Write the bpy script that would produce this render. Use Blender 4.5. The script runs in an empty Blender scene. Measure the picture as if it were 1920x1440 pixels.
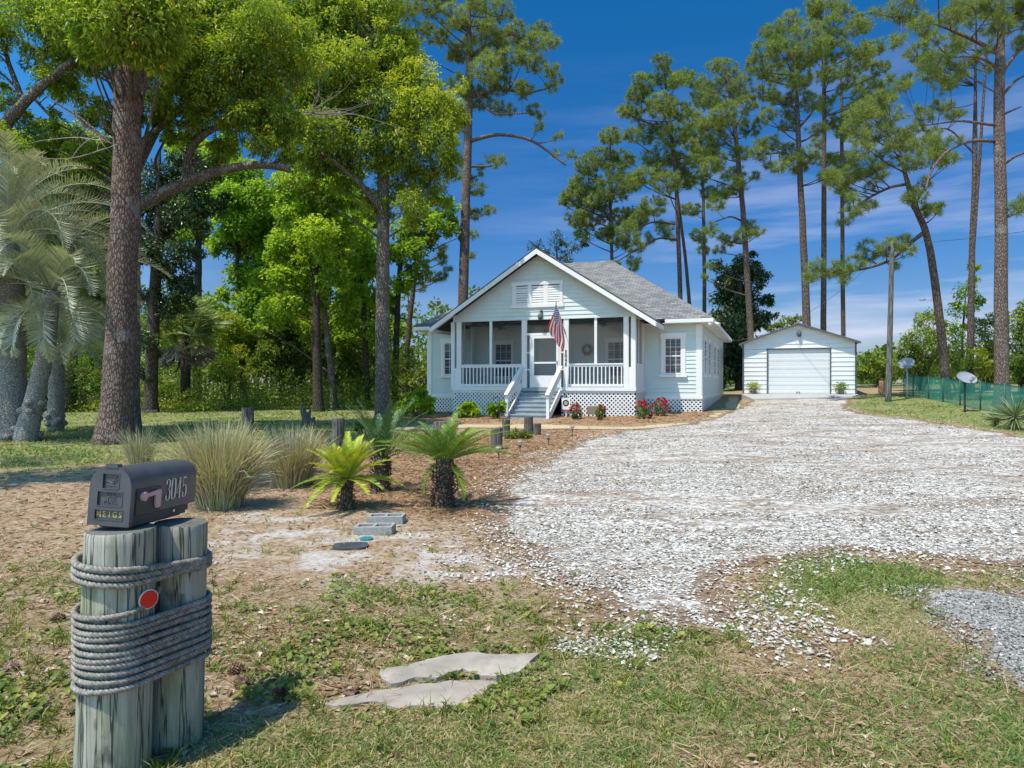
import bpy, math, random
import numpy as np
from mathutils import Vector, Matrix
from mathutils.geometry import delaunay_2d_cdt

sc = bpy.context.scene
COL = sc.collection
RS = np.random.RandomState(7)
rad = math.radians

# ------------------------------------------------------------------ camera
CAMZ, FOC = 1.5, 1330.0
cam = bpy.data.cameras.new('camera')
cam.sensor_width = 36.0
cam.lens = 36.0 * FOC / 1920.0
cam.clip_start, cam.clip_end = 0.1, 4000
camo = bpy.data.objects.new('camera', cam)
COL.objects.link(camo)
camo.location = (0, 0, CAMZ)
camo.rotation_euler = (rad(90), 0, 0)
sc.camera = camo

# ------------------------------------------------------------------ sun + sky
SUN_EL = 64.0
LX, LY = 0.70, 0.72                     # horizontal direction the light travels in
wd = bpy.data.worlds.new('World')
sc.world = wd
wd.use_nodes = True
wt = wd.node_tree
wt.nodes.clear()
w_out = wt.nodes.new('ShaderNodeOutputWorld')
w_bg = wt.nodes.new('ShaderNodeBackground')
w_sky = wt.nodes.new('ShaderNodeTexSky')
w_sky.sky_type = 'NISHITA'
w_sky.sun_disc = False
w_sky.sun_elevation = rad(SUN_EL)
w_sky.sun_rotation = math.atan2(-LX, -LY)
w_sky.altitude = 0
w_sky.air_density = 1.0
w_sky.dust_density = 0.3
w_sky.ozone_density = 4.0
w_bg.inputs['Strength'].default_value = 0.15
w_hs = wt.nodes.new('ShaderNodeHueSaturation')
w_hs.inputs['Saturation'].default_value = 1.4
w_hs.inputs['Value'].default_value = 0.88
wt.links.new(w_sky.outputs[0], w_hs.inputs['Color'])
# thin streaks of cirrus low in the sky, by direction
w_tc = wt.nodes.new('ShaderNodeTexCoord')
w_map = wt.nodes.new('ShaderNodeMapping')
w_map.inputs['Rotation'].default_value = (0, rad(-14), rad(12))
w_map.inputs['Scale'].default_value = (1.5, 1.5, 13.0)
w_no = wt.nodes.new('ShaderNodeTexNoise')
w_no.inputs['Scale'].default_value = 1.7
w_no.inputs['Detail'].default_value = 7
w_no.inputs['Roughness'].default_value = 0.55
w_cr = wt.nodes.new('ShaderNodeValToRGB')
w_cr.color_ramp.elements[0].position = 0.44
w_cr.color_ramp.elements[1].position = 0.68
w_sx = wt.nodes.new('ShaderNodeSeparateXYZ')
w_mr = wt.nodes.new('ShaderNodeMapRange')
w_mr.inputs[1].default_value = 0.42
w_mr.inputs[2].default_value = 0.05
w_mm = wt.nodes.new('ShaderNodeMath'); w_mm.operation = 'MULTIPLY'
w_m2 = wt.nodes.new('ShaderNodeMath'); w_m2.operation = 'MULTIPLY'
w_m2.inputs[1].default_value = 0.8
w_mix = wt.nodes.new('ShaderNodeMixRGB')
w_mix.inputs[2].default_value = (3.3, 3.4, 4.1, 1)
L = wt.links.new
w_gr = wt.nodes.new('ShaderNodeValToRGB')          # a deep clear blue that pales less towards the horizon
w_gr.color_ramp.elements[0].position = 0.0; w_gr.color_ramp.elements[0].color = (.50, .56, .72, 1)
w_gr.color_ramp.elements[1].position = 0.55; w_gr.color_ramp.elements[1].color = (1, 1, 1, 1)
w_ge = w_gr.color_ramp.elements.new(.2); w_ge.color = (.62, .72, .90, 1)
w_mu = wt.nodes.new('ShaderNodeMixRGB'); w_mu.blend_type = 'MULTIPLY'; w_mu.inputs[0].default_value = 1
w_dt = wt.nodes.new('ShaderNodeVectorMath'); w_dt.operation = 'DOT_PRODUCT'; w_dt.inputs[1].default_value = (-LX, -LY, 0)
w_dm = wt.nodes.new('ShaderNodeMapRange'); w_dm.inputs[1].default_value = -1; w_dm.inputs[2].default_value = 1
w_dr = wt.nodes.new('ShaderNodeValToRGB')          # sky tinted by direction: brighter, less blue sunward for added fill, deepest opposite
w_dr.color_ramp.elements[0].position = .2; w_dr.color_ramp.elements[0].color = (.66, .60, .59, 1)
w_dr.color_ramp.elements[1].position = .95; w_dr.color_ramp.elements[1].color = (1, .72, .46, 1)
w_mv = wt.nodes.new('ShaderNodeMixRGB'); w_mv.blend_type = 'MULTIPLY'; w_mv.inputs[0].default_value = 1
w_ms = wt.nodes.new('ShaderNodeMixRGB'); w_ms.blend_type = 'MULTIPLY'; w_ms.inputs[0].default_value = 1
w_d2 = wt.nodes.new('ShaderNodeMapRange'); w_d2.inputs[1].default_value = -.4; w_d2.inputs[2].default_value = 1; w_d2.inputs[3].default_value = 1; w_d2.inputs[4].default_value = 4.2  # sunward sky boosted, added fill that lifts the shade
w_rx = wt.nodes.new('ShaderNodeMapRange'); w_rx.inputs[1].default_value = -.05; w_rx.inputs[2].default_value = .35; w_rx.inputs[3].default_value = .12
w_m3 = wt.nodes.new('ShaderNodeMath'); w_m3.operation = 'MULTIPLY'
L(w_tc.outputs['Generated'], w_map.inputs[0]); L(w_map.outputs[0], w_no.inputs[0])
L(w_no.outputs[0], w_cr.inputs[0]); L(w_tc.outputs['Generated'], w_sx.inputs[0])
L(w_sx.outputs[2], w_mr.inputs[0]); L(w_cr.outputs[0], w_mm.inputs[0]); L(w_mr.outputs[0], w_mm.inputs[1])
L(w_sx.outputs[0], w_rx.inputs[0]); L(w_mm.outputs[0], w_m3.inputs[0]); L(w_rx.outputs[0], w_m3.inputs[1]); L(w_m3.outputs[0], w_m2.inputs[0]); L(w_m2.outputs[0], w_mix.inputs[0])
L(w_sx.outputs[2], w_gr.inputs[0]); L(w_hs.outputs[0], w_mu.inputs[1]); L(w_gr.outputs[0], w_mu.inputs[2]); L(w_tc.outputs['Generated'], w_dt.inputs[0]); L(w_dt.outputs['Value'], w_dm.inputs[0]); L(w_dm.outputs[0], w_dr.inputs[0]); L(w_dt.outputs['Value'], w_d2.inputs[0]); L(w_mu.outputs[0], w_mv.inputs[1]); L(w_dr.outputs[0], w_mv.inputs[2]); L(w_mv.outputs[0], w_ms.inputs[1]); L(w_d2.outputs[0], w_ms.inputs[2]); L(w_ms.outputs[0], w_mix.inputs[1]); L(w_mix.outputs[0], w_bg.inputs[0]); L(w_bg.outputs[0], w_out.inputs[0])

sun = bpy.data.lights.new('sun', 'SUN')
sun.energy = 3.5
sun.angle = rad(0.5)
sun.color = (1.0, 0.95, 0.85)
suno = bpy.data.objects.new('sun', sun)
COL.objects.link(suno)
_c = math.cos(rad(SUN_EL)) / math.hypot(LX, LY)
suno.rotation_euler = Vector((LX * _c, LY * _c, -math.sin(rad(SUN_EL)))).to_track_quat('-Z', 'Y').to_euler()
suno.location = (-20, -20, 40)

sc.view_settings.view_transform = 'Standard'
sc.view_settings.look = 'None'
sc.view_settings.exposure = 0.70
sc.view_settings.gamma = 1
sc.cycles.use_denoising = True
sc.cycles.max_bounces = 7
sc.cycles.transparent_max_bounces = 12
sc.cycles.sample_clamp_indirect = 6
sc.cycles.caustics_reflective = False
sc.cycles.caustics_refractive = False

# ------------------------------------------------------------------ terrain
def terr(x, y):
    x = np.asarray(x, float); y = np.asarray(y, float)
    s = np.interp(x, [-30, -5, 1, 4, 8, 11, 14, 17, 40], [.010, .012, .015, .019, .026, .029, .032, .041, .044])
    t = y - 14.0
    r = 0.5 * (t + np.sqrt(t * t + 6.0))
    r = np.minimum(r, 26 + 8 * (1 - np.exp(-np.maximum(r - 26, 0) / 8)))
    z = s * r
    amp = np.clip((y - 2) / 6, 0, 1)
    z = z + amp * (.018 * np.sin(x * .9 + 1.3) * np.sin(y * .7) + .012 * np.sin(x * 2.1 + y * 1.3))
    return z

def ground_point(px, py):
    """the point of the ground seen at a photo pixel"""
    ys = np.concatenate([np.arange(1.0, 12, .01), np.arange(12, 60, .04), np.arange(60, 300, .5)])
    xs = (px - 960) / FOC * ys
    zs = CAMZ + (720 - py) / FOC * ys
    k = np.argmax(zs <= terr(xs, ys))
    if zs[k] > terr(xs[k], ys[k]): k = len(ys) - 1
    return np.array([xs[k], ys[k], float(terr(xs[k], ys[k]))])

def at(px, py, d):
    return np.array([(px - 960) / FOC * d, d, CAMZ + (720 - py) / FOC * d])

def on_ground(x, y):
    return np.array([x, y, float(terr(x, y))])

# ------------------------------------------------------------------ object helpers
def tag(o, label=None, cat=None, group=None, kind=None):
    if label: o['label'] = label
    if cat: o['category'] = cat
    if group: o['group'] = group
    if kind: o['kind'] = kind
    return o

def thing(name, label, cat, loc=(0, 0, 0), rotz=0.0, group=None):
    o = bpy.data.objects.new(name, None)
    o.empty_display_size = .2
    COL.objects.link(o)
    o.location = tuple(float(c) for c in loc)
    o.rotation_euler = (0, 0, rotz)
    return tag(o, label, cat, group)

class MB:
    """collects shapes and links them as one mesh object"""
    def __init__(self):
        self.V = []; self.F = []; self.T = []; self.UV = []; self.n = 0; self.smooth = []; self.M = []
    def add(self, v, f, tint=0.5, smooth=False, mi=0, uv=None):
        v = np.asarray(v, float).reshape(-1, 3)
        f = np.asarray(f, np.int64)
        if f.ndim == 1: f = f.reshape(1, -1)
        self.V.append(v); self.F.append(f + self.n)
        t = np.asarray(tint, float)
        self.T.append(np.full(len(v), float(t)) if t.ndim == 0 else t.reshape(-1))
        self.UV.append(np.zeros((len(v), 2)) if uv is None else np.asarray(uv, float))
        self.smooth.append(np.full(len(f), smooth)); self.M.append(np.full(len(f), mi))
        self.n += len(v)
        return self
    def build(self, name, mat, parent=None, loc=None):
        me = bpy.data.meshes.new(name)
        V = np.concatenate(self.V)
        if loc is not None: V = V - np.asarray(loc, float)
        lv = np.concatenate([f.ravel() for f in self.F])
        tot = np.concatenate([np.full(len(f), f.shape[1]) for f in self.F])
        st = np.concatenate([[0], np.cumsum(tot)[:-1]])
        me.vertices.add(len(V)); me.vertices.foreach_set('co', V.ravel().astype(np.float32))
        me.loops.add(len(lv)); me.loops.foreach_set('vertex_index', lv.astype(np.int32))
        me.polygons.add(len(tot))
        me.polygons.foreach_set('loop_start', st.astype(np.int32))
        me.polygons.foreach_set('loop_total', tot.astype(np.int32))
        me.polygons.foreach_set('use_smooth', np.concatenate(self.smooth))
        me.polygons.foreach_set('material_index', np.concatenate(self.M).astype(np.int32))
        a = me.attributes.new('tint', 'FLOAT', 'POINT')
        a.data.foreach_set('value', np.concatenate(self.T).astype(np.float32))
        uv = np.concatenate(self.UV)
        if uv.any():
            l = me.uv_layers.new(name='UVMap')
            l.data.foreach_set('uv', uv[lv].ravel().astype(np.float32))
        me.update(calc_edges=True)
        for m in (mat if isinstance(mat, (list, tuple)) else [mat]): me.materials.append(m)
        o = bpy.data.objects.new(name, me)
        COL.objects.link(o)
        if loc is not None and parent is None: o.location = tuple(float(c) for c in loc)
        if parent is not None: o.parent = parent
        return o
    # shapes
    def box(self, a, b, tint=.5, mi=0):
        x0, y0, z0 = a; x1, y1, z1 = b
        v = [(x0, y0, z0), (x1, y0, z0), (x1, y1, z0), (x0, y1, z0), (x0, y0, z1), (x1, y0, z1), (x1, y1, z1), (x0, y1, z1)]
        return self.add(v, [(0, 3, 2, 1), (4, 5, 6, 7), (0, 1, 5, 4), (1, 2, 6, 5), (2, 3, 7, 6), (3, 0, 4, 7)], tint, mi=mi)
    def beam(self, p, q, w, h, up=(0, 0, 1), tint=.5, mi=0):
        """a rectangular bar from p to q, w across, h along up"""
        p = np.array(p, float); q = np.array(q, float)
        d = q - p; d /= np.linalg.norm(d)
        s = np.cross(d, np.array(up, float)); s /= np.linalg.norm(s)
        u = np.cross(s, d)
        s = s * w / 2; u = u * h / 2
        v = [p - s - u, p + s - u, p + s + u, p - s + u, q - s - u, q + s - u, q + s + u, q - s + u]
        return self.add(v, [(0, 1, 2, 3), (7, 6, 5, 4), (0, 4, 5, 1), (1, 5, 6, 2), (2, 6, 7, 3), (3, 7, 4, 0)], tint, mi=mi)
    def tube(self, pts, r, sides=8, cap=True, tint=.5, smooth=True, mi=0):
        P = np.asarray(pts, float); n = len(P)
        r = np.broadcast_to(np.asarray(r, float), (n,))
        T = np.gradient(P, axis=0); T /= np.linalg.norm(T, axis=1)[:, None] + 1e-12
        ref = np.array([0, 0, 1.0]) if abs(T[0][2]) < .9 else np.array([1.0, 0, 0])
        N = np.zeros_like(P)
        v = ref - T[0] * ref.dot(T[0]); v /= np.linalg.norm(v); N[0] = v
        for i in range(1, n):
            v = v - T[i] * v.dot(T[i]); v /= np.linalg.norm(v) + 1e-12; N[i] = v
        B = np.cross(T, N)
        a = np.linspace(0, 2 * np.pi, sides, endpoint=False)
        V = P[:, None, :] + r[:, None, None] * (np.cos(a)[None, :, None] * N[:, None, :] + np.sin(a)[None, :, None] * B[:, None, :])
        i = np.arange(n - 1)[:, None] * sides; j = np.arange(sides)[None, :]; j2 = (j + 1) % sides
        F = np.stack([i + j, i + j2, i + sides + j2, i + sides + j], -1).reshape(-1, 4)
        tt = np.asarray(tint, float)
        if tt.ndim == 1: tt = np.repeat(tt, sides)
        base = self.n
        self.add(V.reshape(-1, 3), F, tt, smooth, mi)
        if cap:
            for k, order in ((0, -1), (n - 1, 1)):
                self.F.append((np.arange(sides)[::order] + base + k * sides).reshape(1, -1))
                self.smooth.append(np.array([False])); self.M.append(np.array([mi]))
        return self
    def lathe(self, prof, c=(0, 0, 0), sides=24, tint=.5, smooth=True, mi=0, sx=1, sy=1):
        a = np.linspace(0, 2 * np.pi, sides, endpoint=False)
        pr = np.asarray(prof, float)
        V = np.stack([pr[:, 0][:, None] * np.cos(a) * sx + c[0], pr[:, 0][:, None] * np.sin(a) * sy + c[1],
                      np.repeat(pr[:, 1][:, None], sides, 1) + c[2]], -1)
        n = len(pr)
        i = np.arange(n - 1)[:, None] * sides; j = np.arange(sides)[None, :]; j2 = (j + 1) % sides
        F = np.stack([i + j, i + j2, i + sides + j2, i + sides + j], -1).reshape(-1, 4)
        base = self.n
        self.add(V.reshape(-1, 3), F, tint, smooth, mi)
        for k, order in ((0, -1), (n - 1, 1)):
            if pr[k, 0] > 1e-4:
                self.F.append((np.arange(sides)[::order] + base + k * sides).reshape(1, -1))
                self.smooth.append(np.array([False])); self.M.append(np.array([mi]))
        return self
    def prism(self, poly, axis_vec, tint=.5, mi=0):
        """poly: coplanar 3d points (ccw seen from -axis side), extruded by axis_vec"""
        P = np.asarray(poly, float); n = len(P); Q = P + np.asarray(axis_vec, float)
        base = self.n
        self.add(np.concatenate([P, Q]), [(i, (i + 1) % n, n + (i + 1) % n, n + i) for i in range(n)], tint, mi=mi)
        for ids in (np.arange(n)[::-1], np.arange(n) + n):
            self.F.append((ids + base).reshape(1, -1)); self.smooth.append(np.array([False])); self.M.append(np.array([mi]))
        return self

def copy_tree(o, parent=None):
    c = o.copy(); COL.objects.link(c)
    if parent is not None: c.parent = parent
    for ch in list(o.children): copy_tree(ch, c)
    return c

def unit(a):
    return a / (np.linalg.norm(a, axis=-1, keepdims=True) + 1e-9)

def rand_dirs(n, rs=None):
    return unit((rs or RS).normal(size=(n, 3)))

# leaf shapes ------------------------------------------------------
def leaves(mb, pos, axis, nrm, Ln, Wd, tint, fold=.25, droop=0.0):
    """rhombic leaves: base, two sides lifted by the fold, tip"""
    pos = np.asarray(pos, float); n = len(pos)
    axis = unit(axis); side = unit(np.cross(axis, nrm)); up = np.cross(side, axis)
    Ln = np.broadcast_to(Ln, (n,))[:, None]; Wd = np.broadcast_to(Wd, (n,))[:, None]
    mid = pos + axis * Ln * .45
    tip = pos + axis * Ln - np.array([0, 0, 1.0]) * Ln * droop
    V = np.stack([pos, mid + side * Wd * .5 + up * Wd * fold, tip, mid - side * Wd * .5 + up * Wd * fold], 1).reshape(-1, 3)
    b = np.arange(n)[:, None] * 4
    F = np.concatenate([b + np.array([[0, 1, 2]]), b + np.array([[0, 2, 3]])])
    mb.add(V, F, np.repeat(np.broadcast_to(tint, (n,)), 4))

def blades(mb, pos, dirv, Ln, Wd, tint, bend=.3, seg=1):
    """grass blades and needles: a thin triangle, or with seg=2 a bent one"""
    pos = np.asarray(pos, float); n = len(pos)
    d = unit(dirv); h = rand_dirs(n); s = unit(np.cross(d, h))
    Ln = np.broadcast_to(Ln, (n,))[:, None]; Wd = np.broadcast_to(Wd, (n,))[:, None]
    tint = np.broadcast_to(tint, (n,))
    if seg == 1:
        V = np.stack([pos - s * Wd / 2, pos + s * Wd / 2, pos + d * Ln], 1).reshape(-1, 3)
        mb.add(V, np.arange(3 * n).reshape(-1, 3), np.repeat(tint, 3))
    else:
        hz = d * np.array([1, 1, 0]) + h * .4 * np.array([1, 1, 0])
        m = pos + d * Ln * .55
        t = m + unit(d + unit(hz) * np.broadcast_to(bend, (n,))[:, None]) * Ln * .5
        V = np.stack([pos - s * Wd / 2, pos + s * Wd / 2, m - s * Wd * .38, m + s * Wd * .38, t], 1).reshape(-1, 3)
        b = np.arange(n)[:, None] * 5
        mb.add(V, b + np.array([[0, 1, 3, 2]]), np.repeat(tint, 5))
        mb.F.append(b + np.array([[2, 3, 4]]) + (mb.n - 5 * n)); mb.smooth.append(np.zeros(n, bool)); mb.M.append(np.zeros(n, int))

# ------------------------------------------------------------------ materials
def nodes_of(name):
    m = bpy.data.materials.new(name); m.use_nodes = True
    nt = m.node_tree
    return m, nt, nt.nodes['Principled BSDF'], nt.links.new

def ramp(nt, stops, interp='LINEAR'):
    r = nt.nodes.new('ShaderNodeValToRGB')
    e = r.color_ramp.elements
    r.color_ramp.interpolation = interp
    while len(e) < len(stops): e.new(.5)
    for k, (p, c) in enumerate(stops):
        e[k].position = p; e[k].color = (c[0], c[1], c[2], 1)
    return r

def noise_node(nt, vec, scale, detail=4, rough=.55):
    n = nt.nodes.new('ShaderNodeTexNoise')
    n.inputs['Scale'].default_value = scale; n.inputs['Detail'].default_value = detail; n.inputs['Roughness'].default_value = rough
    if vec is not None: nt.links.new(vec, n.inputs['Vector'])
    return n

def mapping(nt, out, scale=(1, 1, 1), rot=(0, 0, 0)):
    m = nt.nodes.new('ShaderNodeMapping')
    m.inputs['Scale'].default_value = scale; m.inputs['Rotation'].default_value = rot
    nt.links.new(out, m.inputs[0])
    return m.outputs[0]

def mix(nt, fac, a, b, mode='MIX'):
    m = nt.nodes.new('ShaderNodeMixRGB'); m.blend_type = mode
    for k, v in ((0, fac), (1, a), (2, b)):
        if isinstance(v, (int, float)): m.inputs[k].default_value = v
        elif isinstance(v, tuple): m.inputs[k].default_value = (v[0], v[1], v[2], 1)
        else: nt.links.new(v, m.inputs[k])
    return m.outputs[0]

def math_node(nt, op, a, b=None):
    m = nt.nodes.new('ShaderNodeMath'); m.operation = op
    for k, v in ((0, a), (1, b)):
        if v is None: continue
        if isinstance(v, (int, float)): m.inputs[k].default_value = v
        else: nt.links.new(v, m.inputs[k])
    return m.outputs[0]

def attr(nt, name):
    a = nt.nodes.new('ShaderNodeAttribute'); a.attribute_name = name
    return a

def bump(nt, h, bsdf, strength=.4, dist=.02):
    b = nt.nodes.new('ShaderNodeBump')
    b.inputs['Strength'].default_value = strength; b.inputs['Distance'].default_value = dist
    nt.links.new(h, b.inputs['Height']); nt.links.new(b.outputs[0], bsdf.inputs['Normal'])

def coord(nt, which='Object'):
    return nt.nodes.new('ShaderNodeTexCoord').outputs[which]

def plain(name, col, rough=.5, metal=0.0, var=.12, scale=3.0, spec=.4, dirt=None, bumpy=0):
    """paint, metal, plastic: one colour with slight wear"""
    m, nt, b, L = nodes_of(name)
    n = noise_node(nt, coord(nt), scale, 6, .6)
    lo = tuple(c * (1 - var) for c in col); hi = tuple(min(1, c * (1 + var)) for c in col)
    r = ramp(nt, [(.3, lo), (.7, hi)])
    L(n.outputs[0], r.inputs[0])
    out = r.outputs[0]
    if dirt:
        n2 = noise_node(nt, mapping(nt, coord(nt), (3, 3, .6)), 4, 8, .7)
        r2 = ramp(nt, [(.52, (0, 0, 0)), (.75, (1, 1, 1))])
        L(n2.outputs[0], r2.inputs[0])
        out = mix(nt, math_node(nt, 'MULTIPLY', r2.outputs[0], .6), out, dirt)
    L(out, b.inputs['Base Color'])
    b.inputs['Roughness'].default_value = rough; b.inputs['Metallic'].default_value = metal
    b.inputs['Specular IOR Level'].default_value = spec
    if bumpy: bump(nt, n.outputs[0], b, bumpy, .01)
    return m

def leaf_mat(name, stops, transl=.3, rough=.55, spec=.25, tcol=1.5):
    m, nt, b, L = nodes_of(name)
    r = ramp(nt, stops)
    L(attr(nt, 'tint').outputs['Fac'], r.inputs[0])
    L(r.outputs[0], b.inputs['Base Color'])
    b.inputs['Roughness'].default_value = rough; b.inputs['Specular IOR Level'].default_value = spec
    t = nt.nodes.new('ShaderNodeBsdfTranslucent')
    L(mix(nt, 1.0, r.outputs[0], (tcol * 1.0, tcol * .95, tcol * .45), 'MULTIPLY'), t.inputs[0])
    ms = nt.nodes.new('ShaderNodeMixShader'); ms.inputs[0].default_value = transl
    L(b.outputs[0], ms.inputs[1]); L(t.outputs[0], ms.inputs[2])
    L(ms.outputs[0], nt.nodes['Material Output'].inputs[0])
    return m

def bark_mat(name, lo, hi, scale=(9, 9, 1.6), lichen=None, strength=.9):
    m, nt, b, L = nodes_of(name)
    v = mapping(nt, coord(nt), scale)
    vo = nt.nodes.new('ShaderNodeTexVoronoi'); vo.feature = 'DISTANCE_TO_EDGE'
    vo.inputs['Scale'].default_value = 1.0
    nz = noise_node(nt, v, .8, 5)
    L(mix(nt, .35, v, nz.outputs['Color'], 'ADD'), vo.inputs['Vector'])
    n2 = noise_node(nt, v, 2.5, 8, .7)
    crack = ramp(nt, [(.0, (0, 0, 0)), (.22, (1, 1, 1))])
    L(vo.outputs['Distance'], crack.inputs[0])
    base = ramp(nt, [(.3, lo), (.72, hi)])
    L(n2.outputs[0], base.inputs[0])
    c = mix(nt, crack.outputs[0], tuple(k * .55 for k in lo), base.outputs[0])
    if lichen:
        n3 = noise_node(nt, coord(nt), 2.2, 6, .65)
        r3 = ramp(nt, [(.55, (0, 0, 0)), (.66, (1, 1, 1))]); L(n3.outputs[0], r3.inputs[0])
        c = mix(nt, math_node(nt, 'MULTIPLY', r3.outputs[0], .6), c, lichen)
    L(c, b.inputs['Base Color'])
    b.inputs['Roughness'].default_value = .9; b.inputs['Specular IOR Level'].default_value = .15
    h = mix(nt, .35, crack.outputs[0], n2.outputs[0])
    bump(nt, h, b, strength, .05)
    return m
# ------------------------------------------------------------------ noise and regions in plan
_T = np.random.RandomState(3).rand(256, 256)
def vnoise(x, y):
    x = np.asarray(x, float); y = np.asarray(y, float)
    xi = np.floor(x).astype(int); yi = np.floor(y).astype(int)
    fx = x - xi; fy = y - yi
    fx = fx * fx * (3 - 2 * fx); fy = fy * fy * (3 - 2 * fy)
    g = lambda a, b: _T[a % 256, b % 256]
    return (g(xi, yi) * (1 - fx) + g(xi + 1, yi) * fx) * (1 - fy) + (g(xi, yi + 1) * (1 - fx) + g(xi + 1, yi + 1) * fx) * fy

def fbm(x, y, oct=4):
    s = 0; a = .5
    for k in range(oct):
        s = s + a * vnoise(np.asarray(x) * 2 ** k + 17.3 * k, np.asarray(y) * 2 ** k + 5.1 * k); a *= .5
    return s / (1 - .5 ** oct)

def px_poly(pts):
    return np.array([ground_point(*p)[:2] for p in pts])

def sdf(poly, X, Y):
    """signed distance to a polygon in plan, positive inside"""
    X = np.asarray(X, float); Y = np.asarray(Y, float)
    d = np.full(X.shape, 1e9); ins = np.zeros(X.shape, bool)
    n = len(poly)
    for i in range(n):
        a = poly[i]; b = poly[(i + 1) % n]
        e = b - a; wx = X - a[0]; wy = Y - a[1]
        t = np.clip((wx * e[0] + wy * e[1]) / (e @ e + 1e-12), 0, 1)
        d = np.minimum(d, np.hypot(wx - e[0] * t, wy - e[1] * t))
        c = (a[1] <= Y) != (b[1] <= Y)
        with np.errstate(divide='ignore', invalid='ignore'):
            xi = a[0] + (Y - a[1]) / (b[1] - a[1]) * (b[0] - a[0])
        ins ^= c & (X < xi)
    return np.where(ins, d, -d)

DRIVE = px_poly([(935, 925), (985, 878), (1050, 845), (1115, 818), (1200, 806), (1300, 795), (1360, 775), (1390, 762), (1409, 747), (1595, 747), (1585, 766), (1620, 776), (1700, 786), (1800, 800), (1920, 820), (2150, 850),
                 (2300, 1080), (1920, 1068), (1780, 1052), (1600, 1040), (1440, 1045), (1392, 1075), (1362, 1130), (1330, 1172), (1230, 1180), (1120, 1168), (1085, 1110), (1010, 1065), (960, 1020), (925, 985), (915, 950)])
ROAD = px_poly([(1705, 1112), (1775, 1165), (1830, 1220), (1890, 1270), (1960, 1320), (2100, 1420), (2700, 1500), (2700, 1130), (2300, 1120), (1920, 1120), (1800, 1100)])
STRAW = px_poly([(560, 905), (640, 850), (740, 832), (880, 818), (960, 806), (1040, 803), (1130, 806), (1060, 838), (990, 872), (945, 905), (930, 935), (955, 960), (900, 985), (820, 965), (720, 950), (620, 955), (560, 940)])
BED = px_poly([(1030, 794), (1100, 797), (1200, 797), (1290, 790), (1335, 777), (1322, 768), (1200, 778), (1040, 780)])
BEDL = px_poly([(730, 795), (820, 796), (900, 794), (950, 792), (950, 776), (850, 772), (780, 776), (740, 782)])
PATH = px_poly([(690, 812), (780, 806), (880, 803), (1000, 805), (1130, 806), (1260, 801), (1340, 787), (1392, 764), (1390, 742), (1362, 744), (1352, 768), (1300, 790), (1200, 799), (1100, 799), (1000, 795), (900, 796), (780, 797)])
SLAB_UP = [(945, 800), (1080, 760), (1300, 715), (1450, 703), (1830, 703), (1790, 760), (1620, 822), (1500, 822), (1400, 788), (1335, 800), (1255, 838), (1130, 842), (1000, 868), (970, 838)]
SLAB_LO = [(610, 968), (760, 945), (900, 905), (1130, 862), (1260, 853), (1340, 830), (1480, 838), (1600, 835), (1560, 872), (1440, 958), (1330, 985), (1180, 980), (1030, 992), (920, 958), (800, 980), (680, 980)]
SLABS = [px_poly([(400 + a_ / 3, 1000 + b_ / 3) for a_, b_ in s_]) for s_ in (SLAB_UP, SLAB_LO)]
def off_slabs(x, y):
    return np.where(np.maximum(sdf(SLABS[0], x, y), sdf(SLABS[1], x, y)) > -.012, 0.0, 1.0)
SAND = px_poly([(380, 955), (480, 935), (620, 965), (760, 985), (900, 985), (960, 1030), (1030, 1090), (900, 1105), (720, 1100), (560, 1090), (400, 1055)])
TURF = px_poly([(330, 1480), (420, 1380), (560, 1340), (700, 1345), (900, 1330), (1020, 1300), (1100, 1225), (1200, 1195), (1360, 1180), (1400, 1090), (1480, 1055), (1600, 1050), (1760, 1085), (1920, 1085), (1920, 1118), (1800, 1098), (1702, 1110), (1770, 1168), (1890, 1280), (1960, 1340), (2200, 1500), (1500, 1580), (330, 1580)])
WEED = px_poly([(-100, 1075), (200, 1040), (420, 1070), (560, 1095), (800, 1105), (1000, 1110), (1120, 1175), (1300, 1190), (1120, 1215), (1000, 1245), (700, 1290), (420, 1330), (300, 1420), (-100, 1450)])
RLAWN = px_poly([(1596, 756), (1588, 764), (1625, 774), (1700, 784), (1800, 797), (1920, 816), (2200, 845), (2300, 760), (1800, 735), (1640, 738), (1606, 744)])
LAWN = np.array([(-40, 13.0), (-8.5, 12.2), (-4.6, 14.0), (-2.8, 17.0), (-1.8, 22.0), (-4.2, 27.5), (-6.5, 33), (-9, 40), (-40, 42)])

def masks(x, y):
    n = (fbm(x * 1.1, y * 1.1) - .5); n2 = fbm(x * 3.7 + 9, y * 3.7) - .5
    f = lambda P, w, k=1.0: np.clip(sdf(P, x, y) / w + .5 + k * (n * 2.2 + n2 * 1.2), 0, 1)
    turf = f(TURF, .6) * np.clip(1.25 - 2.3 * np.clip(fbm(x * .8 + 40, y * .8) - .42, 0, 1) * 2, 0, 1)
    lawn = np.maximum(f(LAWN, 1.5), f(RLAWN, .7, .4))
    lawn = np.maximum(lawn, np.clip((y - 43) / 4, 0, 1))
    straw = np.maximum.reduce([f(STRAW, .6), f(BED, .3, .3), f(BEDL, .3, .3)])
    return turf, lawn, straw, f(SAND, .7), f(WEED, .8)

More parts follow.
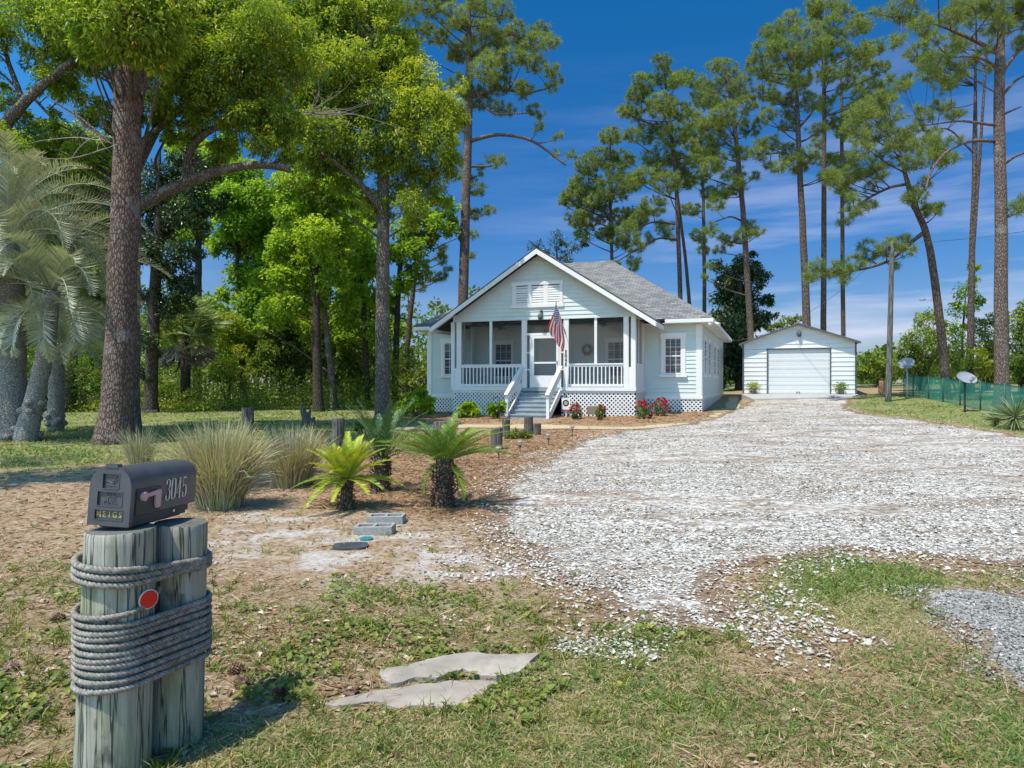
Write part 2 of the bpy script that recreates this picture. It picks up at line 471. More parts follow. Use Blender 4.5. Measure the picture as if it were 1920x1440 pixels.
# ------------------------------------------------------------------ the ground sheet
gx = [0.0]
while gx[-1] < 900: gx.append(gx[-1] + max(.11, .045 * max(0, gx[-1] - 9)))
gx = np.array(gx); gx = np.concatenate([-gx[:0:-1], gx])
gy = [-900.0, -400, -150, -60, -25, -10, -4, -1.0]
while gy[-1] < 1600: gy.append(gy[-1] + max(.09, .02 * gy[-1], .06 * (gy[-1] - 40)))
gy = np.array(gy)
GX, GY = np.meshgrid(gx, gy)
x, y = GX.ravel(), GY.ravel()
xs_ = np.clip(x, -60, 60); ys_ = np.clip(y, -5, 120)
z = terr(xs_, ys_)
nx, ny = len(gx), len(gy)
i = np.arange(ny - 1)[:, None] * nx; j = np.arange(nx - 1)[None, :]
F = np.stack([i + j, i + j + 1, i + nx + j + 1, i + nx + j], -1).reshape(-1, 4)
mb = MB(); mb.add(np.stack([x, y, z], 1), F, 0.5, smooth=True)

def ground_mat():
    m, nt, b, Lk = nodes_of('ground_soil')
    co = coord(nt)
    n1 = noise_node(nt, co, 2.2, 6, .62); n2 = noise_node(nt, co, 17, 8, .7); n3 = noise_node(nt, co, 70, 4, .7)
    fleck = nt.nodes.new('ShaderNodeTexVoronoi'); fleck.inputs['Scale'].default_value = 26
    Lk(mix(nt, .08, co, n2.outputs['Color'], 'ADD'), fleck.inputs['Vector'])
    sep = nt.nodes.new('ShaderNodeSeparateColor'); Lk(fleck.outputs['Color'], sep.inputs[0])
    litter = ramp(nt, [(.25, (.12, .075, .045)), (.45, (.29, .19, .11)), (.6, (.40, .30, .20)), (.78, (.50, .41, .31))])
    Lk(n2.outputs[0], litter.inputs[0])
    leafc = ramp(nt, [(0, (.16, .09, .045)), (.4, (.30, .19, .10)), (.75, (.42, .30, .18)), (1, (.5, .42, .33))])
    Lk(sep.outputs[0], leafc.inputs[0])
    pick = ramp(nt, [(.62, (0, 0, 0)), (.66, (1, 1, 1))]); Lk(sep.outputs[1], pick.inputs[0])
    base = mix(nt, math_node(nt, 'MULTIPLY', pick.outputs[0], .75), litter.outputs[0], leafc.outputs[0])
    sandc = ramp(nt, [(.35, (.36, .30, .24)), (.6, (.56, .51, .46)), (.8, (.66, .63, .59))]); Lk(n2.outputs[0], sandc.inputs[0])
    sf = math_node(nt, 'MULTIPLY', attr(nt, 'm_sand').outputs['Fac'], ramp_val(nt, n1.outputs[0], .44, .6))
    base = mix(nt, sf, base, sandc.outputs[0])
    strawc = ramp(nt, [(.3, (.13, .07, .035)), (.5, (.31, .185, .10)), (.68, (.43, .285, .165)), (.85, (.52, .39, .25))]); Lk(n2.outputs[0], strawc.inputs[0])
    base = mix(nt, attr(nt, 'm_straw').outputs['Fac'], base, strawc.outputs[0])
    weedc = ramp(nt, [(.35, (.07, .09, .02)), (.6, (.17, .20, .05)), (.8, (.27, .26, .10))]); Lk(n2.outputs[0], weedc.inputs[0])
    wf = math_node(nt, 'MULTIPLY', attr(nt, 'm_weed').outputs['Fac'], ramp_val(nt, n1.outputs[0], .42, .62))
    base = mix(nt, math_node(nt, 'MULTIPLY', wf, .55), base, weedc.outputs[0])
    turfc = ramp(nt, [(.3, (.07, .095, .025)), (.5, (.17, .20, .06)), (.66, (.28, .26, .11)), (.82, (.44, .36, .20))]); Lk(n2.outputs[0], turfc.inputs[0])
    base = mix(nt, math_node(nt, 'MULTIPLY', attr(nt, 'm_turf').outputs['Fac'], .85), base, turfc.outputs[0])
    lawnc = ramp(nt, [(.28, (.07, .10, .025)), (.5, (.16, .20, .055)), (.68, (.25, .27, .09)), (.85, (.36, .32, .15))]); Lk(n2.outputs[0], lawnc.inputs[0])
    lf = math_node(nt, 'MULTIPLY', attr(nt, 'm_lawn').outputs['Fac'], ramp_val(nt, n1.outputs[0], .36, .5))
    base = mix(nt, lf, base, lawnc.outputs[0])
    Lk(base, b.inputs['Base Color'])
    b.inputs['Roughness'].default_value = .95; b.inputs['Specular IOR Level'].default_value = .1
    bump(nt, mix(nt, .5, n2.outputs[0], n3.outputs[0]), b, .9, .03)
    return m

def ramp_val(nt, v, a, c):
    r = ramp(nt, [(a, (0, 0, 0)), (c, (1, 1, 1))]); nt.links.new(v, r.inputs[0]); return r.outputs[0]

ground = mb.build('ground', ground_mat())
tag(ground, kind='structure')
for nm, arr in zip(('m_turf', 'm_lawn', 'm_straw', 'm_sand', 'm_weed'), masks(xs_, ys_)):
    a = ground.data.attributes.new(nm, 'FLOAT', 'POINT'); a.data.foreach_set('value', arr.astype(np.float32))

# ------------------------------------------------------------------ sheets laid on the ground
def sheet(name, poly, dz, mat, amp=.12, step=.05, fade=.45):
    """a ragged-edged sheet that follows the terrain"""
    pts = []
    n = len(poly)
    for k in range(n):
        a = poly[k]; b = poly[(k + 1) % n]
        l = np.hypot(*(b - a)); c = (a + b) / 2
        st = max(step, step * .12 * np.hypot(*c))
        m_ = max(1, int(l / st))
        for q in range(m_): pts.append(a + (b - a) * q / m_)
    P = np.array(pts)
    P = P + np.stack([fbm(P[:, 0] * 2.3, P[:, 1] * 2.3, 5) - .5, fbm(P[:, 0] * 2.3 + 50, P[:, 1] * 2.3, 5) - .5], 1) * amp * 4
    lo, hi = P.min(0), P.max(0)
    X, Y = np.meshgrid(np.arange(lo[0], hi[0], .45), np.arange(lo[1], hi[1], .45))
    X = X.ravel(); Y = Y.ravel()
    k = sdf(P, X, Y) > .15
    st2 = max(.11, fade / 4)
    X2, Y2 = np.meshgrid(np.arange(lo[0], min(hi[0], 16), st2), np.arange(lo[1], min(hi[1], 16), st2)); X2 = X2.ravel(); Y2 = Y2.ravel()
    d2 = sdf(poly, X2, Y2); X2, Y2 = X2[np.abs(d2) < .8], Y2[np.abs(d2) < .8]
    d2 = sdf(P, X2, Y2); k2 = (d2 > .04) & (d2 < .6)
    X = np.concatenate([X[k], X2[k2]]); Y = np.concatenate([Y[k], Y2[k2]]); k = np.ones(len(X), bool)
    allp = np.concatenate([P, np.stack([X[k], Y[k]], 1)])
    m_ = len(P)
    r = delaunay_2d_cdt([Vector(p) for p in allp], [(q, (q + 1) % m_) for q in range(m_)], [], 1, 1e-5)
    V = np.array([tuple(v) for v in r[0]]); tris = np.array([f for f in r[2] if len(f) == 3])
    mb = MB(); mb.add(np.stack([V[:, 0], V[:, 1], terr(V[:, 0], V[:, 1]) + dz], 1), tris, np.clip(sdf(P, V[:, 0], V[:, 1]) / fade, 0, 1), smooth=True)
    o = mb.build(name, mat)
    # faces upward
    me = o.data
    if sum(p.normal.z for p in me.polygons) < 0: me.flip_normals()
    return tag(o, kind='structure')

def shell_mat():
    m, nt, b, Lk = nodes_of('crushed_shell')
    co = coord(nt)
    nz = noise_node(nt, co, 9, 5, .6)
    vo = nt.nodes.new('ShaderNodeTexVoronoi'); vo.inputs['Scale'].default_value = 17
    Lk(mix(nt, .1, co, nz.outputs['Color'], 'ADD'), vo.inputs['Vector'])
    sep = nt.nodes.new('ShaderNodeSeparateColor'); Lk(vo.outputs['Color'], sep.inputs[0])
    c = ramp(nt, [(0, (.19, .155, .12)), (.25, (.37, .33, .28)), (.6, (.55, .51, .455)), (1, (.68, .645, .59))]); Lk(sep.outputs[0], c.inputs[0])
    streak = noise_node(nt, mapping(nt, co, (.35, .9, 1)), 1.6, 9, .72)
    n2 = noise_node(nt, co, 30, 6, .7)
    dirt = ramp(nt, [(.3, (.12, .075, .045)), (.7, (.32, .22, .14))]); Lk(n2.outputs[0], dirt.inputs[0])
    f = ramp_val(nt, streak.outputs[0], .465, .60)
    gap = ramp(nt, [(.0, (0, 0, 0)), (.55, (0, 0, 0)), (.75, (1, 1, 1))]); Lk(vo.outputs['Distance'], gap.inputs[0])
    col = mix(nt, math_node(nt, 'MULTIPLY', gap.outputs[0], .42), c.outputs[0], (.15, .115, .08))
    col = mix(nt, math_node(nt, 'MULTIPLY', f, .75), col, dirt.outputs[0])
    col = mix(nt, edge_fac(nt, co), col, dirt.outputs[0])
    Lk(col, b.inputs['Base Color']); b.inputs['Roughness'].default_value = .8
    b.inputs['Specular IOR Level'].default_value = .2
    bump(nt, mix(nt, .5, vo.outputs['Distance'], n2.outputs[0]), b, .8, .03)
    return m

def edge_fac(nt, co):
    """1 where soil shows through near the ragged edge of a sheet"""
    e = noise_node(nt, co, 2.6, 8, .75)
    v = math_node(nt, 'SUBTRACT', math_node(nt, 'ADD', e.outputs[0], .12), attr(nt, 'tint').outputs['Fac'])
    return ramp_val(nt, v, .12, .26)

def gravel_mat(name, stops, scale, rough_n=30):
    m, nt, b, Lk = nodes_of(name)
    co = coord(nt)
    vo = nt.nodes.new('ShaderNodeTexVoronoi'); vo.inputs['Scale'].default_value = scale
    Lk(co, vo.inputs['Vector'])
    sep = nt.nodes.new('ShaderNodeSeparateColor'); Lk(vo.outputs['Color'], sep.inputs[0])
    n1 = noise_node(nt, co, 1.7, 8, .7)
    c = ramp(nt, stops); Lk(mix(nt, .45, sep.outputs[0], n1.outputs[0]), c.inputs[0])
    n4 = noise_node(nt, co, 25, 7, .75)
    soil = ramp(nt, [(.3, (.15, .10, .055)), (.7, (.34, .25, .14))]); Lk(n4.outputs[0], soil.inputs[0])
    Lk(mix(nt, edge_fac(nt, co), c.outputs[0], soil.outputs[0]), b.inputs['Base Color']); b.inputs['Roughness'].default_value = .9
    b.inputs['Specular IOR Level'].default_value = .2
    bump(nt, vo.outputs['Distance'], b, .6, .015)
    return m

driveway = sheet('driveway', DRIVE, .007, shell_mat(), .16)
road = sheet('road', ROAD, .010, gravel_mat('worn_asphalt', [(.15, (.15, .14, .125)), (.5, (.28, .265, .24)), (.72, (.38, .36, .33)), (.95, (.56, .53, .48))], 55), .10, fade=.10)
path = sheet('path', PATH, .010, gravel_mat('pea_gravel', [(.2, (.34, .23, .12)), (.5, (.50, .38, .23)), (.8, (.62, .50, .34))], 40), .06, fade=.3)

# ------------------------------------------------------------------ ground cover (nobody could count it)
def polar_points(n, r0, r1, a0=-46, a1=46, rs=None):
    rs = rs or RS
    r = np.exp(rs.uniform(np.log(r0), np.log(r1), n)); a = np.radians(rs.uniform(a0, a1, n))
    return r * np.sin(a), r * np.cos(a), r

HOUSE_POLY = None
def cover(name, mb, mat):
    return tag(mb.build(name, mat), kind='stuff')

grass_m = leaf_mat('grass_blade', [(0, (.50, .38, .21)), (.3, (.40, .33, .15)), (.5, (.25, .27, .085)), (.75, (.16, .24, .05)), (1, (.11, .21, .04))], .3)
# turf in front
X, Y, Rr = polar_points(330000, 2.3, 11)
tu, la, st, sa, we = masks(X, Y)
dr = sdf(DRIVE, X, Y); rd = sdf(ROAD, X, Y)
p = np.maximum(np.maximum(np.maximum(tu, .45 * (sdf(TURF, X, Y) > 0)), .17 * we), .03) * np.where(dr > .15, .015, 1) * np.where(rd > .08, .02, 1) * (1 - .85 * st) * off_slabs(X, Y)
k = RS.rand(len(X)) < p
X, Y, Rr, tu, we = X[k], Y[k], Rr[k], tu[k], we[k]
green = fbm(X * 1.3 + 30, Y * 1.3, 4)
gw = np.clip((green - .45) * 5 + .35, 0, 1)
ti = np.clip(np.where(RS.rand(len(X)) < .2 + .65 * gw, RS.uniform(.48, 1, len(X)), RS.uniform(0, .35, len(X))), 0, 1)
d = rand_dirs(len(X)); d[:, 2] = np.abs(d[:, 2]) * .7 + .25
mb = MB()
blades(mb, np.stack([X, Y, terr(X, Y) - .002], 1), d, RS.uniform(.016, .042, len(X)) * (1 + .06 * Rr) * (.7 + .6 * gw), .0032 * (1 + .28 * Rr), ti, .9, seg=2)
cover('turf_grass', mb, grass_m)
# mown lawn, left and right
X, Y, Rr = polar_points(170000, 11, 44)
tu, la, st, sa, we = masks(X, Y)
k = (RS.rand(len(X)) < la * np.clip((fbm(X * .7, Y * .7) - .3) * 4, .15, 1)) & (sdf(DRIVE, X, Y) < -.1) & (sdf(PATH, X, Y) < -.05)
X, Y, Rr = X[k], Y[k], Rr[k]
d = rand_dirs(len(X)); d[:, 2] = np.abs(d[:, 2]) * .6 + .35
mb = MB()
blades(mb, np.stack([X, Y, terr(X, Y)], 1), d, RS.uniform(.04, .09, len(X)), .0035 * Rr ** .8, np.clip(fbm(X, Y) * 1.1 + RS.normal(0, .22, len(X)), 0, 1), .6)
cover('lawn_grass', mb, grass_m)

# oyster shells
def shell_geo(mb, P, S, tint, tilt=.24):
    n = len(P)
    a = np.linspace(0, 2 * np.pi, 7)[:-1][None, :] + RS.uniform(0, 6.28, (n, 1))
    rr = RS.uniform(.55, 1.1, (n, 6)); el = RS.uniform(.5, 1, n)[:, None]
    nr = unit(np.stack([RS.normal(0, tilt, n), RS.normal(0, tilt, n), np.ones(n)], 1))
    t1 = unit(np.cross(nr, rand_dirs(n))); t2 = np.cross(nr, t1)
    cup = RS.choice([-1, 1], n)[:, None] * RS.uniform(.12, .4, (n, 1))
    rim = P[:, None] + (np.cos(a) * rr)[..., None] * t1[:, None] * S[:, None, None] + (np.sin(a) * rr * el)[..., None] * t2[:, None] * S[:, None, None]
    ctr = P + nr * S[:, None] * cup
    lift = np.maximum(0, (P[:, 2][:, None] - rim[..., 2]).max(1))
    V = np.concatenate([ctr[:, None], rim], 1); V[..., 2] += lift[:, None] * .8
    b = np.arange(n)[:, None] * 7
    F = np.concatenate([b + np.array([[0, 1 + q, 1 + (q + 1) % 6]]) for q in range(6)])
    mb.add(V.reshape(-1, 3), F, np.repeat(tint, 7))
m_, nt_, b_, L_ = nodes_of('oyster_shell')
r_ = ramp(nt_, [(0, (.18, .145, .11)), (.28, (.40, .355, .295)), (.6, (.60, .555, .485)), (1, (.74, .70, .635))]); L_(attr(nt_, 'tint').outputs['Fac'], r_.inputs[0])
n_ = noise_node(nt_, coord(nt_), 60, 4, .7)
L_(mix(nt_, .35, r_.outputs[0], mix(nt_, 1, r_.outputs[0], n_.outputs[0], 'MULTIPLY')), b_.inputs['Base Color'])
b_.inputs['Roughness'].default_value = .6; b_.inputs['Specular IOR Level'].default_value = .3
shell_m = m_
X, Y, Rr = polar_points(300000, 3.0, 36)
dr = sdf(DRIVE, X, Y)
streak = fbm(X * .5 + 3, Y * 1.3 + 8, 5)
edge = np.clip(dr / 1.1 + .55 + 1.6 * (fbm(X * 2, Y * 2) - .5), 0, 1)
k = RS.rand(len(X)) < edge * np.clip(1.0 - (streak - .50) * np.where(Rr < 7.5, 3.0, 9.0) - np.where(Rr < 7.5, 0, .10) * np.clip((X - 3) / 6, 0, 1), .08, 1)
X, Y, Rr = X[k], Y[k], Rr[k]
S = RS.uniform(.008, .026, len(X)) * (.72 + .026 * Rr) * np.where(RS.rand(len(X)) < .06, 1.5, 1)
mb = MB(); shell_geo(mb, np.stack([X, Y, terr(X, Y) + .011], 1), S, np.clip(RS.beta(2.2, 1.5, len(X)), 0, 1))
cover('oyster_shells', mb, shell_m)

X, Y, Rr = polar_points(90000, 4.2, 14, 20, 50)
k = RS.rand(len(X)) < np.clip(sdf(ROAD, X, Y) / .5 + .42 + 1.5 * (fbm(X * 2.4 + 5, Y * 2.4) - .5), 0, .8)
X, Y, Rr = X[k], Y[k], Rr[k]
m_, nt_, b_, L_ = nodes_of('road_grit')
r_ = ramp(nt_, [(0, (.13, .12, .105)), (.5, (.31, .29, .26)), (1, (.58, .55, .50))]); L_(attr(nt_, 'tint').outputs['Fac'], r_.inputs[0]); L_(r_.outputs[0], b_.inputs['Base Color']); b_.inputs['Roughness'].default_value = .85
mb = MB(); shell_geo(mb, np.stack([X, Y, terr(X, Y) + .012], 1), RS.uniform(.005, .014, len(X)) * (.8 + .03 * Rr), RS.beta(1.5, 2.2, len(X)), .5)
cover('loose_gravel', mb, m_)

# fallen leaves and pine needles
litter_m = leaf_mat('dead_leaf', [(0, (.11, .055, .03)), (.3, (.25, .14, .07)), (.6, (.40, .27, .16)), (.85, (.52, .41, .30)), (1, (.62, .55, .46))], .1)
X, Y, Rr = polar_points(42000, 2.4, 18)
tu, la, st, sa, we = masks(X, Y)
k = RS.rand(len(X)) < (.9 - .88 * np.clip(tu + (sdf(TURF, X, Y) > 0) * .75, 0, 1)) * np.where(sdf(DRIVE, X, Y) > .2, .10, 1) * np.where(sdf(ROAD, X, Y) > .1, .04, 1) * (1 - .55 * sa) * np.clip((fbm(X * 1.7, Y * 1.7) - .3) * 3, .1, 1) * off_slabs(X, Y)
X, Y, Rr = X[k], Y[k], Rr[k]; n = len(X)
ax = rand_dirs(n); ax[:, 2] *= .25
mb = MB(); sz = RS.uniform(.018, .06, n) * (1 + .03 * Rr)
leaves(mb, np.stack([X, Y, terr(X, Y) + .008], 1), ax, np.array([0, 0, 1.0]) + rand_dirs(n) * .35, sz, sz * RS.uniform(.35, .6, n), RS.beta(2, 2, n), .25)
cover('fallen_leaves', mb, litter_m)
X, Y, Rr = polar_points(110000, 2.4, 32)
tu, la, st, sa, we = masks(X, Y)
bedm = np.maximum(sdf(BED, X, Y), sdf(BEDL, X, Y)) > -.05
k = RS.rand(len(X)) < np.clip(.25 + st + bedm - .3 * tu - .2 * la - .3 * sa, .03, 1) * np.where(sdf(DRIVE, X, Y) > .1, .08, 1) * np.where(sdf(ROAD, X, Y) > .05, .04, 1) * np.where(sdf(PATH, X, Y) > .1, .1, 1)
X, Y, Rr, st = X[k], Y[k], Rr[k], st[k]; n = len(X)
d = rand_dirs(n); d[:, 2] = np.abs(d[:, 2]) * .18
mb = MB()
blades(mb, np.stack([X, Y, terr(X, Y) + .006], 1), d, RS.uniform(.06, .2, n), .003 * (1 + .3 * Rr), np.clip(RS.uniform(.1, .8, n) - .15 * st, 0, 1), .5)
straw_m = leaf_mat('pine_straw', [(0, (.13, .065, .035)), (.5, (.36, .215, .115)), (1, (.54, .42, .28))], .05)
cover('pine_straw', mb, straw_m)

# round-leaved creeping weeds
weed_m = leaf_mat('weed_leaf', [(0, (.05, .085, .014)), (.4, (.12, .17, .025)), (.75, (.24, .26, .045)), (1, (.42, .35, .07))], .3, .5, .3)
X, Y, Rr = polar_points(60000, 2.4, 8.5)
tu, la, st, sa, we = masks(X, Y)
k = RS.rand(len(X)) < .95 * we * np.clip((fbm(X * 2.6 + 70, Y * 2.6, 5) - .47) * 5, 0.03, 1) * np.where(sdf(ROAD, X, Y) > -.1, 0, 1) * off_slabs(X, Y)
X, Y, Rr = X[k], Y[k], Rr[k]; n = len(X)
mb = MB()
a = np.linspace(0, 2 * np.pi, 8)[:-1]
nr = unit(np.array([0, -.15, 1.0]) + rand_dirs(n) * .55); t1 = unit(np.cross(nr, rand_dirs(n))); t2 = np.cross(nr, t1)
S = RS.uniform(.007, .018, n) * np.where(RS.rand(n) < .15, 1.6, 1)
C0 = np.stack([X, Y, terr(X, Y) + RS.uniform(.008, .04, n)], 1)
rim = C0[:, None] + S[:, None, None] * (np.cos(a)[None, :, None] * t1[:, None] + np.sin(a)[None, :, None] * t2[:, None]) * RS.uniform(.8, 1.1, (n, 7, 1))
V = np.concatenate([(C0 - nr * S[:, None] * .25)[:, None], rim], 1).reshape(-1, 3)
b = np.arange(n)[:, None] * 8
mb.add(V, np.concatenate([b + np.array([[0, 1 + q, 1 + (q + 1) % 7]]) for q in range(7)]), np.repeat(np.clip(RS.beta(2, 2.2, n), 0, 1), 8))
# tufts of coarser weed grass among them
X, Y, Rr = polar_points(2600, 2.5, 12)
tu, la, st, sa, we = masks(X, Y)
k = RS.rand(len(X)) < np.clip(we * .8 + .25 * tu + .05, 0, 1) * np.where(sdf(DRIVE, X, Y) > .3, .1, 1) * np.where(sdf(ROAD, X, Y) > -.05, 0, 1) * off_slabs(X, Y)
X, Y = X[k], Y[k]
n = len(X) * 16
X = np.repeat(X, 16) + RS.normal(0, .02, n); Y = np.repeat(Y, 16) + RS.normal(0, .02, n)
d = rand_dirs(n); d[:, 2] = np.abs(d[:, 2]) + .35
blades(mb, np.stack([X, Y, terr(X, Y)], 1), d, RS.uniform(.04, .11, n), .006, RS.uniform(.15, .95, n), .8, seg=2)
cover('creeping_weeds', mb, weed_m)
# ------------------------------------------------------------------ the house
HA = rad(20)
HO = np.array([7.6, 28.5])
UU = np.array([math.cos(HA), -math.sin(HA)]); VV = np.array([math.sin(HA), math.cos(HA)])
def hw(u, v, z=0.0):
    """house coordinates (u along the front, v depth) to the world"""
    p = HO + u * UU + v * VV
    return np.array([p[0], p[1], z])
def hu(px, v):
    """u of the point of the plane v that stands at a photo column"""
    r = (px - 960) / FOC
    b = HO + v * VV
    return float((b[1] * r - b[0]) / (UU[0] - UU[1] * r))

M_siding = plain('painted_siding', (.56, .605, .565), .55, var=.05, scale=2.0, dirt=(.50, .56, .55))
M_white = plain('white_paint', (.72, .70, .672), .45, var=.04, dirt=(.66, .66, .65))
M_step = plain('blue_grey_deck_paint', (.27, .305, .325), .6, var=.14, dirt=(.38, .41, .42))
M_deck = plain('porch_deck_paint', (.26, .30, .31), .6)
M_dark = plain('dark_metal', (.035, .033, .032), .45)
M_ceil = plain('porch_ceiling_paint', (.62, .66, .66), .6)
M_crawl_shade = plain('crawl_space_shade', (.05, .05, .05), .9)  # near-black colour stands in for the shade under the house

def glass_mat(name, tint=(.02, .03, .04), rough=.10):
    m, nt, b, Lk = nodes_of(name)
    n = noise_node(nt, coord(nt), 2.0, 3)
    r = ramp(nt, [(.35, tuple(c * .6 for c in tint)), (.7, tuple(c * 1.6 for c in tint))]); Lk(n.outputs[0], r.inputs[0])
    Lk(r.outputs[0], b.inputs['Base Color'])
    b.inputs['Roughness'].default_value = rough; b.inputs['Specular IOR Level'].default_value = .22
    bump(nt, n.outputs[0], b, .05, .02)
    return m
M_glass = glass_mat('window_glass', (.03, .045, .07))

def screen_mat():
    m, nt, b, Lk = nodes_of('insect_screen')
    b.inputs['Base Color'].default_value = (.05, .052, .055, 1); b.inputs['Roughness'].default_value = .8
    t = nt.nodes.new('ShaderNodeBsdfTransparent')
    ms = nt.nodes.new('ShaderNodeMixShader'); ms.inputs[0].default_value = .37
    Lk(t.outputs[0], ms.inputs[1]); Lk(b.outputs[0], ms.inputs[2]); Lk(ms.outputs[0], nt.nodes['Material Output'].inputs[0])
    return m
M_screen = screen_mat()

def shingle_mat():
    m, nt, b, Lk = nodes_of('asphalt_shingles')
    uv = nt.nodes.new('ShaderNodeUVMap').outputs[0]
    br = nt.nodes.new('ShaderNodeTexBrick')
    br.offset = .5; br.inputs['Scale'].default_value = 1.0
    br.inputs['Brick Width'].default_value = .30; br.inputs['Row Height'].default_value = .14
    br.inputs['Mortar Size'].default_value = .012; br.inputs['Mortar Smooth'].default_value = .3
    br.inputs['Color1'].default_value = (.145, .142, .138, 1); br.inputs['Color2'].default_value = (.26, .255, .245, 1)
    br.inputs['Mortar'].default_value = (.07, .07, .075, 1)
    Lk(uv, br.inputs[0])
    n = noise_node(nt, mapping(nt, uv, (.7, .35, 1)), 2.0, 8, .7)
    n2 = noise_node(nt, uv, 60, 3, .8)
    c = mix(nt, .5, br.outputs[0], mix(nt, 1.0, br.outputs[0], ramp_c(nt, n2.outputs[0], (.5, .5, .5), (1.35, 1.33, 1.3)), 'MULTIPLY'))
    stain = ramp_val(nt, n.outputs[0], .56, .72)
    c = mix(nt, math_node(nt, 'MULTIPLY', stain, .5), c, (.15, .115, .085))
    Lk(c, b.inputs['Base Color']); b.inputs['Roughness'].default_value = .92; b.inputs['Specular IOR Level'].default_value = .15
    bump(nt, mix(nt, .3, br.outputs['Fac'], n2.outputs[0]), b, -.5, .02)
    return m
def ramp_c(nt, v, a, c):
    r = ramp(nt, [(.25, a), (.75, c)]); nt.links.new(v, r.inputs[0]); return r.outputs[0]
M_shingle = shingle_mat()

house = thing('cottage', 'white wooden cottage with a screened front porch, grey shingle roof and lattice skirting', 'house', (HO[0], HO[1], 0), -HA)
FLOOR, SILL, EAVE = 1.34, 1.0, 3.95
PV, PU0, PU1, MU0 = -2.1, -9.965, -2.265, -12.2
DEPTH = 13.4
PC = (PU0 + PU1) / 2
HEAD = 4.10
gz = lambda u, v: float(terr(*hw(u, v)[:2]))

def lap_row(mb, a, b, z0, z1, out, w0=0.030, w1=.004, a2=None, b2=None):
    """one lapped board between the plan points a and b; out is the outward normal; a2,b2 the top ends"""
    a = np.array(a, float); b = np.array(b, float); o = np.array(out, float)
    a2 = a if a2 is None else np.array(a2, float); b2 = b if b2 is None else np.array(b2, float)
    p = [(*(a + o * w0), z0), (*(b + o * w0), z0), (*(b2 + o * w1), z1), (*(a2 + o * w1), z1), (*a, z0), (*b, z0)]
    f = [(0, 1, 2, 3), (4, 5, 1, 0)]
    mb.add(p, f)

def lap_wall(mb, a, b, z0, z1, out, exp=.165):
    n = max(1, round((z1 - z0) / exp)); h = (z1 - z0) / n
    for k in range(n): lap_row(mb, a, b, z0 + k * h, z0 + (k + 1) * h, out)

# walls
mb = MB()
lap_wall(mb, (MU0, 0), (PU0 - .0, 0), SILL, EAVE, (0, -1)); lap_wall(mb, (PU1, 0), (0, 0), SILL, EAVE, (0, -1))
lap_wall(mb, (PU0, 0), (PU1, 0), FLOOR, HEAD + .2, (0, -1))
lap_wall(mb, (0, 0), (0, DEPTH), SILL, EAVE, (1, 0))
lap_wall(mb, (MU0, DEPTH), (MU0, 0), SILL, EAVE, (-1, 0)); lap_wall(mb, (0, DEPTH), (MU0, DEPTH), SILL, EAVE, (0, 1))
mb.build('wall', M_siding, house)
mb = MB()                                                     # gable face over the porch
APEX, SL = 6.93, .643
for k in range(17):
    z0 = HEAD + k * .165; z1 = z0 + .165
    h0 = min(3.85, (APEX - .16 - z0) / SL); h1 = min(3.85, (APEX - .16 - z1) / SL)
    if h1 <= 0: h1 = 0.0
    if h0 > .05: lap_row(mb, (PC - h0, PV), (PC + h0, PV), z0, min(z1, APEX - .2), (0, -1), a2=(PC - h1, PV), b2=(PC + h1, PV))
mb.build('gable_wall', M_siding, house)
mb = MB(); mb.box((PU0, PV, HEAD - .0), (PU1, PV + .14, HEAD + .3)); mb.box((PU0, PV + .142, HEAD), (PU0 + .14, -.03, HEAD + .3)); mb.box((PU1 - .14, PV + .142, HEAD), (PU1, -.03, HEAD + .3))
mb.build('porch_beam', M_siding, house)

# roof
def slope(mb, pts, th=.10, uvdir=None):
    """a roof plane with thickness; the uv runs along the eave (pts[0]->pts[1]) and up the slope"""
    P = np.array(pts, float); e = unit(P[1] - P[0]); n = unit(np.cross(P[1] - P[0], P[-1] - P[0]))
    if n[2] < 0: n = -n
    up = np.cross(n, e)
    uv = np.stack([(P - P[0]) @ e, (P - P[0]) @ up], 1)
    k = len(P); Q = P - n * th
    f = list(range(k)) if np.cross(P[1] - P[0], P[2] - P[0]) @ n > 0 else list(range(k))[::-1]
    mb.add(P, [f], uv=uv + .01)
    mb.add(Q, [f[::-1]], uv=uv * 0 + .001)
    mb.add(np.concatenate([P, Q]), [(i, k + i, k + (i + 1) % k, (i + 1) % k) for i in range(k)], uv=np.concatenate([uv, uv]) * 0 + .001)
EZ = EAVE + .17
R0, R1, RV, RZ = -4.62, -7.58, 4.62, 7.50
c = [(MU0 - .5, -.5, EZ), (.5, -.5, EZ), (.5, DEPTH + .5, EZ), (MU0 - .5, DEPTH + .5, EZ)]
r1, r0 = (R1, RV, RZ), (R0, RV, RZ)
mb = MB()
slope(mb, [c[0], c[1], r0, r1]); slope(mb, [c[1], c[2], r0]); slope(mb, [c[2], c[3], r1, r0]); slope(mb, [c[3], c[0], r1])
mb.build('roof', M_shingle, house)
mb = MB()
VZ = (APEX - EZ) / .682 - .5
for s in (-1, 1):
    slope(mb, [(PC + s * 4.72, PV - .5, APEX - 4.72 * SL), (PC + s * 4.72, -.45, APEX - 4.72 * SL), (PC, VZ, APEX), (PC, PV - .5, APEX)], .09)
mb.build('gable_roof', M_shingle, house)
mb = MB()                                                     # rake boards, eave fascia, soffits
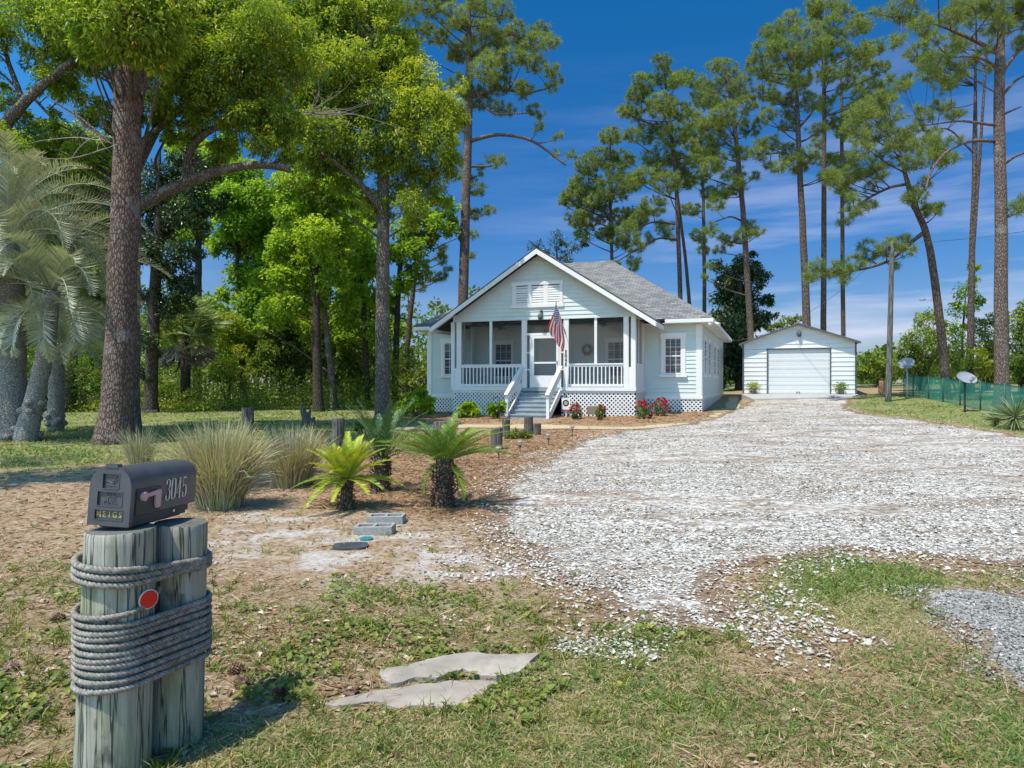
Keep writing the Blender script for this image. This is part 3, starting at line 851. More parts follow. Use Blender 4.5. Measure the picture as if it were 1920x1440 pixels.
for s in (-1, 1):
    p0 = np.array([PC + s * 4.70, PV - .52, APEX - 4.70 * SL - .16]); p1 = np.array([PC, PV - .52, APEX - .16])
    mb.prism([p0 - [0, 0, .10], p0 + [0, 0, .10], p1 + [0, 0, .10], p1 - [0, 0, .10]] if s < 0 else [p1 - [0, 0, .10], p1 + [0, 0, .10], p0 + [0, 0, .10], p0 - [0, 0, .10]], (0, .03, 0))
    mb.box((PC + s * 4.70 - .02, PV - .48, APEX - 4.70 * SL - .24), (PC + s * 4.70 + .02, -.5, APEX - 4.70 * SL - .07))
    q = PC + s * 4.0
    mb.prism([(PC + s * 4.68, PV - .48, APEX - 4.68 * SL - .13), (PC + s * 3.8, PV - .48, APEX - 3.8 * SL - .13), (PC + s * 3.8, PV - .03, APEX - 3.8 * SL - .13), (PC + s * 4.68, PV - .03, APEX - 4.68 * SL - .13)], (0, 0, .015))
u0, u1, v0, v1 = MU0 - .5, .5, -.5, DEPTH + .5
mb.box((u0, v0 - .02, EAVE), (PC - 4.75, v0 + .02, EZ - .02)); mb.box((PC + 4.75, v0 - .02, EAVE), (u1, v0 + .02, EZ - .02))
mb.box((u1 - .02, v0 + .022, EAVE), (u1 + .02, v1, EZ - .02)); mb.box((u0 - .02, v0 + .022, EAVE), (u0 + .02, v1, EZ - .02))
mb.build('fascia', M_white, house)
mb = MB()
mb.box((u0 + .03, v0 + .03, EAVE - .02), (PU0 - .02, -.03, EAVE)); mb.box((PU1 + .02, v0 + .03, EAVE - .02), (u1 - .03, -.03, EAVE))
mb.box((.03, -.03, EAVE - .022), (u1 - .03, v1 - .03, EAVE - .002)); mb.box((u0 + .03, -.03, EAVE - .022), (MU0 - .03, v1 - .03, EAVE - .002))
mb.build('soffit', M_white, house)

# corner boards
for (a, b) in (((-.20, -.045), (.03, -.018)), ((.018, -.045), (.045, .16)), ((MU0 - .03, -.045), (MU0 + .2, -.018)), ((.018, DEPTH - .16), (.045, DEPTH + .02))):
    mb = MB(); mb.box((a[0], a[1], SILL - .02), (b[0], b[1], EAVE - .03)); mb.build('corner_board', M_white, house)
for a_, b_ in (((MU0 - .03, -.06), (PU0, -.02)), ((PU1, -.06), (.06, -.02)), ((.02, -.018), (.06, DEPTH))):
    mb = MB(); mb.box((a_[0], a_[1], SILL - .10), (b_[0], b_[1], SILL + .02)); mb.build('skirt_board', M_white, house)

# lattice skirting
def lattice(a, b, z0a, z0b, z1, out, back=True):
    """diagonal laths between the plan points a and b, from the ground to z1"""
    a = np.array(a, float); b = np.array(b, float); o = np.array(out, float)
    W = np.linalg.norm(b - a); e = (b - a) / W
    mb = MB(); z0 = min(z0a, z0b); H = z1 - z0; sp = .165; w = .05
    P3 = lambda s, t, off: np.array([*(a + e * s + o * off), z0 + t])
    for sgn in (1, -1):
        off = .012 if sgn > 0 else .022
        kk = -H if sgn > 0 else 0
        while kk < W + H:
            if sgn > 0: s0, s1 = max(0, kk), min(W, kk + H); t0, t1 = s0 - kk, s1 - kk
            else: s0, s1 = max(0, kk - H), min(W, kk); t0, t1 = kk - s0, kk - s1
            if s1 - s0 > .03:
                t0 = min(max(t0, 0), H); t1 = min(max(t1, 0), H)
                mb.beam(P3(s0, t0, off), P3(s1, t1, off), .008, w, up=np.cross(P3(s1, t1, 0) - P3(s0, t0, 0), (*o, 0)))
            kk += sp
    mb.beam(P3(0, H - .03, .034), P3(W, H - .03, .034), .012, .06)
    mb.build('lattice_panel', M_white, house)
lattice((MU0, 0), (PU0, 0), gz(MU0, 0) - .05, gz(PU0, 0) - .05, SILL - .08, (0, -1))
lattice((PU1, 0), (.03, 0), gz(PU1, 0) - .05, gz(0, 0) - .05, SILL - .08, (0, -1))
lattice((.02, 0), (.02, DEPTH), gz(0, 3) - .1, gz(0, DEPTH) - .05, SILL - .08, (1, 0))
SU0, SU1 = hu(979, PV), hu(1052, PV)
lattice((PU0, PV), (SU0 - .02, PV), gz(PU0, PV) - .08, gz(SU0, PV) - .05, FLOOR - .12, (0, -1))
lattice((SU1 + .02, PV), (PU1, PV), gz(SU1, PV) - .08, gz(PU1, PV) - .05, FLOOR - .12, (0, -1))
lattice((PU1, PV), (PU1, -.03), gz(PU1, PV) - .05, gz(PU1, 0) - .05, FLOOR - .12, (1, 0))
mb = MB()                                                     # piers below the floor, and dark liner sheets painting shade behind the lattice
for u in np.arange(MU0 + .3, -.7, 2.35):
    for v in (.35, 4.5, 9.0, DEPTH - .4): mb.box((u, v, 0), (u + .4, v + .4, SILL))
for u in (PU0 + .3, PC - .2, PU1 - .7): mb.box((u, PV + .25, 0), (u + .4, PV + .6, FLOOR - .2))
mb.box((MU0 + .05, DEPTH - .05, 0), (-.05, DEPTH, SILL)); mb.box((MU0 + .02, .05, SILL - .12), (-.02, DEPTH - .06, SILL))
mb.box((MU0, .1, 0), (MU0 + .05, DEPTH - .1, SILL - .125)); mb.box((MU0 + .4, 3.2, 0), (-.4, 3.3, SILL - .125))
for (a_, b_) in (((MU0 + .06, .075), (PU0, .095)), ((PU1, .075), (-.06, .095)), ((-.07, .1), (-.055, DEPTH - .1))):  # liner sheets added behind the lattice as painted shade
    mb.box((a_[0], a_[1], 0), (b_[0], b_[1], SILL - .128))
mb.box((PU0 + .03, PV + .085, 0), (SU0, PV + .10, FLOOR - .13)); mb.box((SU1, PV + .085, 0), (PU1 - .08, PV + .10, FLOOR - .13)); mb.box((PU1 - .075, PV + .1, 0), (PU1 - .06, -.03, FLOOR - .13))  # the same shade liner behind the porch lattice
mb.build('piers_and_shade_liner', M_crawl_shade, house)

# porch
mb = MB(); mb.box((PU0 - .02, PV - .06, FLOOR - .10), (PU1 + .02, -.025, FLOOR)); mb.build('porch_floor', M_deck, house)
for a_, b_ in (((PU0 - .03, PV - .085), (SU0, PV - .062)), ((SU1, PV - .085), (PU1 + .03, PV - .062)), ((PU1 + .022, PV - .06), (PU1 + .045, -.03))):
    mb = MB(); mb.box((a_[0], a_[1], FLOOR - .11), (b_[0], b_[1], FLOOR + .03)); mb.build('floor_trim', M_white, house)
mb = MB(); mb.box((PU0 + .15, PV + .15, HEAD + .20), (PU1 - .15, -.03, HEAD + .22)); mb.build('porch_ceiling', M_ceil, house)
U = lambda px: hu(px, PV)
RAILZ = FLOOR + .97
def post(u0, u1, v0, v1, z0=FLOOR, z1=HEAD, n='porch_post'):
    mb = MB(); mb.box((u0, v0, z0), (u1, v1, z1)); return mb.build(n, M_white, house)
post(U(845.5), U(852), PV, PV + .12); post(U(856), U(864.5), PV, PV + .12)
post(U(978), U(987.5), PV, PV + .14); post(U(1056.5), U(1066), PV, PV + .14)
post(U(1169), U(1178.5), PV, PV + .12); post(U(1183), U(1191.7), PV, PV + .12)
post(U(852), U(856), PV + .01, PV + .11, FLOOR, FLOOR + .82, 'corner_panel'); post(U(1178.5), U(1183), PV + .01, PV + .11, FLOOR, FLOOR + .82, 'corner_panel')
post(U(917.5), U(922), PV + .02, PV + .1, RAILZ, HEAD, 'mullion'); post(U(1114), U(1119), PV + .02, PV + .1, RAILZ, HEAD, 'mullion')
for uu in (PU0, PU1 - .12):
    post(uu, uu + .12, PV + .12, PV + .30); post(uu, uu + .12, -.34, -.025); post(uu + .03, uu + .09, -1.14, -1.06, RAILZ, HEAD, 'mullion')
    mb = MB(); mb.box((uu + .02, PV + .3, FLOOR), (uu + .10, -.34, RAILZ)); mb.build('side_panel', M_white, house)
    mb = MB(); mb.add([(uu + .06, PV + .3, RAILZ), (uu + .06, -.34, RAILZ), (uu + .06, -.34, HEAD), (uu + .06, PV + .3, HEAD)], [(0, 1, 2, 3)]); mb.build('insect_screen', M_screen, house)
def railing(u0, u1):
    mb = MB()
    mb.box((u0, PV - .02, RAILZ - .05), (u1, PV + .12, RAILZ)); mb.box((u0, PV + .01, RAILZ - .13), (u1, PV + .08, RAILZ - .052))
    mb.box((u0, PV - .03, FLOOR + .06), (u1, PV + .10, FLOOR + .16)); mb.box((u0, PV - .0, FLOOR + .0), (u1, PV + .08, FLOOR + .058))
    n = round((u1 - u0) / .155)
    for k in range(n):
        u = u0 + (k + .5) * (u1 - u0) / n
        mb.box((u - .022, PV + .015, FLOOR + .162), (u + .022, PV + .06, RAILZ - .132))
    mb.build('railing', M_white, house)
railing(U(864.5), U(978)); railing(U(1066), U(1169))
def screen(u0, u1, z0, z1, v=None):
    v = PV + .09 if v is None else v
    mb = MB(); mb.add([(u0, v, z0), (u1, v, z0), (u1, v, z1), (u0, v, z1)], [(0, 1, 2, 3)]); mb.build('insect_screen', M_screen, house)
screen(U(864.5), U(978), FLOOR, HEAD); screen(U(1066), U(1169), FLOOR, HEAD); screen(U(852), U(856), FLOOR + .82, HEAD); screen(U(1178.5), U(1183), FLOOR + .82, HEAD)
# the entry: transom, sidelights and screen door between the two middle posts
D0, D1 = U(987.5), U(1056.5); TZ = FLOOR + 2.13
d0, d1 = U(996.5), U(1048)
mb = MB()
mb.box((D0, PV + .02, TZ), (D1, PV + .12, TZ + .09)); mb.box((d0 - .08, PV + .02, FLOOR), (d0, PV + .12, TZ - .002)); mb.box((d1, PV + .02, FLOOR), (d1 + .08, PV + .12, TZ - .002))
for zz in (.72, 1.40):
    mb.box((D0, PV + .03, FLOOR + zz), (d0 - .082, PV + .1, FLOOR + zz + .05)); mb.box((d1 + .082, PV + .03, FLOOR + zz), (D1, PV + .1, FLOOR + zz + .05))
mb.build('entry_frame', M_white, house)
screen(D0, D1, TZ + .09, HEAD); screen(D0, d0 - .08, FLOOR, TZ); screen(d1 + .08, D1, FLOOR, TZ)
mb = MB(); st = .11
mb.box((d0 + .005, PV - .01, FLOOR + .02), (d0 + st, PV + .03, TZ - .01)); mb.box((d1 - st, PV - .01, FLOOR + .02), (d1 - .005, PV + .03, TZ - .01))
mb.box((d0 + st, PV - .01, TZ - .13), (d1 - st, PV + .03, TZ - .012)); mb.box((d0 + st, PV - .01, FLOOR + .98), (d1 - st, PV + .03, FLOOR + 1.05)); mb.box((d0 + st, PV - .01, FLOOR + .02), (d1 - st, PV + .028, FLOOR + .50))
door = mb.build('screen_door', M_white, house)
mb = MB(); mb.add([(d0 + st, PV + .01, FLOOR + .5), (d1 - st, PV + .01, FLOOR + .5), (d1 - st, PV + .01, TZ - .13), (d0 + st, PV + .01, TZ - .13)], [(0, 1, 2, 3)]); mb.build('door_screen', M_screen, door)
mb = MB(); mb.box((d1 - .085, PV - .05, FLOOR + .96), (d1 - .06, PV - .012, FLOOR + 1.08)); mb.build('handle', M_dark, door)

# windows
def window(o, ax, w, h, z0, trim=.16, sash=True, proud=.03, frame=.03):
    """o: plan point of the lower left corner, ax: plan direction along the wall; the outward side is right of ax"""
    o = np.array(o, float); ax = np.array(ax, float); n = np.array([ax[1], -ax[0]])
    def bx(mb, s0, s1, t0, t1, d0_, d1_):
        P = lambda s, dd: o + ax * s + n * dd
        q = [P(s0, d0_), P(s1, d0_), P(s1, d1_), P(s0, d1_)]
        v = [(*p, z0 + t0) for p in q] + [(*p, z0 + t1) for p in q]
        mb.add(v, [(0, 1, 2, 3), (7, 6, 5, 4), (0, 4, 5, 1), (1, 5, 6, 2), (2, 6, 7, 3), (3, 7, 4, 0)])
    mb = MB()
    p = proud
    bx(mb, -trim, 0, -.02, h + .0, .0, p + frame); bx(mb, w, w + trim, -.02, h, .0, p + frame)
    bx(mb, -trim - .03, w + trim + .03, h, h + trim + .04, .0, p + frame * 1.5); bx(mb, -trim - .06, w + trim + .06, -.12, -.02, .0, p + frame * 3.2)
    q = frame * .5
    bx(mb, 0, .035, 0, h, 0, p + q); bx(mb, w - .035, w, 0, h, 0, p + q); bx(mb, .035, w - .035, h - .04, h, 0, p + q); bx(mb, .035, w - .035, 0, .05, 0, p + q)
    bx(mb, .035, w - .035, h * .5 - .025, h * .5 + .025, 0, p + q * 1.2)
    f = mb.build('window', M_white, house)
    mb = MB()
    for z_ in (0, 1):
        for k in (1, 2): bx(mb, w * k / 3 - .009, w * k / 3 + .009, .05 if z_ == 0 else h * .5 + .025, h * .5 - .025 if z_ == 0 else h - .04, .004, p + q * .4)
        bx(mb, .035, w - .035, h * (.25 + .5 * z_) - .008, h * (.25 + .5 * z_) + .008, .004, p + q * .5)
    mb.build('muntin', M_white, f)
    mb = MB(); bx(mb, .034, w - .034, .04, h - .035, .003, p - .001); mb.build('pane', M_glass, f)
uw = hu(1246.5, 0); window((uw, 0), (1, 0), hu(1278, 0) - uw, 1.48, 1.90)
window((hu(833.5, 0), 0), (1, 0), .78, 1.48, 1.90)
uw = hu(929, 0); window((uw, 0), (1, 0), .78, 1.48, 1.80, .10); uw = hu(1139.5, 0); window((uw, 0), (1, 0), .82, 1.48, 1.80, .10)
for v in (1.35, 3.6, 6.8, 9.2): window((0, v), (0, 1), .78, 1.48, 1.90, .13, proud=.027, frame=.003)
# front door behind the screen
mb = MB(); ud = hu(1000, 0) + .35
mb.box((ud - .1, -.07, FLOOR), (ud, -.02, FLOOR + 2.1)); mb.box((ud + .92, -.07, FLOOR), (ud + 1.02, -.02, FLOOR + 2.1)); mb.box((ud - .1, -.07, FLOOR + 2.1), (ud + 1.02, -.02, FLOOR + 2.22)); mb.box((ud, -.045, FLOOR), (ud + .92, -.02, FLOOR + 2.098))
mb.build('front_door', M_white, house)

# louvred gable vent
vg = hu(960, PV); gx0, gx1 = hu(961, PV), hu(1055.5, PV)
gv0, gv1 = 4.66, 5.58
mb = MB(); y0_, y1_ = PV - .05, PV + .0
cells = [(hu(a, PV), hu(b_, PV)) for a, b_ in ((968.5, 990), (997.5, 1019.5), (1028, 1050))]
mb.box((gx0 - .05, y0_ - .03, gv0 - .07), (gx1 + .05, y1_, gv0 + .05)); mb.box((gx0 - .03, y0_ - .02, gv1 - .08), (gx1 + .03, y1_, gv1 + .06))
edges = [gx0] + [c_ for ab in cells for c_ in ab] + [gx1]
for k in range(0, 8, 2): mb.box((edges[k], y0_, gv0 + .052), (edges[k + 1], y1_, gv1 - .082))
vent = mb.build('gable_vent', M_white, house)
for a, b_ in cells:
    mb = MB(); n = 8
    for k in range(n):
        zz = gv0 + .06 + (gv1 - gv0 - .16) * k / n
        mb.prism([(a, PV - .04, zz), (a, PV - .035, zz + .02), (a, PV - .026, zz + .075), (a, PV - .026, zz + .06)], (b_ - a, 0, 0))
    mb.build('louvre', M_white, vent)
    mb = MB(); mb.box((a, PV - .0245, gv0 + .05), (b_, PV - .023, gv1 - .08)); mb.build('vent_backing', M_dark, vent)

# steps and stair rails
NS, RUN = 7, .27
sb0, sb1 = SU0 + .05, SU1 - .05
zg = gz((SU0 + SU1) / 2, PV - NS * RUN)
rise = (FLOOR - .02 - zg) / NS
mb = MB()
for k in range(NS - 0):
    zt = zg + rise * (NS - 1 - k) + rise * 0
    if k == NS - 1: break
    v1_ = PV - .09 - RUN * k
    mb.box((sb0, v1_ - RUN - .03, zt - .045), (sb1, v1_, zt))
    mb.box((sb0 + .02, v1_ - RUN + .0, zt - rise), (sb1 - .02, v1_ - RUN + .025, zt - .047))
mb.box((sb0, PV - .092, FLOOR - .14), (sb1, PV - .066, FLOOR - .002))
mb.build('steps', M_step, house)
vb = PV - RUN * (NS - .6)
for uu in (SU0, SU1):
    mb = MB()
    mb.box((uu - .055, vb - .11, zg - .1), (uu + .055, vb, zg + .92))
    mb.build('newel_post', M_white, house)
    top0 = np.array([uu, PV - .05, FLOOR + .86]); top1 = np.array([uu, vb - .18, zg + .90])
    mb = MB()
    mb.beam(top0, top1, .15, .045)
    for dz in (.17, .36): mb.beam(top0 - [0, 0, dz], np.array([uu, vb - .002, top1[2] + .05 - dz]), .045, .10)
    mb.beam(np.array([uu, PV - .09, FLOOR - .16]), np.array([uu, vb - .002, zg + .03]), .05, .26)
    mb.build('stair_rail', M_white, house)

# lamp over the entry, floodlight, house number on the post
lz = 4.30; lu = hu(1016, PV)
mb = MB(); mb.box((lu - .05, PV - .06, lz - .02), (lu + .05, PV - .023, lz + .16)); mb.tube([(lu, PV - .06, lz + .12), (lu, PV - .16, lz + .17), (lu, PV - .2, lz + .08)], .018, 8); mb.lathe([(.03, .07), (.10, .0), (.105, -.12), (.08, -.2), (.02, -.22)], (lu, PV - .2, lz - .02), 12)
mb.build('wall_lamp', plain('weathered_bronze', (.09, .12, .10), .5), house)
M_flood = plain('flood_lamp_glass', (.75, .70, .55), .3)
mb = MB(); fu, fv, fz = .52, -.35, EAVE - .02
mb.lathe([(.06, 0), (.06, .04)], (fu, fv, fz - .01), 12)
fl = mb.build('floodlight', M_white, house)
for sx in (-1, 1):
    mb = MB(); mb.tube([(fu, fv, fz), (fu + sx * .09, fv - .05, fz - .03), (fu + sx * .2, fv - .12, fz - .10)], [.03, .04, .085], 12); mb.build('lamp_head', M_flood, fl)
# ------------------------------------------------------------------ lettering
def text_mesh(name, s, size, mat, parent, M, depth=.002, bold=0.0, sx=1.0):
    cu = bpy.data.curves.new(name, 'FONT'); cu.body = s; cu.size = size; cu.extrude = depth
    cu.align_x = 'CENTER'; cu.align_y = 'CENTER'; cu.offset = bold
    t = bpy.data.objects.new(name, cu); COL.objects.link(t)
    dg = bpy.context.evaluated_depsgraph_get()
    me = bpy.data.meshes.new_from_object(t.evaluated_get(dg))
    bpy.data.objects.remove(t)
    me.name = name
    me.transform(Matrix.Diagonal((sx, 1, 1, 1))); me.transform(M)
    me.materials.clear(); me.materials.append(mat)
    o = bpy.data.objects.new(name, me); COL.objects.link(o); o.parent = parent
    return o
# text standing upright on a plane facing -v: local x -> u, local y -> z
def upright(u, v, z): return Matrix.Translation((u, v, z)) @ Matrix.Rotation(rad(90), 4, 'X')
nu = hu(1061, PV)
for k, ch in enumerate('3045'):
    text_mesh('house_number', ch, .19, M_dark, house, upright(nu, PV - .012, FLOOR + 1.44 - k * .165), .006, .004)

# ------------------------------------------------------------------ the garage
GO = np.array([-0.0, 0.0])
gr_d = 36.3
gR = np.array([(1605 - 960) / FOC * gr_d, gr_d])         # front right corner
GW, GD = 5.5, 7.5
SLAB = 0.98
garage = thing('garage', 'white metal-sided garage with one roll-up door at the end of the shell drive', 'garage', (gR[0], gR[1], 0), -HA)
M_metal = plain('white_metal_siding', (.68, .67, .65), .4, var=.04, scale=1.2, dirt=(.55, .56, .57))
M_trimg = plain('grey_metal_trim', (.085, .092, .095), .45)
M_door = plain('roll_door', (.64, .63, .615), .45, var=.03)
WZ, AZ = SLAB + 2.70, SLAB + 3.62
DW0, DW1, DZ = -4.24, -1.22, SLAB + 2.36
def ribbed(mb, a, b, z0, z1, out, pitch=.235, clip=None):
    a = np.array(a, float); b = np.array(b, float); o = np.array(out, float); e = b - a
    z_ = z0
    while z_ < z1 - .01:
        prof = [(0, .0), (.025, .022), (.06, .026), (.10, .012), (pitch, .0)]
        for (t0, d0_), (t1, d1_) in zip(prof[:-1], prof[1:]):
            za, zb = min(z_ + t0, z1), min(z_ + t1, z1)
            if zb - za < 1e-4: continue
            fa, fb = (clip(za), clip(zb)) if clip else ((0, 1), (0, 1))
            if fa[1] <= fa[0]: continue
            p = [a + e * fa[0] + o * d0_, a + e * fa[1] + o * d0_, a + e * fb[1] + o * d1_, a + e * fb[0] + o * d1_]
            mb.add([(*p[0], za), (*p[1], za), (*p[2], zb), (*p[3], zb)], [(0, 1, 2, 3)])
        z_ += pitch
mb = MB()
ribbed(mb, (-GW, 0), (DW0, 0), SLAB, DZ, (0, -1)); ribbed(mb, (DW1, 0), (0, 0), SLAB, DZ, (0, -1))
def gclip(z):
    if z <= WZ: return (0, 1)
    h = (AZ - z) / (AZ - WZ) * .5
    return (.5 - h, .5 + h)
ribbed(mb, (-GW, 0), (0, 0), DZ, AZ, (0, -1), clip=gclip)
ribbed(mb, (0, 0), (0, GD), SLAB, WZ, (1, 0)); ribbed(mb, (-GW, GD), (-GW, 0), SLAB, WZ, (-1, 0)); ribbed(mb, (0, GD), (-GW, GD), SLAB, WZ, (0, 1))
ribbed(mb, (0, GD), (-GW, GD), WZ, AZ, (0, 1), clip=gclip)
mb.build('wall', M_metal, garage)
mb = MB()
for s in (-1, 1):
    mb.prism([(-GW / 2, -.32, AZ + .04), (-GW / 2, -.32, AZ + .09), (-GW / 2 + s * (GW / 2 + .18), -.32, WZ + .03 - .06), (-GW / 2 + s * (GW / 2 + .18), -.32, WZ - .02 - .06)][::s], (0, GD + .6, 0))
mb.build('roof', M_metal, garage)
mb = MB()
for s in (-1, 1):
    mb.prism([(-GW / 2, -.34, AZ - .0), (-GW / 2, -.34, AZ + .10), (-GW / 2 + s * (GW / 2 + .2), -.34, WZ - .02), (-GW / 2 + s * (GW / 2 + .2), -.34, WZ - .13)][::s], (0, .018, 0))
mb.build('rake_trim', M_trimg, garage)
for x0 in (-GW - .03, -.05):
    mb = MB(); mb.box((x0, -.04, SLAB), (x0 + .08, .05, WZ - .02)); mb.build('corner_trim', M_trimg, garage)
mb = MB()
mb.box((DW0 - .06, -.035, SLAB), (DW0, .03, DZ)); mb.box((DW1, -.035, SLAB), (DW1 + .06, .03, DZ)); mb.box((DW0 - .06, -.037, DZ), (DW1 + .06, .03, DZ + .05))
mb.build('door_frame', M_trimg, garage)
mb = MB(); n = 11; h = (DZ - SLAB) / n
V0 = .07
for k in range(n):
    z0 = SLAB + k * h
    g = .014
    prof = [(0, V0 + .012), (g, V0 - .004), (h * .5, V0 - .010), (h - g, V0 - .004), (h, V0 + .012)] if k % 2 == 0 else [(0, V0 + .012), (g * .5, V0 - .002), (h - g * .5, V0 - .002), (h, V0 + .012)]
    for (t0, a_), (t1, b_) in zip(prof[:-1], prof[1:]):
        mb.add([(DW0, a_, z0 + t0), (DW1, a_, z0 + t0), (DW1, b_, z0 + t1), (DW0, b_, z0 + t1)], [(0, 1, 2, 3)])
dr_ = mb.build('roll_up_door', M_door, garage)
for x0 in (-.09, .03):
    mb = MB(); mb.box((-GW / 2 + x0, V0 - .05, SLAB + .06), (-GW / 2 + x0 + .06, V0, SLAB + .12)); mb.build('handle', M_trimg, dr_)
mb = MB(); mb.box((DW0, .16, SLAB), (DW1, .18, DZ)); mb.build('door_backing', M_trimg, garage)
mb = MB(); mb.lathe([(.03, .22), (.10, .14), (.11, -.0), (.075, -.10), (.02, -.12)], (-GW / 2 + .05, -.15, AZ - .52), 12); mb.box((-GW / 2 - .02, -.08, AZ - .50), (-GW / 2 + .12, -.028, AZ - .34))
mb.build('wall_lamp', M_trimg, garage)
# concrete apron sloping down to the drive
M_conc = plain('concrete', (.36, .355, .335), .85, var=.12, scale=6, dirt=(.26, .25, .23), bumpy=.3)
aw0, aw1, av = -GW + .55, -.35, -1.75
zf = [float(terr(*(gR + u * UU + av * VV))) + .06 for u in (aw0, aw1)]
mb = MB()
top = [(-GW - .05, .10, SLAB), (-GW - .05, -.72, SLAB - .01), (aw0, av, zf[0]), (aw1, av, zf[1]), (.05, -.72, SLAB - .01), (.05, .10, SLAB)]
bot = [(p[0], p[1], p[2] - .9) for p in top]
mb.add(top + bot, [(0, 1, 4, 5), (1, 2, 3, 4)])
mb.add(top + bot, [(k_, k_ + 6, k_ + 7, k_ + 1) for k_ in range(5)])
mb.box((-GW, .102, SLAB - .9), (0, GD, SLAB))
apron = mb.build('concrete_apron', M_conc); apron.location = (gR[0], gR[1], 0); apron.rotation_euler = (0, 0, -HA); tag(apron, kind='structure')
def gw(u, v, z): p = gR + u * UU + v * VV; return np.array([p[0], p[1], z])
# ------------------------------------------------------------------ mailbox on two roped pilings
def piling_mat():
    m, nt, b, Lk = nodes_of('weathered_piling_wood')
    co = coord(nt)
    g = noise_node(nt, mapping(nt, co, (44, 44, 2.6)), 1.0, 9, .74)
    g2 = noise_node(nt, mapping(nt, co, (9, 9, 2.2)), 1.2, 6, .62)
    c = ramp(nt, [(.25, (.17, .165, .13)), (.42, (.28, .275, .22)), (.58, (.39, .38, .31)), (.75, (.48, .47, .39))]); Lk(g.outputs[0], c.inputs[0])
    green = mix(nt, ramp_val(nt, g2.outputs[0], .46, .66), c.outputs[0], mix(nt, 1, c.outputs[0], (.80, .84, .62), 'MULTIPLY'))
    cr = noise_node(nt, mapping(nt, co, (24, 24, .8)), 1.0, 4, .55)
    line = ramp(nt, [(.475, (0, 0, 0)), (.492, (1, 1, 1)), (.508, (1, 1, 1)), (.525, (0, 0, 0))]); Lk(cr.outputs[0], line.inputs[0])
    blot = ramp_val(nt, noise_node(nt, mapping(nt, co, (7, 7, 3.5)), 1.3, 5, .6).outputs[0], .58, .66)
    col = mix(nt, math_node(nt, 'MULTIPLY', blot, .7), green, (.07, .068, .055))
    col = mix(nt, math_node(nt, 'MULTIPLY', line.outputs[0], .85), col, (.03, .03, .026))
    Lk(col, b.inputs['Base Color']); b.inputs['Roughness'].default_value = .88; b.inputs['Specular IOR Level'].default_value = .15
    h = mix(nt, .4, g.outputs[0], math_node(nt, 'SUBTRACT', 1.0, line.outputs[0]))
    bump(nt, h, b, .5, .012)
    return m
M_pile = piling_mat()
M_endgrain = plain('end_grain', (.12, .115, .10), .9, var=.4, scale=30)

def piling(name, label, cat, base, top, r0, r1, group, seed, sides=72, rows=46, slant=0.0, mat=None):
    rs = np.random.RandomState(seed)
    base = np.array(base, float); top = np.array(top, float)
    o = thing(name, label, cat, base, 0, group)
    a = np.linspace(0, 2 * np.pi, sides, endpoint=False)
    t = np.linspace(0, 1, rows)
    ax = top - base
    R = (r0 + (r1 - r0) * t)[:, None] * (1 + .030 * (fbm(np.cos(a) * 2 + seed, np.sin(a) * 2, 3)[None, :] - .5) * 2)
    R = R * (1 + .02 * (fbm(np.repeat(a[None], rows, 0) * 7, np.repeat(t[:, None] * 2.0, sides, 1) + seed, 3) - .5))
    ck = np.zeros(sides)
    for _ in range(5): ck[rs.randint(sides)] = rs.uniform(.02, .06)
    R = R * (1 - ck[None, :] * np.clip(fbm(np.repeat(a[None], rows, 0), t[:, None] * 3 + a[None] * 2 + seed, 2) * 2 - .5, 0, 1))
    R[-1] *= .965
    V = np.stack([R * np.cos(a), R * np.sin(a), np.zeros_like(R)], -1) + t[:, None, None] * ax
    V[-1, :, 2] += slant * np.cos(a) * r1
    V[-2, :, 2] += slant * np.cos(a) * r1 - .0 + ax[2] / rows - .008
    mb = MB()
    i = np.arange(rows - 1)[:, None] * sides; j = np.arange(sides)[None]; j2 = (j + 1) % sides
    mb.add(V.reshape(-1, 3), np.stack([i + j, i + j2, i + sides + j2, i + sides + j], -1).reshape(-1, 4), smooth=True)
    body = mb.build('post', mat or M_pile, o)
    mb = MB(); c_ = V[-1].mean(0) - [0, 0, .004]
    mb.add(np.concatenate([V[-1] * [1, 1, 1], [c_]]), [(k, (k + 1) % sides, sides) for k in range(sides)])
    mb.build('end_grain', M_endgrain, o)
    return o
GP = 'weathered wooden pilings under the mailbox'
PL = piling('wooden_piling', 'thick weathered grey piling with a red reflector, wrapped in rope under the mailbox door', 'piling', (-1.548, 2.745, -.08), (-1.512, 2.745, .940), .135, .124, GP, 5, slant=.02)
PR = piling('wooden_piling', 'slimmer weathered grey piling wrapped in rope beneath the back end of the mailbox', 'piling', (-1.424, 2.985, -.08), (-1.386, 2.97, .922), .114, .104, GP, 9, slant=-.03)
# red reflector nailed to the front piling
an = rad(-19); nn_ = rad(-36); rc = np.array([math.cos(an), math.sin(an)])
zr = .682
bx = np.array([-1.548, 2.745]) + np.array([.036, 0]) * .75
pr = np.array([*(bx + rc * .146), zr])
tq = Vector((math.cos(nn_), math.sin(nn_), -.05)).to_track_quat('Z', 'Y').to_matrix().to_4x4()
def disc_part(name, r, th, mat, parent, c, off):
    mb = MB(); mb.lathe([(r * .98, 0), (r, th * .4), (r * .97, th)], (0, 0, off), 36)
    o = mb.build(name, mat, parent)
    o.data.transform(Matrix.Translation(Vector(c) - parent.location) @ tq)
    return o
rf = disc_part('reflector_rim', .0375, .004, plain('reflector_rim', (.62, .60, .58), .5), PL, pr, 0)
disc_part('reflector', .034, .003, plain('red_reflector', (.62, .018, .012), .35, var=.1, scale=60), PL, pr, .0032)

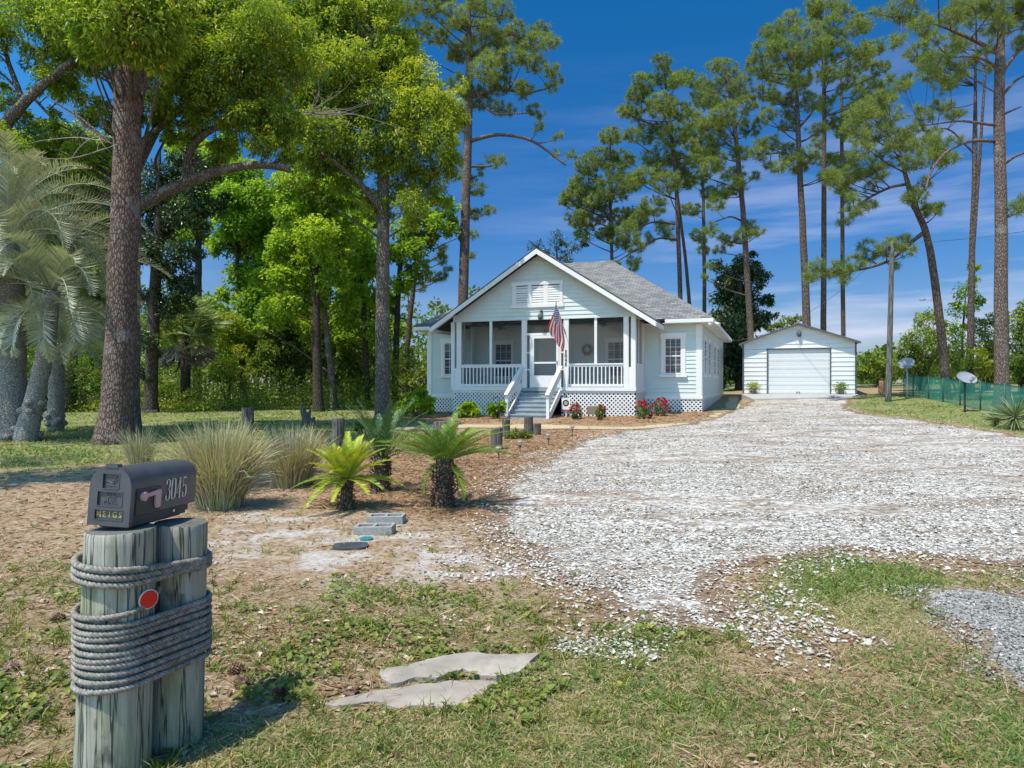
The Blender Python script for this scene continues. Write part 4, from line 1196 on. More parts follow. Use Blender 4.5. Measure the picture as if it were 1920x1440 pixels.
def rope_mat():
    m, nt, b, Lk = nodes_of('old_rope')
    n = noise_node(nt, coord(nt), 55, 6, .7); n2 = noise_node(nt, coord(nt), 6, 4)
    c = ramp(nt, [(.25, (.08, .073, .06)), (.5, (.27, .25, .215)), (.75, (.50, .475, .425))]); Lk(n.outputs[0], c.inputs[0])
    c2 = mix(nt, ramp_val(nt, n2.outputs[0], .4, .7), c.outputs[0], mix(nt, 1, c.outputs[0], (.72, .70, .66), 'MULTIPLY'))
    Lk(c2, b.inputs['Base Color']); b.inputs['Roughness'].default_value = .95; b.inputs['Specular IOR Level'].default_value = .1
    bump(nt, noise_node(nt, coord(nt), 260, 3, .8).outputs[0], b, .5, .004)
    return m
M_rope = rope_mat()
def hull_loop(c0, r0, c1, r1, n=140):
    """closed convex loop round two circles, anticlockwise, as plan points"""
    a = np.linspace(0, 2 * np.pi, 400, endpoint=False)
    P = np.concatenate([np.stack([c[0] + r * np.cos(a), c[1] + r * np.sin(a)], 1) for c, r in ((c0, r0), (c1, r1))])
    ctr = P.mean(0)
    th = np.linspace(0, 2 * np.pi, n, endpoint=False)
    D = np.stack([np.cos(th), np.sin(th)], 1)
    # convex hull (monotone chain) then resample
    Q = P[np.lexsort((P[:, 1], P[:, 0]))]
    def half(Q):
        h = []
        for p in Q:
            while len(h) > 1 and (h[-1][0] - h[-2][0]) * (p[1] - h[-2][1]) - (h[-1][1] - h[-2][1]) * (p[0] - h[-2][0]) <= 0: h.pop()
            h.append(p)
        return h
    H = np.array(half(Q)[:-1] + half(Q[::-1])[:-1])
    H2 = np.concatenate([H, H[:1]]); s = np.concatenate([[0], np.cumsum(np.hypot(*np.diff(H2, axis=0).T))])
    q = np.linspace(0, s[-1], n, endpoint=False)
    return np.stack([np.interp(q, s, H2[:, 0]), np.interp(q, s, H2[:, 1])], 1)
def twist_rope(mb, pts, R=.0112, turns_per_m=21):
    """three strands laid round a centre line"""
    P = np.asarray(pts, float)
    s = np.concatenate([[0], np.cumsum(np.linalg.norm(np.diff(P, axis=0), axis=1))])
    n = int(s[-1] / .0075); q = np.linspace(0, s[-1], n)
    P = np.stack([np.interp(q, s, P[:, k]) for k in range(3)], 1)
    T = unit(np.gradient(P, axis=0)); N = unit(np.cross(T, np.array([0, 0, 1.0]))); B = np.cross(T, N)
    for k in range(3):
        a = q * turns_per_m * 2 * np.pi + k * 2.094
        C = P + (np.cos(a)[:, None] * N + np.sin(a)[:, None] * B) * R * .5
        mb.tube(C, R * .58, 6)
cL, cR = np.array([-1.527, 2.745]), np.array([-1.402, 2.978])
mb = MB(); pts = []
lp = hull_loop(cL, .143, cR, .122)
st_ = np.argmax(lp[:, 1]); lp = np.roll(lp, -st_, axis=0)
NW = 9; n = len(lp)
for w in range(NW):
    j = .0015 * np.sin(w * 2.1)
    for k in range(n):
        pts.append((lp[k, 0] * 1, lp[k, 1], .622 - (w + k / n) * .0255 + .004 * math.sin(k * .05 + w * 1.7)))
last = pts[-1]
for k in range(n): pts.append((lp[k, 0] + 0, lp[k, 1] - .003, .622 - (NW + k / n * .12) * .0255 - .024 * min(1, k / 10) - .004 * math.sin(k * .05)))
twist_rope(mb, pts)
# the first turn runs round the front piling alone and dives between the two
a = np.linspace(rad(140), rad(385), 70)
twist_rope(mb, np.stack([cL[0] + .144 * np.cos(a), cL[1] + .144 * np.sin(a), .650 - .012 * np.sin((a - a[0]) * .85) + .035 * np.clip((a - rad(300)) / rad(70), 0, 1) ** 2], 1))
rope_lo = mb.build('rope', M_rope, loc=(-1.45, 2.85, .5))
tag(rope_lo, 'wide band of ten tight turns of grey rope low on the mailbox pilings', 'rope', 'ropes wound round the mailbox pilings')
mb = MB()
lp2 = hull_loop(cL, .142, cR, .121); lp2 = np.roll(lp2, -np.argmax(lp2[:, 1]), axis=0)
pts = []
for w in range(3):
    for k in range(n):
        x_, y_ = lp2[k]
        zz = .832 - .028 * (w + k / n) - .10 * (x_ + 1.52) * (1 if True else 0)
        tight = np.clip((x_ + 1.42) / .1, 0, 1)
        zz = zz + tight * (w - 1.0) * .012
        pts.append((x_, y_, zz))
twist_rope(mb, pts, .0128, 20)
rope_hi = mb.build('rope', M_rope, loc=(-1.45, 2.85, .76))
tag(rope_hi, 'three loose turns of dark grey rope above the red reflector', 'rope', 'ropes wound round the mailbox pilings')

# the mailbox
M_box = plain('black_plastic', (.065, .068, .075), .42, var=.25, scale=7, spec=.45, dirt=(.10, .095, .085))
M_boxs = plain('dull_black_plastic', (.055, .054, .053), .6, var=.3, scale=9, dirt=(.10, .085, .07))
mail = thing('mailbox', 'black plastic mailbox with a pink flag and white house number on the roped pilings', 'mailbox', (-1.544, 2.719, .957))
mail.rotation_euler = (-.039, .055, -.071)
W2, HS, HT, LN = .0835, .146, .226, .49
def arch(w, hs, ht, z0=0.0, n=16):
    a = np.linspace(0, np.pi, n)
    return [(w, z0)] + [(w * np.sign(np.cos(t)) * abs(np.cos(t)) ** .8, hs + (ht - hs) * math.sin(t) ** .9) for t in a] + [(-w, z0)]
prof = arch(W2 - .003, HS, HT - .003, .036)
mb = MB(); n = len(prof); ys = [.012, .47, .483, LN]
V = []
for y_ in ys:
    k = 1.0 if y_ < .48 else (.985 if y_ < .487 else .94)
    V += [(p[0] * k, y_, .036 + (p[1] - .036) * (1 if k == 1 else 1 - (1 - k) * .8)) for p in prof]
F = [(r * n + i, r * n + i + 1, (r + 1) * n + i + 1, (r + 1) * n + i) for r in range(3) for i in range(n - 1)]
mb.add(V, F, smooth=True); mb.add(V[-n:], [tuple(range(n))]); mb.add([V[0], V[n - 1], V[3 * n + n - 1], V[3 * n]], [(0, 1, 2, 3)])
mb.build('body', M_box, mail)
mb = MB(); mb.box((-W2 + .001, .014, .0), (W2 - .001, .40, .0345)); mb.box((-W2 + .02, .40, .006), (W2 - .02, .455, .034)); mb.box((-.06, -.0 + .03, -.012), (.06, .40, 0))
mb.lathe([(.004, 0), (.003, .003)], (0, 0, 0), 10)
mb.build('base', M_boxs, mail)
# door: an arched plate with three sunk panels
ZT = lambda x_: HS + (HT + .002 - HS) * (max(0, 1 - (abs(x_) / W2) ** 2.5)) ** .55
holes = [(-.033, .033, .142, .200), (-.050, .050, .076, .132), (-.056, .056, .024, .062)]
mb = MB()
xs_ = np.unique(np.concatenate([np.linspace(-W2, W2, 45), [h for q in holes for h in q[:2]]]))
YF, YR = -.010, -.003
for xa, xb in zip(xs_[:-1], xs_[1:]):
    xm = (xa + xb) / 2
    cuts = sorted([(q[2], q[3]) for q in holes if q[0] <= xm <= q[1]])
    z = 0.0
    for c0, c1 in cuts + [(None, None)]:
        ta, tb = (ZT(xa), ZT(xb)) if c0 is None else (c0, c0)
        mb.add([(xa, YF, z), (xb, YF, z), (xb, YF, tb), (xa, YF, ta)], [(0, 1, 2, 3)])
        if c0 is not None: mb.add([(xa, YR, c0), (xb, YR, c0), (xb, YR, c1), (xa, YR, c1)], [(0, 1, 2, 3)]); z = c1
    mb.add([(xa, YF, ZT(xa)), (xb, YF, ZT(xb)), (xb, .013, ZT(xb)), (xa, .013, ZT(xa))], [(0, 1, 2, 3)], smooth=True)
    mb.add([(xa, YF, 0), (xb, YF, 0), (xb, .013, 0), (xa, .013, 0)], [(3, 2, 1, 0)])
    mb.add([(xa, .013, 0), (xb, .013, 0), (xb, .013, ZT(xb)), (xa, .013, ZT(xa))], [(3, 2, 1, 0)])
for sx in (-W2, W2): mb.add([(sx, YF, 0), (sx, .013, 0), (sx, .013, ZT(sx)), (sx, YF, ZT(sx))], [(0, 1, 2, 3)])
for a0, a1, b0, b1 in holes:
    mb.add([(a0, YF, b0), (a1, YF, b0), (a1, YF, b1), (a0, YF, b1), (a0, YR, b0), (a1, YR, b0), (a1, YR, b1), (a0, YR, b1)], [(0, 1, 5, 4), (1, 2, 6, 5), (2, 3, 7, 6), (3, 0, 4, 7)])
    for (p, q) in (((a0, b0), (a1, b0)), ((a0, b1), (a1, b1)), ((a0, b0), (a0, b1)), ((a1, b0), (a1, b1))):
        mb.beam((p[0], YF - .0008, p[1]), (q[0], YF - .0008, q[1]), .0035, .0024, up=(0, 1, 0))
mb.prism([(-.026, -.013, HT - .004), (.026, -.013, HT - .004), (.022, -.013, HT + .010), (-.022, -.013, HT + .010)], (0, .03, 0))
mdoor = mb.build('door', M_box, mail)
M_emb = plain('embossed_black', (.075, .08, .09), .4)
def onfront(x_, z_, y_=-.004): return Matrix.Translation((x_, y_, z_)) @ Matrix.Rotation(rad(90), 4, 'X')
text_mesh('embossed_lettering', 'U.S.', .024, M_emb, mdoor, onfront(.003, .117), .0016, .0004)
text_mesh('embossed_lettering', 'MAIL', .026, M_emb, mdoor, onfront(0, .094), .0016, .0004)
M_gold = plain('gold_letters', (.42, .33, .10), .5, var=.4, scale=120)
for k, ch in enumerate('MEIGS'):
    text_mesh('gold_letter', ch, .032, M_gold, mdoor, onfront(-.043 + .0215 * k, .0425, -.0035), .0006, .0008, .8)
mb = MB()                                                 # the raised bird emblem: a few curved lines
for pl in ([(-.024, .165), (-.012, .169), (0, .163), (.010, .166)], [(-.020, .155), (-.006, .151), (.008, .156), (.014, .150)], [(.004, .166), (.014, .178), (.022, .192)], [(.010, .160), (.020, .172), (.026, .186)], [(-.016, .160), (-.004, .157), (.010, .161)]):
    mb.tube([(a_, -.0035, b_) for a_, b_ in pl], .0016, 6)
mb.build('emblem', M_emb, mdoor)
# flag and numbers on the right side
SX = W2
M_pink = plain('sun_bleached_pink_plastic', (.62, .36, .38), .5, var=.1, scale=30)
mb = MB()
mb.prism([(SX + .004, .075, .118), (SX + .004, .175, .128), (SX + .004, .183, .121), (SX + .004, .180, .058), (SX + .004, .172, .053), (SX + .004, .150, .055), (SX + .004, .146, .062), (SX + .004, .143, .108), (SX + .004, .075, .104)][::-1], (.007, 0, 0))
aa = np.linspace(0, 2 * np.pi, 20, endpoint=False)
mb.prism([(SX, .066 + .018 * math.cos(t), .110 + .018 * math.sin(t)) for t in aa], (.014, 0, 0))
mb.build('flag', M_pink, mail)
mb = MB(); mb.box((SX - .002, .028, .040), (SX + .0015, .195, .140)); mb.build('flag_plate', M_boxs, mail)
M_num = plain('cream_vinyl', (.72, .66, .56), .5, var=.06)
def serif_digit(mb, ch, y0, z0, w, h):
    """high-contrast numerals: thick where the stroke runs upright, thin where it runs across"""
    def stroke(P, thick=.26, thin=.05):
        P = np.array(P, float); t = np.linspace(0, 1, len(P)); q = np.linspace(0, 1, max(2, 14 * (len(P) - 1)) if len(P) > 2 else 2)
        if len(P) > 2:
            Q = np.stack([np.interp(q, t, P[:, 0]), np.interp(q, t, P[:, 1])], 1)
            for _ in range(5): Q[1:-1] = (Q[:-2] + 2 * Q[1:-1] + Q[2:]) / 4
        else: Q = P
        T = np.gradient(Q, axis=0); T[:, 0] *= w; T[:, 1] *= h; T = unit(T)
        wd = (thin + (thick - thin) * np.abs(T[:, 1]) ** 2.5) * w
        N = np.stack([-T[:, 1], T[:, 0]], 1) * wd[:, None] / 2
        C = np.stack([y0 + Q[:, 0] * w, z0 + Q[:, 1] * h], 1)
        A, B = C + N, C - N
        V = np.concatenate([np.stack([np.full(len(A), SX + .0012), A[:, 0], A[:, 1]], 1), np.stack([np.full(len(B), SX + .0012), B[:, 0], B[:, 1]], 1)])
        k = len(A); mb.add(V, [(i, i + 1, k + i + 1, k + i) for i in range(k - 1)])
    def ball(c, r):
        a_ = np.linspace(0, 2 * np.pi, 14, endpoint=False)
        mb.add([(SX + .0015, y0 + c[0] * w + r * w * math.cos(t), z0 + c[1] * h + r * w * math.sin(t)) for t in a_], [tuple(range(14))])
    if ch == '3':
        stroke([(.14, .82), (.22, .96), (.5, 1.0), (.80, .92), (.84, .75), (.74, .58), (.45, .53)]); stroke([(.45, .53), (.78, .48), (.90, .28), (.80, .06), (.5, .0), (.2, .04), (.12, .18)]); ball((.2, .80), .12); ball((.18, .2), .13)
    if ch == '0': stroke([(.5, 1.0), (.82, .93), (.9, .5), (.82, .07), (.5, 0)], .28); stroke([(.5, 1.0), (.18, .93), (.1, .5), (.18, .07), (.5, 0)], .28)
    if ch == '4':
        stroke([(.66, 1.0), (.66, .0)], .27); stroke([(.64, .99), (.04, .28)], .10, .10); stroke([(.02, .27), (1.0, .27)], .05, .07); stroke([(.38, .01), (.94, .01)], .05, .06)
    if ch == '5':
        stroke([(.2, .96), (.86, .96)], .1, .16); stroke([(.2, .98), (.17, .50)], .07, .07); stroke([(.17, .50), (.35, .60), (.62, .60), (.86, .48), (.9, .28), (.8, .07), (.5, .0), (.22, .03), (.13, .16)]); ball((.2, .2), .13)
mb = MB()
for k, ch in enumerate('3045'): serif_digit(mb, ch, .228 + .043 * k, .072, .037, .088)
mb.build('number', M_num, mail)
mb = MB(); mb.add([(SX + .0004, .222, .062), (SX + .0004, .405, .062), (SX + .0004, .405, .168), (SX + .0004, .222, .168)], [(0, 1, 2, 3)])
mb.lathe([(.006, 0), (.004, .004)], (0, 0, 0), 10)
mb2 = MB(); mb2.prism([(SX + .0, .30 + .006 * math.cos(t), .022 + .006 * math.sin(t)) for t in aa], (.003, 0, 0)); mb2.build('bolt', plain('bright_bolt', (.6, .6, .6), .3, .8), mail)

# ------------------------------------------------------------------ broken concrete in the grass
def slab_piece(name, label, px, h, tilt, group):
    poly = px_poly([(400 + a_ / 3, 1000 + b_ / 3) for a_, b_ in px])
    pts = []
    for k in range(len(poly)):
        a_, b_ = poly[k], poly[(k + 1) % len(poly)]
        m_ = max(1, int(np.hypot(*(b_ - a_)) / .03))
        for q in range(m_): pts.append(a_ + (b_ - a_) * q / m_)
    P = np.array(pts); P = P + (np.stack([fbm(P[:, 0] * 9, P[:, 1] * 9, 3), fbm(P[:, 0] * 9 + 30, P[:, 1] * 9, 3)], 1) - .5) * .065
    lo, hi = P.min(0), P.max(0)
    X, Y = np.meshgrid(np.arange(lo[0], hi[0], .04), np.arange(lo[1], hi[1], .04)); X = X.ravel(); Y = Y.ravel()
    k = sdf(P, X, Y) > .02
    A = np.concatenate([P, np.stack([X[k], Y[k]], 1)]); m_ = len(P)
    r = delaunay_2d_cdt([Vector(p) for p in A], [(q, (q + 1) % m_) for q in range(m_)], [], 1, 1e-6)
    V = np.array([tuple(v) for v in r[0]]); T = np.array([f for f in r[2] if len(f) == 3])
    d_ = np.clip(sdf(P, V[:, 0], V[:, 1]), 0, .3)
    c_ = P.mean(0)
    Z = terr(V[:, 0], V[:, 1]) + h * (np.minimum(1, .55 + d_ / .10 * .45)) + tilt[0] * (V[:, 0] - c_[0]) + tilt[1] * (V[:, 1] - c_[1]) + .012 * (fbm(V[:, 0] * 5, V[:, 1] * 5) - .5)
    mb = MB(); b3 = np.stack([V[:, 0], V[:, 1], Z], 1)
    mb.add(b3, T, smooth=True)
    rim = np.arange(m_); low = b3[:m_] - [0, 0, h + .12]
    mb.add(np.concatenate([b3[:m_], low]), [(q, m_ + q, m_ + (q + 1) % m_, (q + 1) % m_) for q in range(m_)])
    o = mb.build(name, M_slab, loc=(c_[0], c_[1], 0))
    tag(o, label, 'concrete', group)
M_slab = plain('weathered_concrete', (.33, .285, .23), .9, var=.28, scale=5, dirt=(.25, .18, .12), bumpy=.25)
GSL = 'broken concrete pieces sunk in the grass'
slab_piece('concrete_slab', 'upper broken grey concrete piece with a rusty edge, standing proud of the grass', SLAB_UP, .042, (.0, .02), GSL)
slab_piece('concrete_slab', 'lower flat pale concrete piece lying nearest the camera in the weeds', SLAB_LO, .018, (0, .0), GSL)

# ------------------------------------------------------------------ cinder blocks and lids
M_cinder = plain('cinder_block', (.30, .28, .255), .95, var=.2, scale=45, bumpy=.6, dirt=(.20, .18, .15))
def cinder(label, px, rz, h=.15):
    p = ground_point(*px)
    o = MB(); Lb, Wb, t = .39, .19, .032
    o.box((-Lb / 2, -Wb / 2, -.06), (Lb / 2, -Wb / 2 + t, h)); o.box((-Lb / 2, Wb / 2 - t, -.06), (Lb / 2, Wb / 2, h))
    for x_ in (-Lb / 2, -t / 2, Lb / 2 - t): o.box((x_, -Wb / 2 + t, -.06), (x_ + t, Wb / 2 - t, h - .002))
    o.box((-Lb / 2 + t, -Wb / 2 + t, -.06), (Lb / 2 - t, Wb / 2 - t, .02))
    ob = o.build('cinder_block', M_cinder); ob.location = p; ob.rotation_euler = (rad(2), rad(-1.5), rz)
    bv = ob.modifiers.new('bevel', 'BEVEL'); bv.width = .005; bv.segments = 2; bv.limit_method = 'ANGLE'
    tag(ob, label, 'block', 'hollow concrete blocks by the sago palms')
cinder('front hollow concrete block, next to the small teal lid', (703, 1000), rad(-4), .085)
cinder('back hollow concrete block, right under the trunk of the sago palm', (725, 980), rad(-3), .085)
def lid(name, label, px, sx, sy, mat, cat, rz=0, h=.02):
    p = ground_point(*px); mb = MB()
    a = np.linspace(0, 2 * np.pi, 40, endpoint=False); e = 3.2
    P = [(sx * np.sign(math.cos(t)) * abs(math.cos(t)) ** (2 / e), sy * np.sign(math.sin(t)) * abs(math.sin(t)) ** (2 / e)) for t in a]
    mb.prism([(x_, y_, -.03) for x_, y_ in P][::1], (0, 0, .03 + h))
    for k in (-.4, 0, .4): mb.box((-sx * .6, sy * k - .006, h), (sx * .6, sy * k + .006, h + .004))
    o = mb.build(name, mat); o.location = p; o.rotation_euler = (0, 0, rz); tag(o, label, cat)
lid('meter_cover', 'dark grey rectangular meter cover set in the sand', (657, 1026), .16, .13, plain('meter_lid', (.055, .057, .062), .7, var=.2, scale=20), 'cover', rad(8))
lid('valve_lid', 'small teal plastic lid in the sand in front of the blocks', (687, 1012), .058, .06, plain('teal_plastic', (.03, .22, .22), .5, var=.15, scale=40), 'lid')

# ------------------------------------------------------------------ short posts along the bed
M_short = bark_mat('old_grey_post', (.10, .088, .07), (.27, .245, .205), (30, 30, 1.5), None, .5)
GPO = 'short weathered posts between lawn and palm bed'
def short_post(label, pxl, pxr, ytop, ybase, seed, slant=.03):
    p = ground_point((pxl + pxr) / 2, ybase); d = p[1]
    r = (pxr - pxl) / FOC * d / 2
    top = CAMZ + (720 - ytop) / FOC * d
    piling('wooden_post', label, 'post', (p[0], p[1], p[2] - .08), (p[0] + .01, p[1], top), r * 1.02, r, GPO, seed, 28, 14, slant, M_short)
short_post('lone grey post on the lawn behind the large cordgrass clump', 453, 475, 764, 826, 21)
short_post('stout grey post left of the dark green sago palm fronds', 622, 645, 784, 838, 22)
short_post('grey post half hidden behind the wide sago palm crown', 812, 845, 790, 838, 23)
short_post('grey post right of the wide sago palm, beside the first path light', 920, 942, 802, 842, 24)
short_post('short leaning post behind weeds in front of the steps', 941, 956, 786, 818, 25, -.05)
short_post('tall dark post in front of the porch steps', 982, 999, 781, 815, 26)
short_post('low stubby post touching the tall dark post by the steps', 999, 1014, 794, 815, 27)
p = ground_point(578, 803)
mb = MB(); s_ = p[1] / FOC
for q, r in (([(0, 0, -.1), (-.03, 0, .25), (-.16, .05, .5), (-.22, .02, .78)], [.19, .15, .10, .05]), ([(.05, 0, -.1), (.14, -.05, .18), (.20, -.04, .36)], [.14, .09, .04]), ([(-.05, 0, .1), (.0, .05, .42), (.06, .05, .58)], [.10, .07, .03])):
    mb.tube(np.array(q), r, 9)
o = mb.build('driftwood_stump', M_short); o.location = p; tag(o, 'broken jagged grey driftwood stump on the lawn by the second cordgrass clump', 'stump')

# ------------------------------------------------------------------ solar path lights
M_lamp = plain('bronze_plastic', (.09, .065, .05), .5); M_lens = plain('lamp_lens', (.62, .58, .48), .3); M_cap = plain('lamp_cap', (.30, .24, .19), .45)
def path_light(p, label):
    o = thing('path_light', label, 'path light', p, 0, 'solar path lights along the shell drive')
    mb = MB(); mb.tube([(0, 0, -.06), (0, 0, .15)], .011, 8); mb.build('stake', M_lamp, o)
    mb = MB(); mb.lathe([(.03, .15), (.045, .165), (.045, .17)], (0, 0, 0), 14); mb.build('collar', M_lamp, o)
    mb = MB(); mb.lathe([(.040, .1702), (.048, .235)], (0, 0, 0), 14); mb.build('lens', M_lens, o)
    mb = MB(); mb.lathe([(.075, .2352), (.075, .245), (.03, .275), (.0, .28)], (0, 0, 0), 18); mb.build('cap', M_cap, o)
path_light(ground_point(935, 863), 'solar path light nearest the camera, right of the sago palms')
path_light(ground_point(975, 850), 'second solar path light from the camera, left of the green weeds')
path_light(ground_point(1028, 835), 'third solar path light from the camera, on straw by the drive edge')
path_light(ground_point(1073, 817), 'farthest solar path light, nearest the house')

# ------------------------------------------------------------------ things at the house
# ceiling fans
def fan(u, label):
    o = thing('ceiling_fan', label, 'ceiling fan', hw(u, -1.05, HEAD + .20), -HA, 'ceiling fans on the porch')
    mb = MB(); mb.tube([(0, 0, 0), (0, 0, -.32)], .018, 8); mb.lathe([(.06, 0), (.03, -.05)], (0, 0, 0), 16); mb.build('rod', M_dark, o)
    mb = MB(); mb.lathe([(.05, -.30), (.115, -.33), (.12, -.4), (.07, -.435), (.07, -.46), (.02, -.50)], (0, 0, 0), 20); mb.build('motor', M_dark, o)
    for k in range(5):
        t = k * 2 * np.pi / 5 + .35
        mb = MB(); c_, s_ = math.cos(t), math.sin(t)
        P = lambda r, w, z_: (c_ * r - s_ * w, s_ * r + c_ * w, z_)
        mb.prism([P(.11, -.03, -.385), P(.2, -.065, -.39), P(.64, -.075, -.4), P(.66, 0, -.395), P(.64, .07, -.385), P(.2, .06, -.375), P(.11, .03, -.38)], (0, 0, .008))
        mb.build('fan_blade', M_dark, o)
fan(hu(938, -1.05), 'dark five-bladed ceiling fan on the left half of the porch')
fan(hu(1130, -1.05), 'dark five-bladed ceiling fan on the right half of the porch')
# wreath on the back wall of the porch
wu = hu(1101, -.08)
mb = MB(); rs = np.random.RandomState(4); n = 900
a = rs.uniform(0, 2 * np.pi, n); rr = .15 + rs.normal(0, .028, n)
pos = np.stack([np.cos(a) * rr, rs.normal(0, .02, n) - .03, np.sin(a) * rr], 1)
dv = unit(np.stack([np.cos(a), rs.normal(0, .5, n), np.sin(a)], 1) * .7 + np.stack([-np.sin(a), 0 * a, np.cos(a)], 1) + rs.normal(0, .4, (n, 3)))
leaves(mb, pos, dv, rand_dirs(n), .10, .025, rs.rand(n))
t_ = np.linspace(0, 2 * np.pi, 30); mb.tube(np.stack([np.cos(t_) * .15, 0 * t_ - .03, np.sin(t_) * .15], 1), .03, 8)
o = mb.build('wreath', leaf_mat('dried_wreath', [(0, (.16, .11, .05)), (.6, (.38, .30, .16)), (1, (.5, .44, .3))], .05)); o.location = hw(wu, -.03, FLOOR + 1.62); o.rotation_euler = (0, 0, -HA)
tag(o, 'round dried twig wreath on the back wall of the porch', 'wreath')
# flag
def flag_mat():
    m, nt, b, Lk = nodes_of('flag_cloth')
    uv = nt.nodes.new('ShaderNodeUVMap').outputs[0]
    sp = nt.nodes.new('ShaderNodeSeparateXYZ'); Lk(uv, sp.inputs[0])
    x_, y_ = sp.outputs[0], sp.outputs[1]
    st = math_node(nt, 'MODULO', math_node(nt, 'FLOOR', math_node(nt, 'MULTIPLY', y_, 12.999)), 2.0)
    stripes = mix(nt, st, (.66, .04, .05), (.80, .77, .74))
    can = math_node(nt, 'MULTIPLY', math_node(nt, 'LESS_THAN', x_, .4), math_node(nt, 'GREATER_THAN', y_, 6 / 13))
    def cell(v, k, off=0.0):
        f = math_node(nt, 'FRACT', math_node(nt, 'ADD', math_node(nt, 'MULTIPLY', v, k), off))
        return math_node(nt, 'POWER', math_node(nt, 'SUBTRACT', f, .5), 2.0)
    cx = math_node(nt, 'MULTIPLY', x_, 1 / .4); cy = math_node(nt, 'MULTIPLY', math_node(nt, 'SUBTRACT', y_, 6 / 13), 13 / 7)
    s1 = math_node(nt, 'LESS_THAN', math_node(nt, 'ADD', cell(cx, 6), cell(cy, 5)), .07)
    s2 = math_node(nt, 'LESS_THAN', math_node(nt, 'ADD', cell(cx, 6, .5), cell(cy, 5, .5)), .07)
    star = math_node(nt, 'MAXIMUM', s1, s2)
    blue = mix(nt, star, (.02, .035, .16), (.75, .75, .76))
    Lk(mix(nt, can, stripes, blue), b.inputs['Base Color']); b.inputs['Roughness'].default_value = .85
    t = nt.nodes.new('ShaderNodeBsdfTranslucent'); Lk(mix(nt, can, stripes, blue), t.inputs[0])
    ms = nt.nodes.new('ShaderNodeMixShader'); ms.inputs[0].default_value = .25
    Lk(b.outputs[0], ms.inputs[1]); Lk(t.outputs[0], ms.inputs[2]); Lk(ms.outputs[0], nt.nodes['Material Output'].inputs[0])
    return m
fl_b = hw(hu(1060, PV), PV - .03, FLOOR + 2.22); fl_t = at(1042.5, 567, hw(hu(1060, PV), PV)[1] - .95)
flag = thing('house_flag', 'American flag hanging in folds from an angled pole on the porch post', 'flag', fl_b)
mb = MB(); mb.tube([np.zeros(3), fl_t - fl_b], .013, 8); pole_ = mb.build('flagpole', plain('white_flagpole', (.7, .7, .7), .4), flag)
mb = MB(); mb.lathe([(.0, -.03), (.03, -.02), (.035, .01), (.02, .035), (0, .04)], tuple(fl_t - fl_b), 12); mb.build('finial', plain('gilt', (.55, .45, .2), .3, .6), flag)
mb = MB(); mb.tube([(0, .04, -.05), (0, 0, 0), (fl_t - fl_b) * .1], .022, 8); mb.build('bracket', M_dark, flag)
NI, NJ = 40, 48
ii = np.linspace(0, 1, NI); jj = np.linspace(0, 1, NJ)
I, J = np.meshgrid(ii, jj, indexing='ij')             # I down the hoist from the pole tip, J along the fly
pa = (fl_t - fl_b)
hoist = pa[None] * (0.98 - .62 * ii)[:, None]
FLY = 1.22
fold = np.sin(I * 17 + J * 1.5) * .06 * np.clip(J * 2.5, 0, 1)
# the cloth hangs straight down from the pole and drifts a little to the left in soft folds
spread = np.array([.46, -.20, 0])
Pf = hoist[:, None, :] + np.array([0, 0, -1.0]) * (FLY * (J ** .95) * (.84 + .16 * np.sin(I * 2.6)))[..., None] + np.array([.25, -1, 0]) * fold[..., None]
Pf = Pf + spread * ((I - .35) * .75 * np.clip(J * 1.2, 0, 1) ** .8)[..., None] - np.array([.20, 0, 0]) * (J * (1 - .4 * I))[..., None]
Pf[..., 0] += .035 * np.sin(J * 6 + I * 5) * J
mb = MB(); idx = (np.arange(NI - 1)[:, None] * NJ + np.arange(NJ - 1)[None]).ravel()
mb.add(Pf.reshape(-1, 3), np.stack([idx, idx + 1, idx + NJ + 1, idx + NJ], 1), smooth=True, uv=np.stack([J.ravel() * .998 + .001, 1 - I.ravel()], 1))
mb.build('cloth', flag_mat(), flag)
# small sign with a round emblem beside the steps, bronze plaque on a stake, garden hook
sp_ = hw(hu(1061, PV - .7), PV - .7); zs_ = float(terr(*sp_[:2]))
o = thing('yard_sign', 'small white square sign with a round dark emblem and red stripe beside the steps', 'sign', (sp_[0], sp_[1], zs_), -HA)
mb = MB(); mb.box((-.17, 0, .28), (.17, .02, .72)); mb.build('panel', M_white, o)
mb = MB(); mb.box((-.02, .022, -.1), (.02, .04, .6)); mb.build('stake', M_white, o)
def yring(r0, r1, y_, mat, nm):
    mb = MB(); a = np.linspace(0, 2 * np.pi, 32, endpoint=False); k = 32
    V = [(r0 * math.cos(t), y_, .53 + r0 * math.sin(t)) for t in a] + [(r1 * math.cos(t), y_, .53 + r1 * math.sin(t)) for t in a]
    mb.add(V, [(i, (i + 1) % k, k + (i + 1) % k, k + i) for i in range(k)]); mb.build(nm, mat, o)
yring(.075, .13, -.003, M_dark, 'emblem_ring'); yring(.001, .074, -.003, plain('tan_emblem', (.45, .32, .22), .6), 'emblem_face')
mb = MB(); mb.box((-.19, -.012, .22), (.26, .012, .275)); mb.build('red_stripe', plain('red_paint', (.5, .04, .04), .5), o)
sp_ = hw(hu(1110, PV - .55), PV - .55); zs_ = float(terr(*sp_[:2]))
o = thing('bronze_plaque', 'dark bronze plaque leaning on stakes between the two small rose bushes', 'plaque', (sp_[0], sp_[1], zs_), -HA)
mb = MB(); mb.prism([(-.21, 0, .10), (.21, 0, .10), (.21, .08, .42), (-.21, .08, .42)], (0, .02, 0)); mb.build('plate', plain('bronze_plate', (.16, .11, .075), .5, .3), o)
for sx in (-.15, .15): mb = MB(); mb.box((sx - .015, .03, -.1), (sx + .015, .05, .15)); mb.build('stake', M_dark, o)
p = ground_point(937, 790)
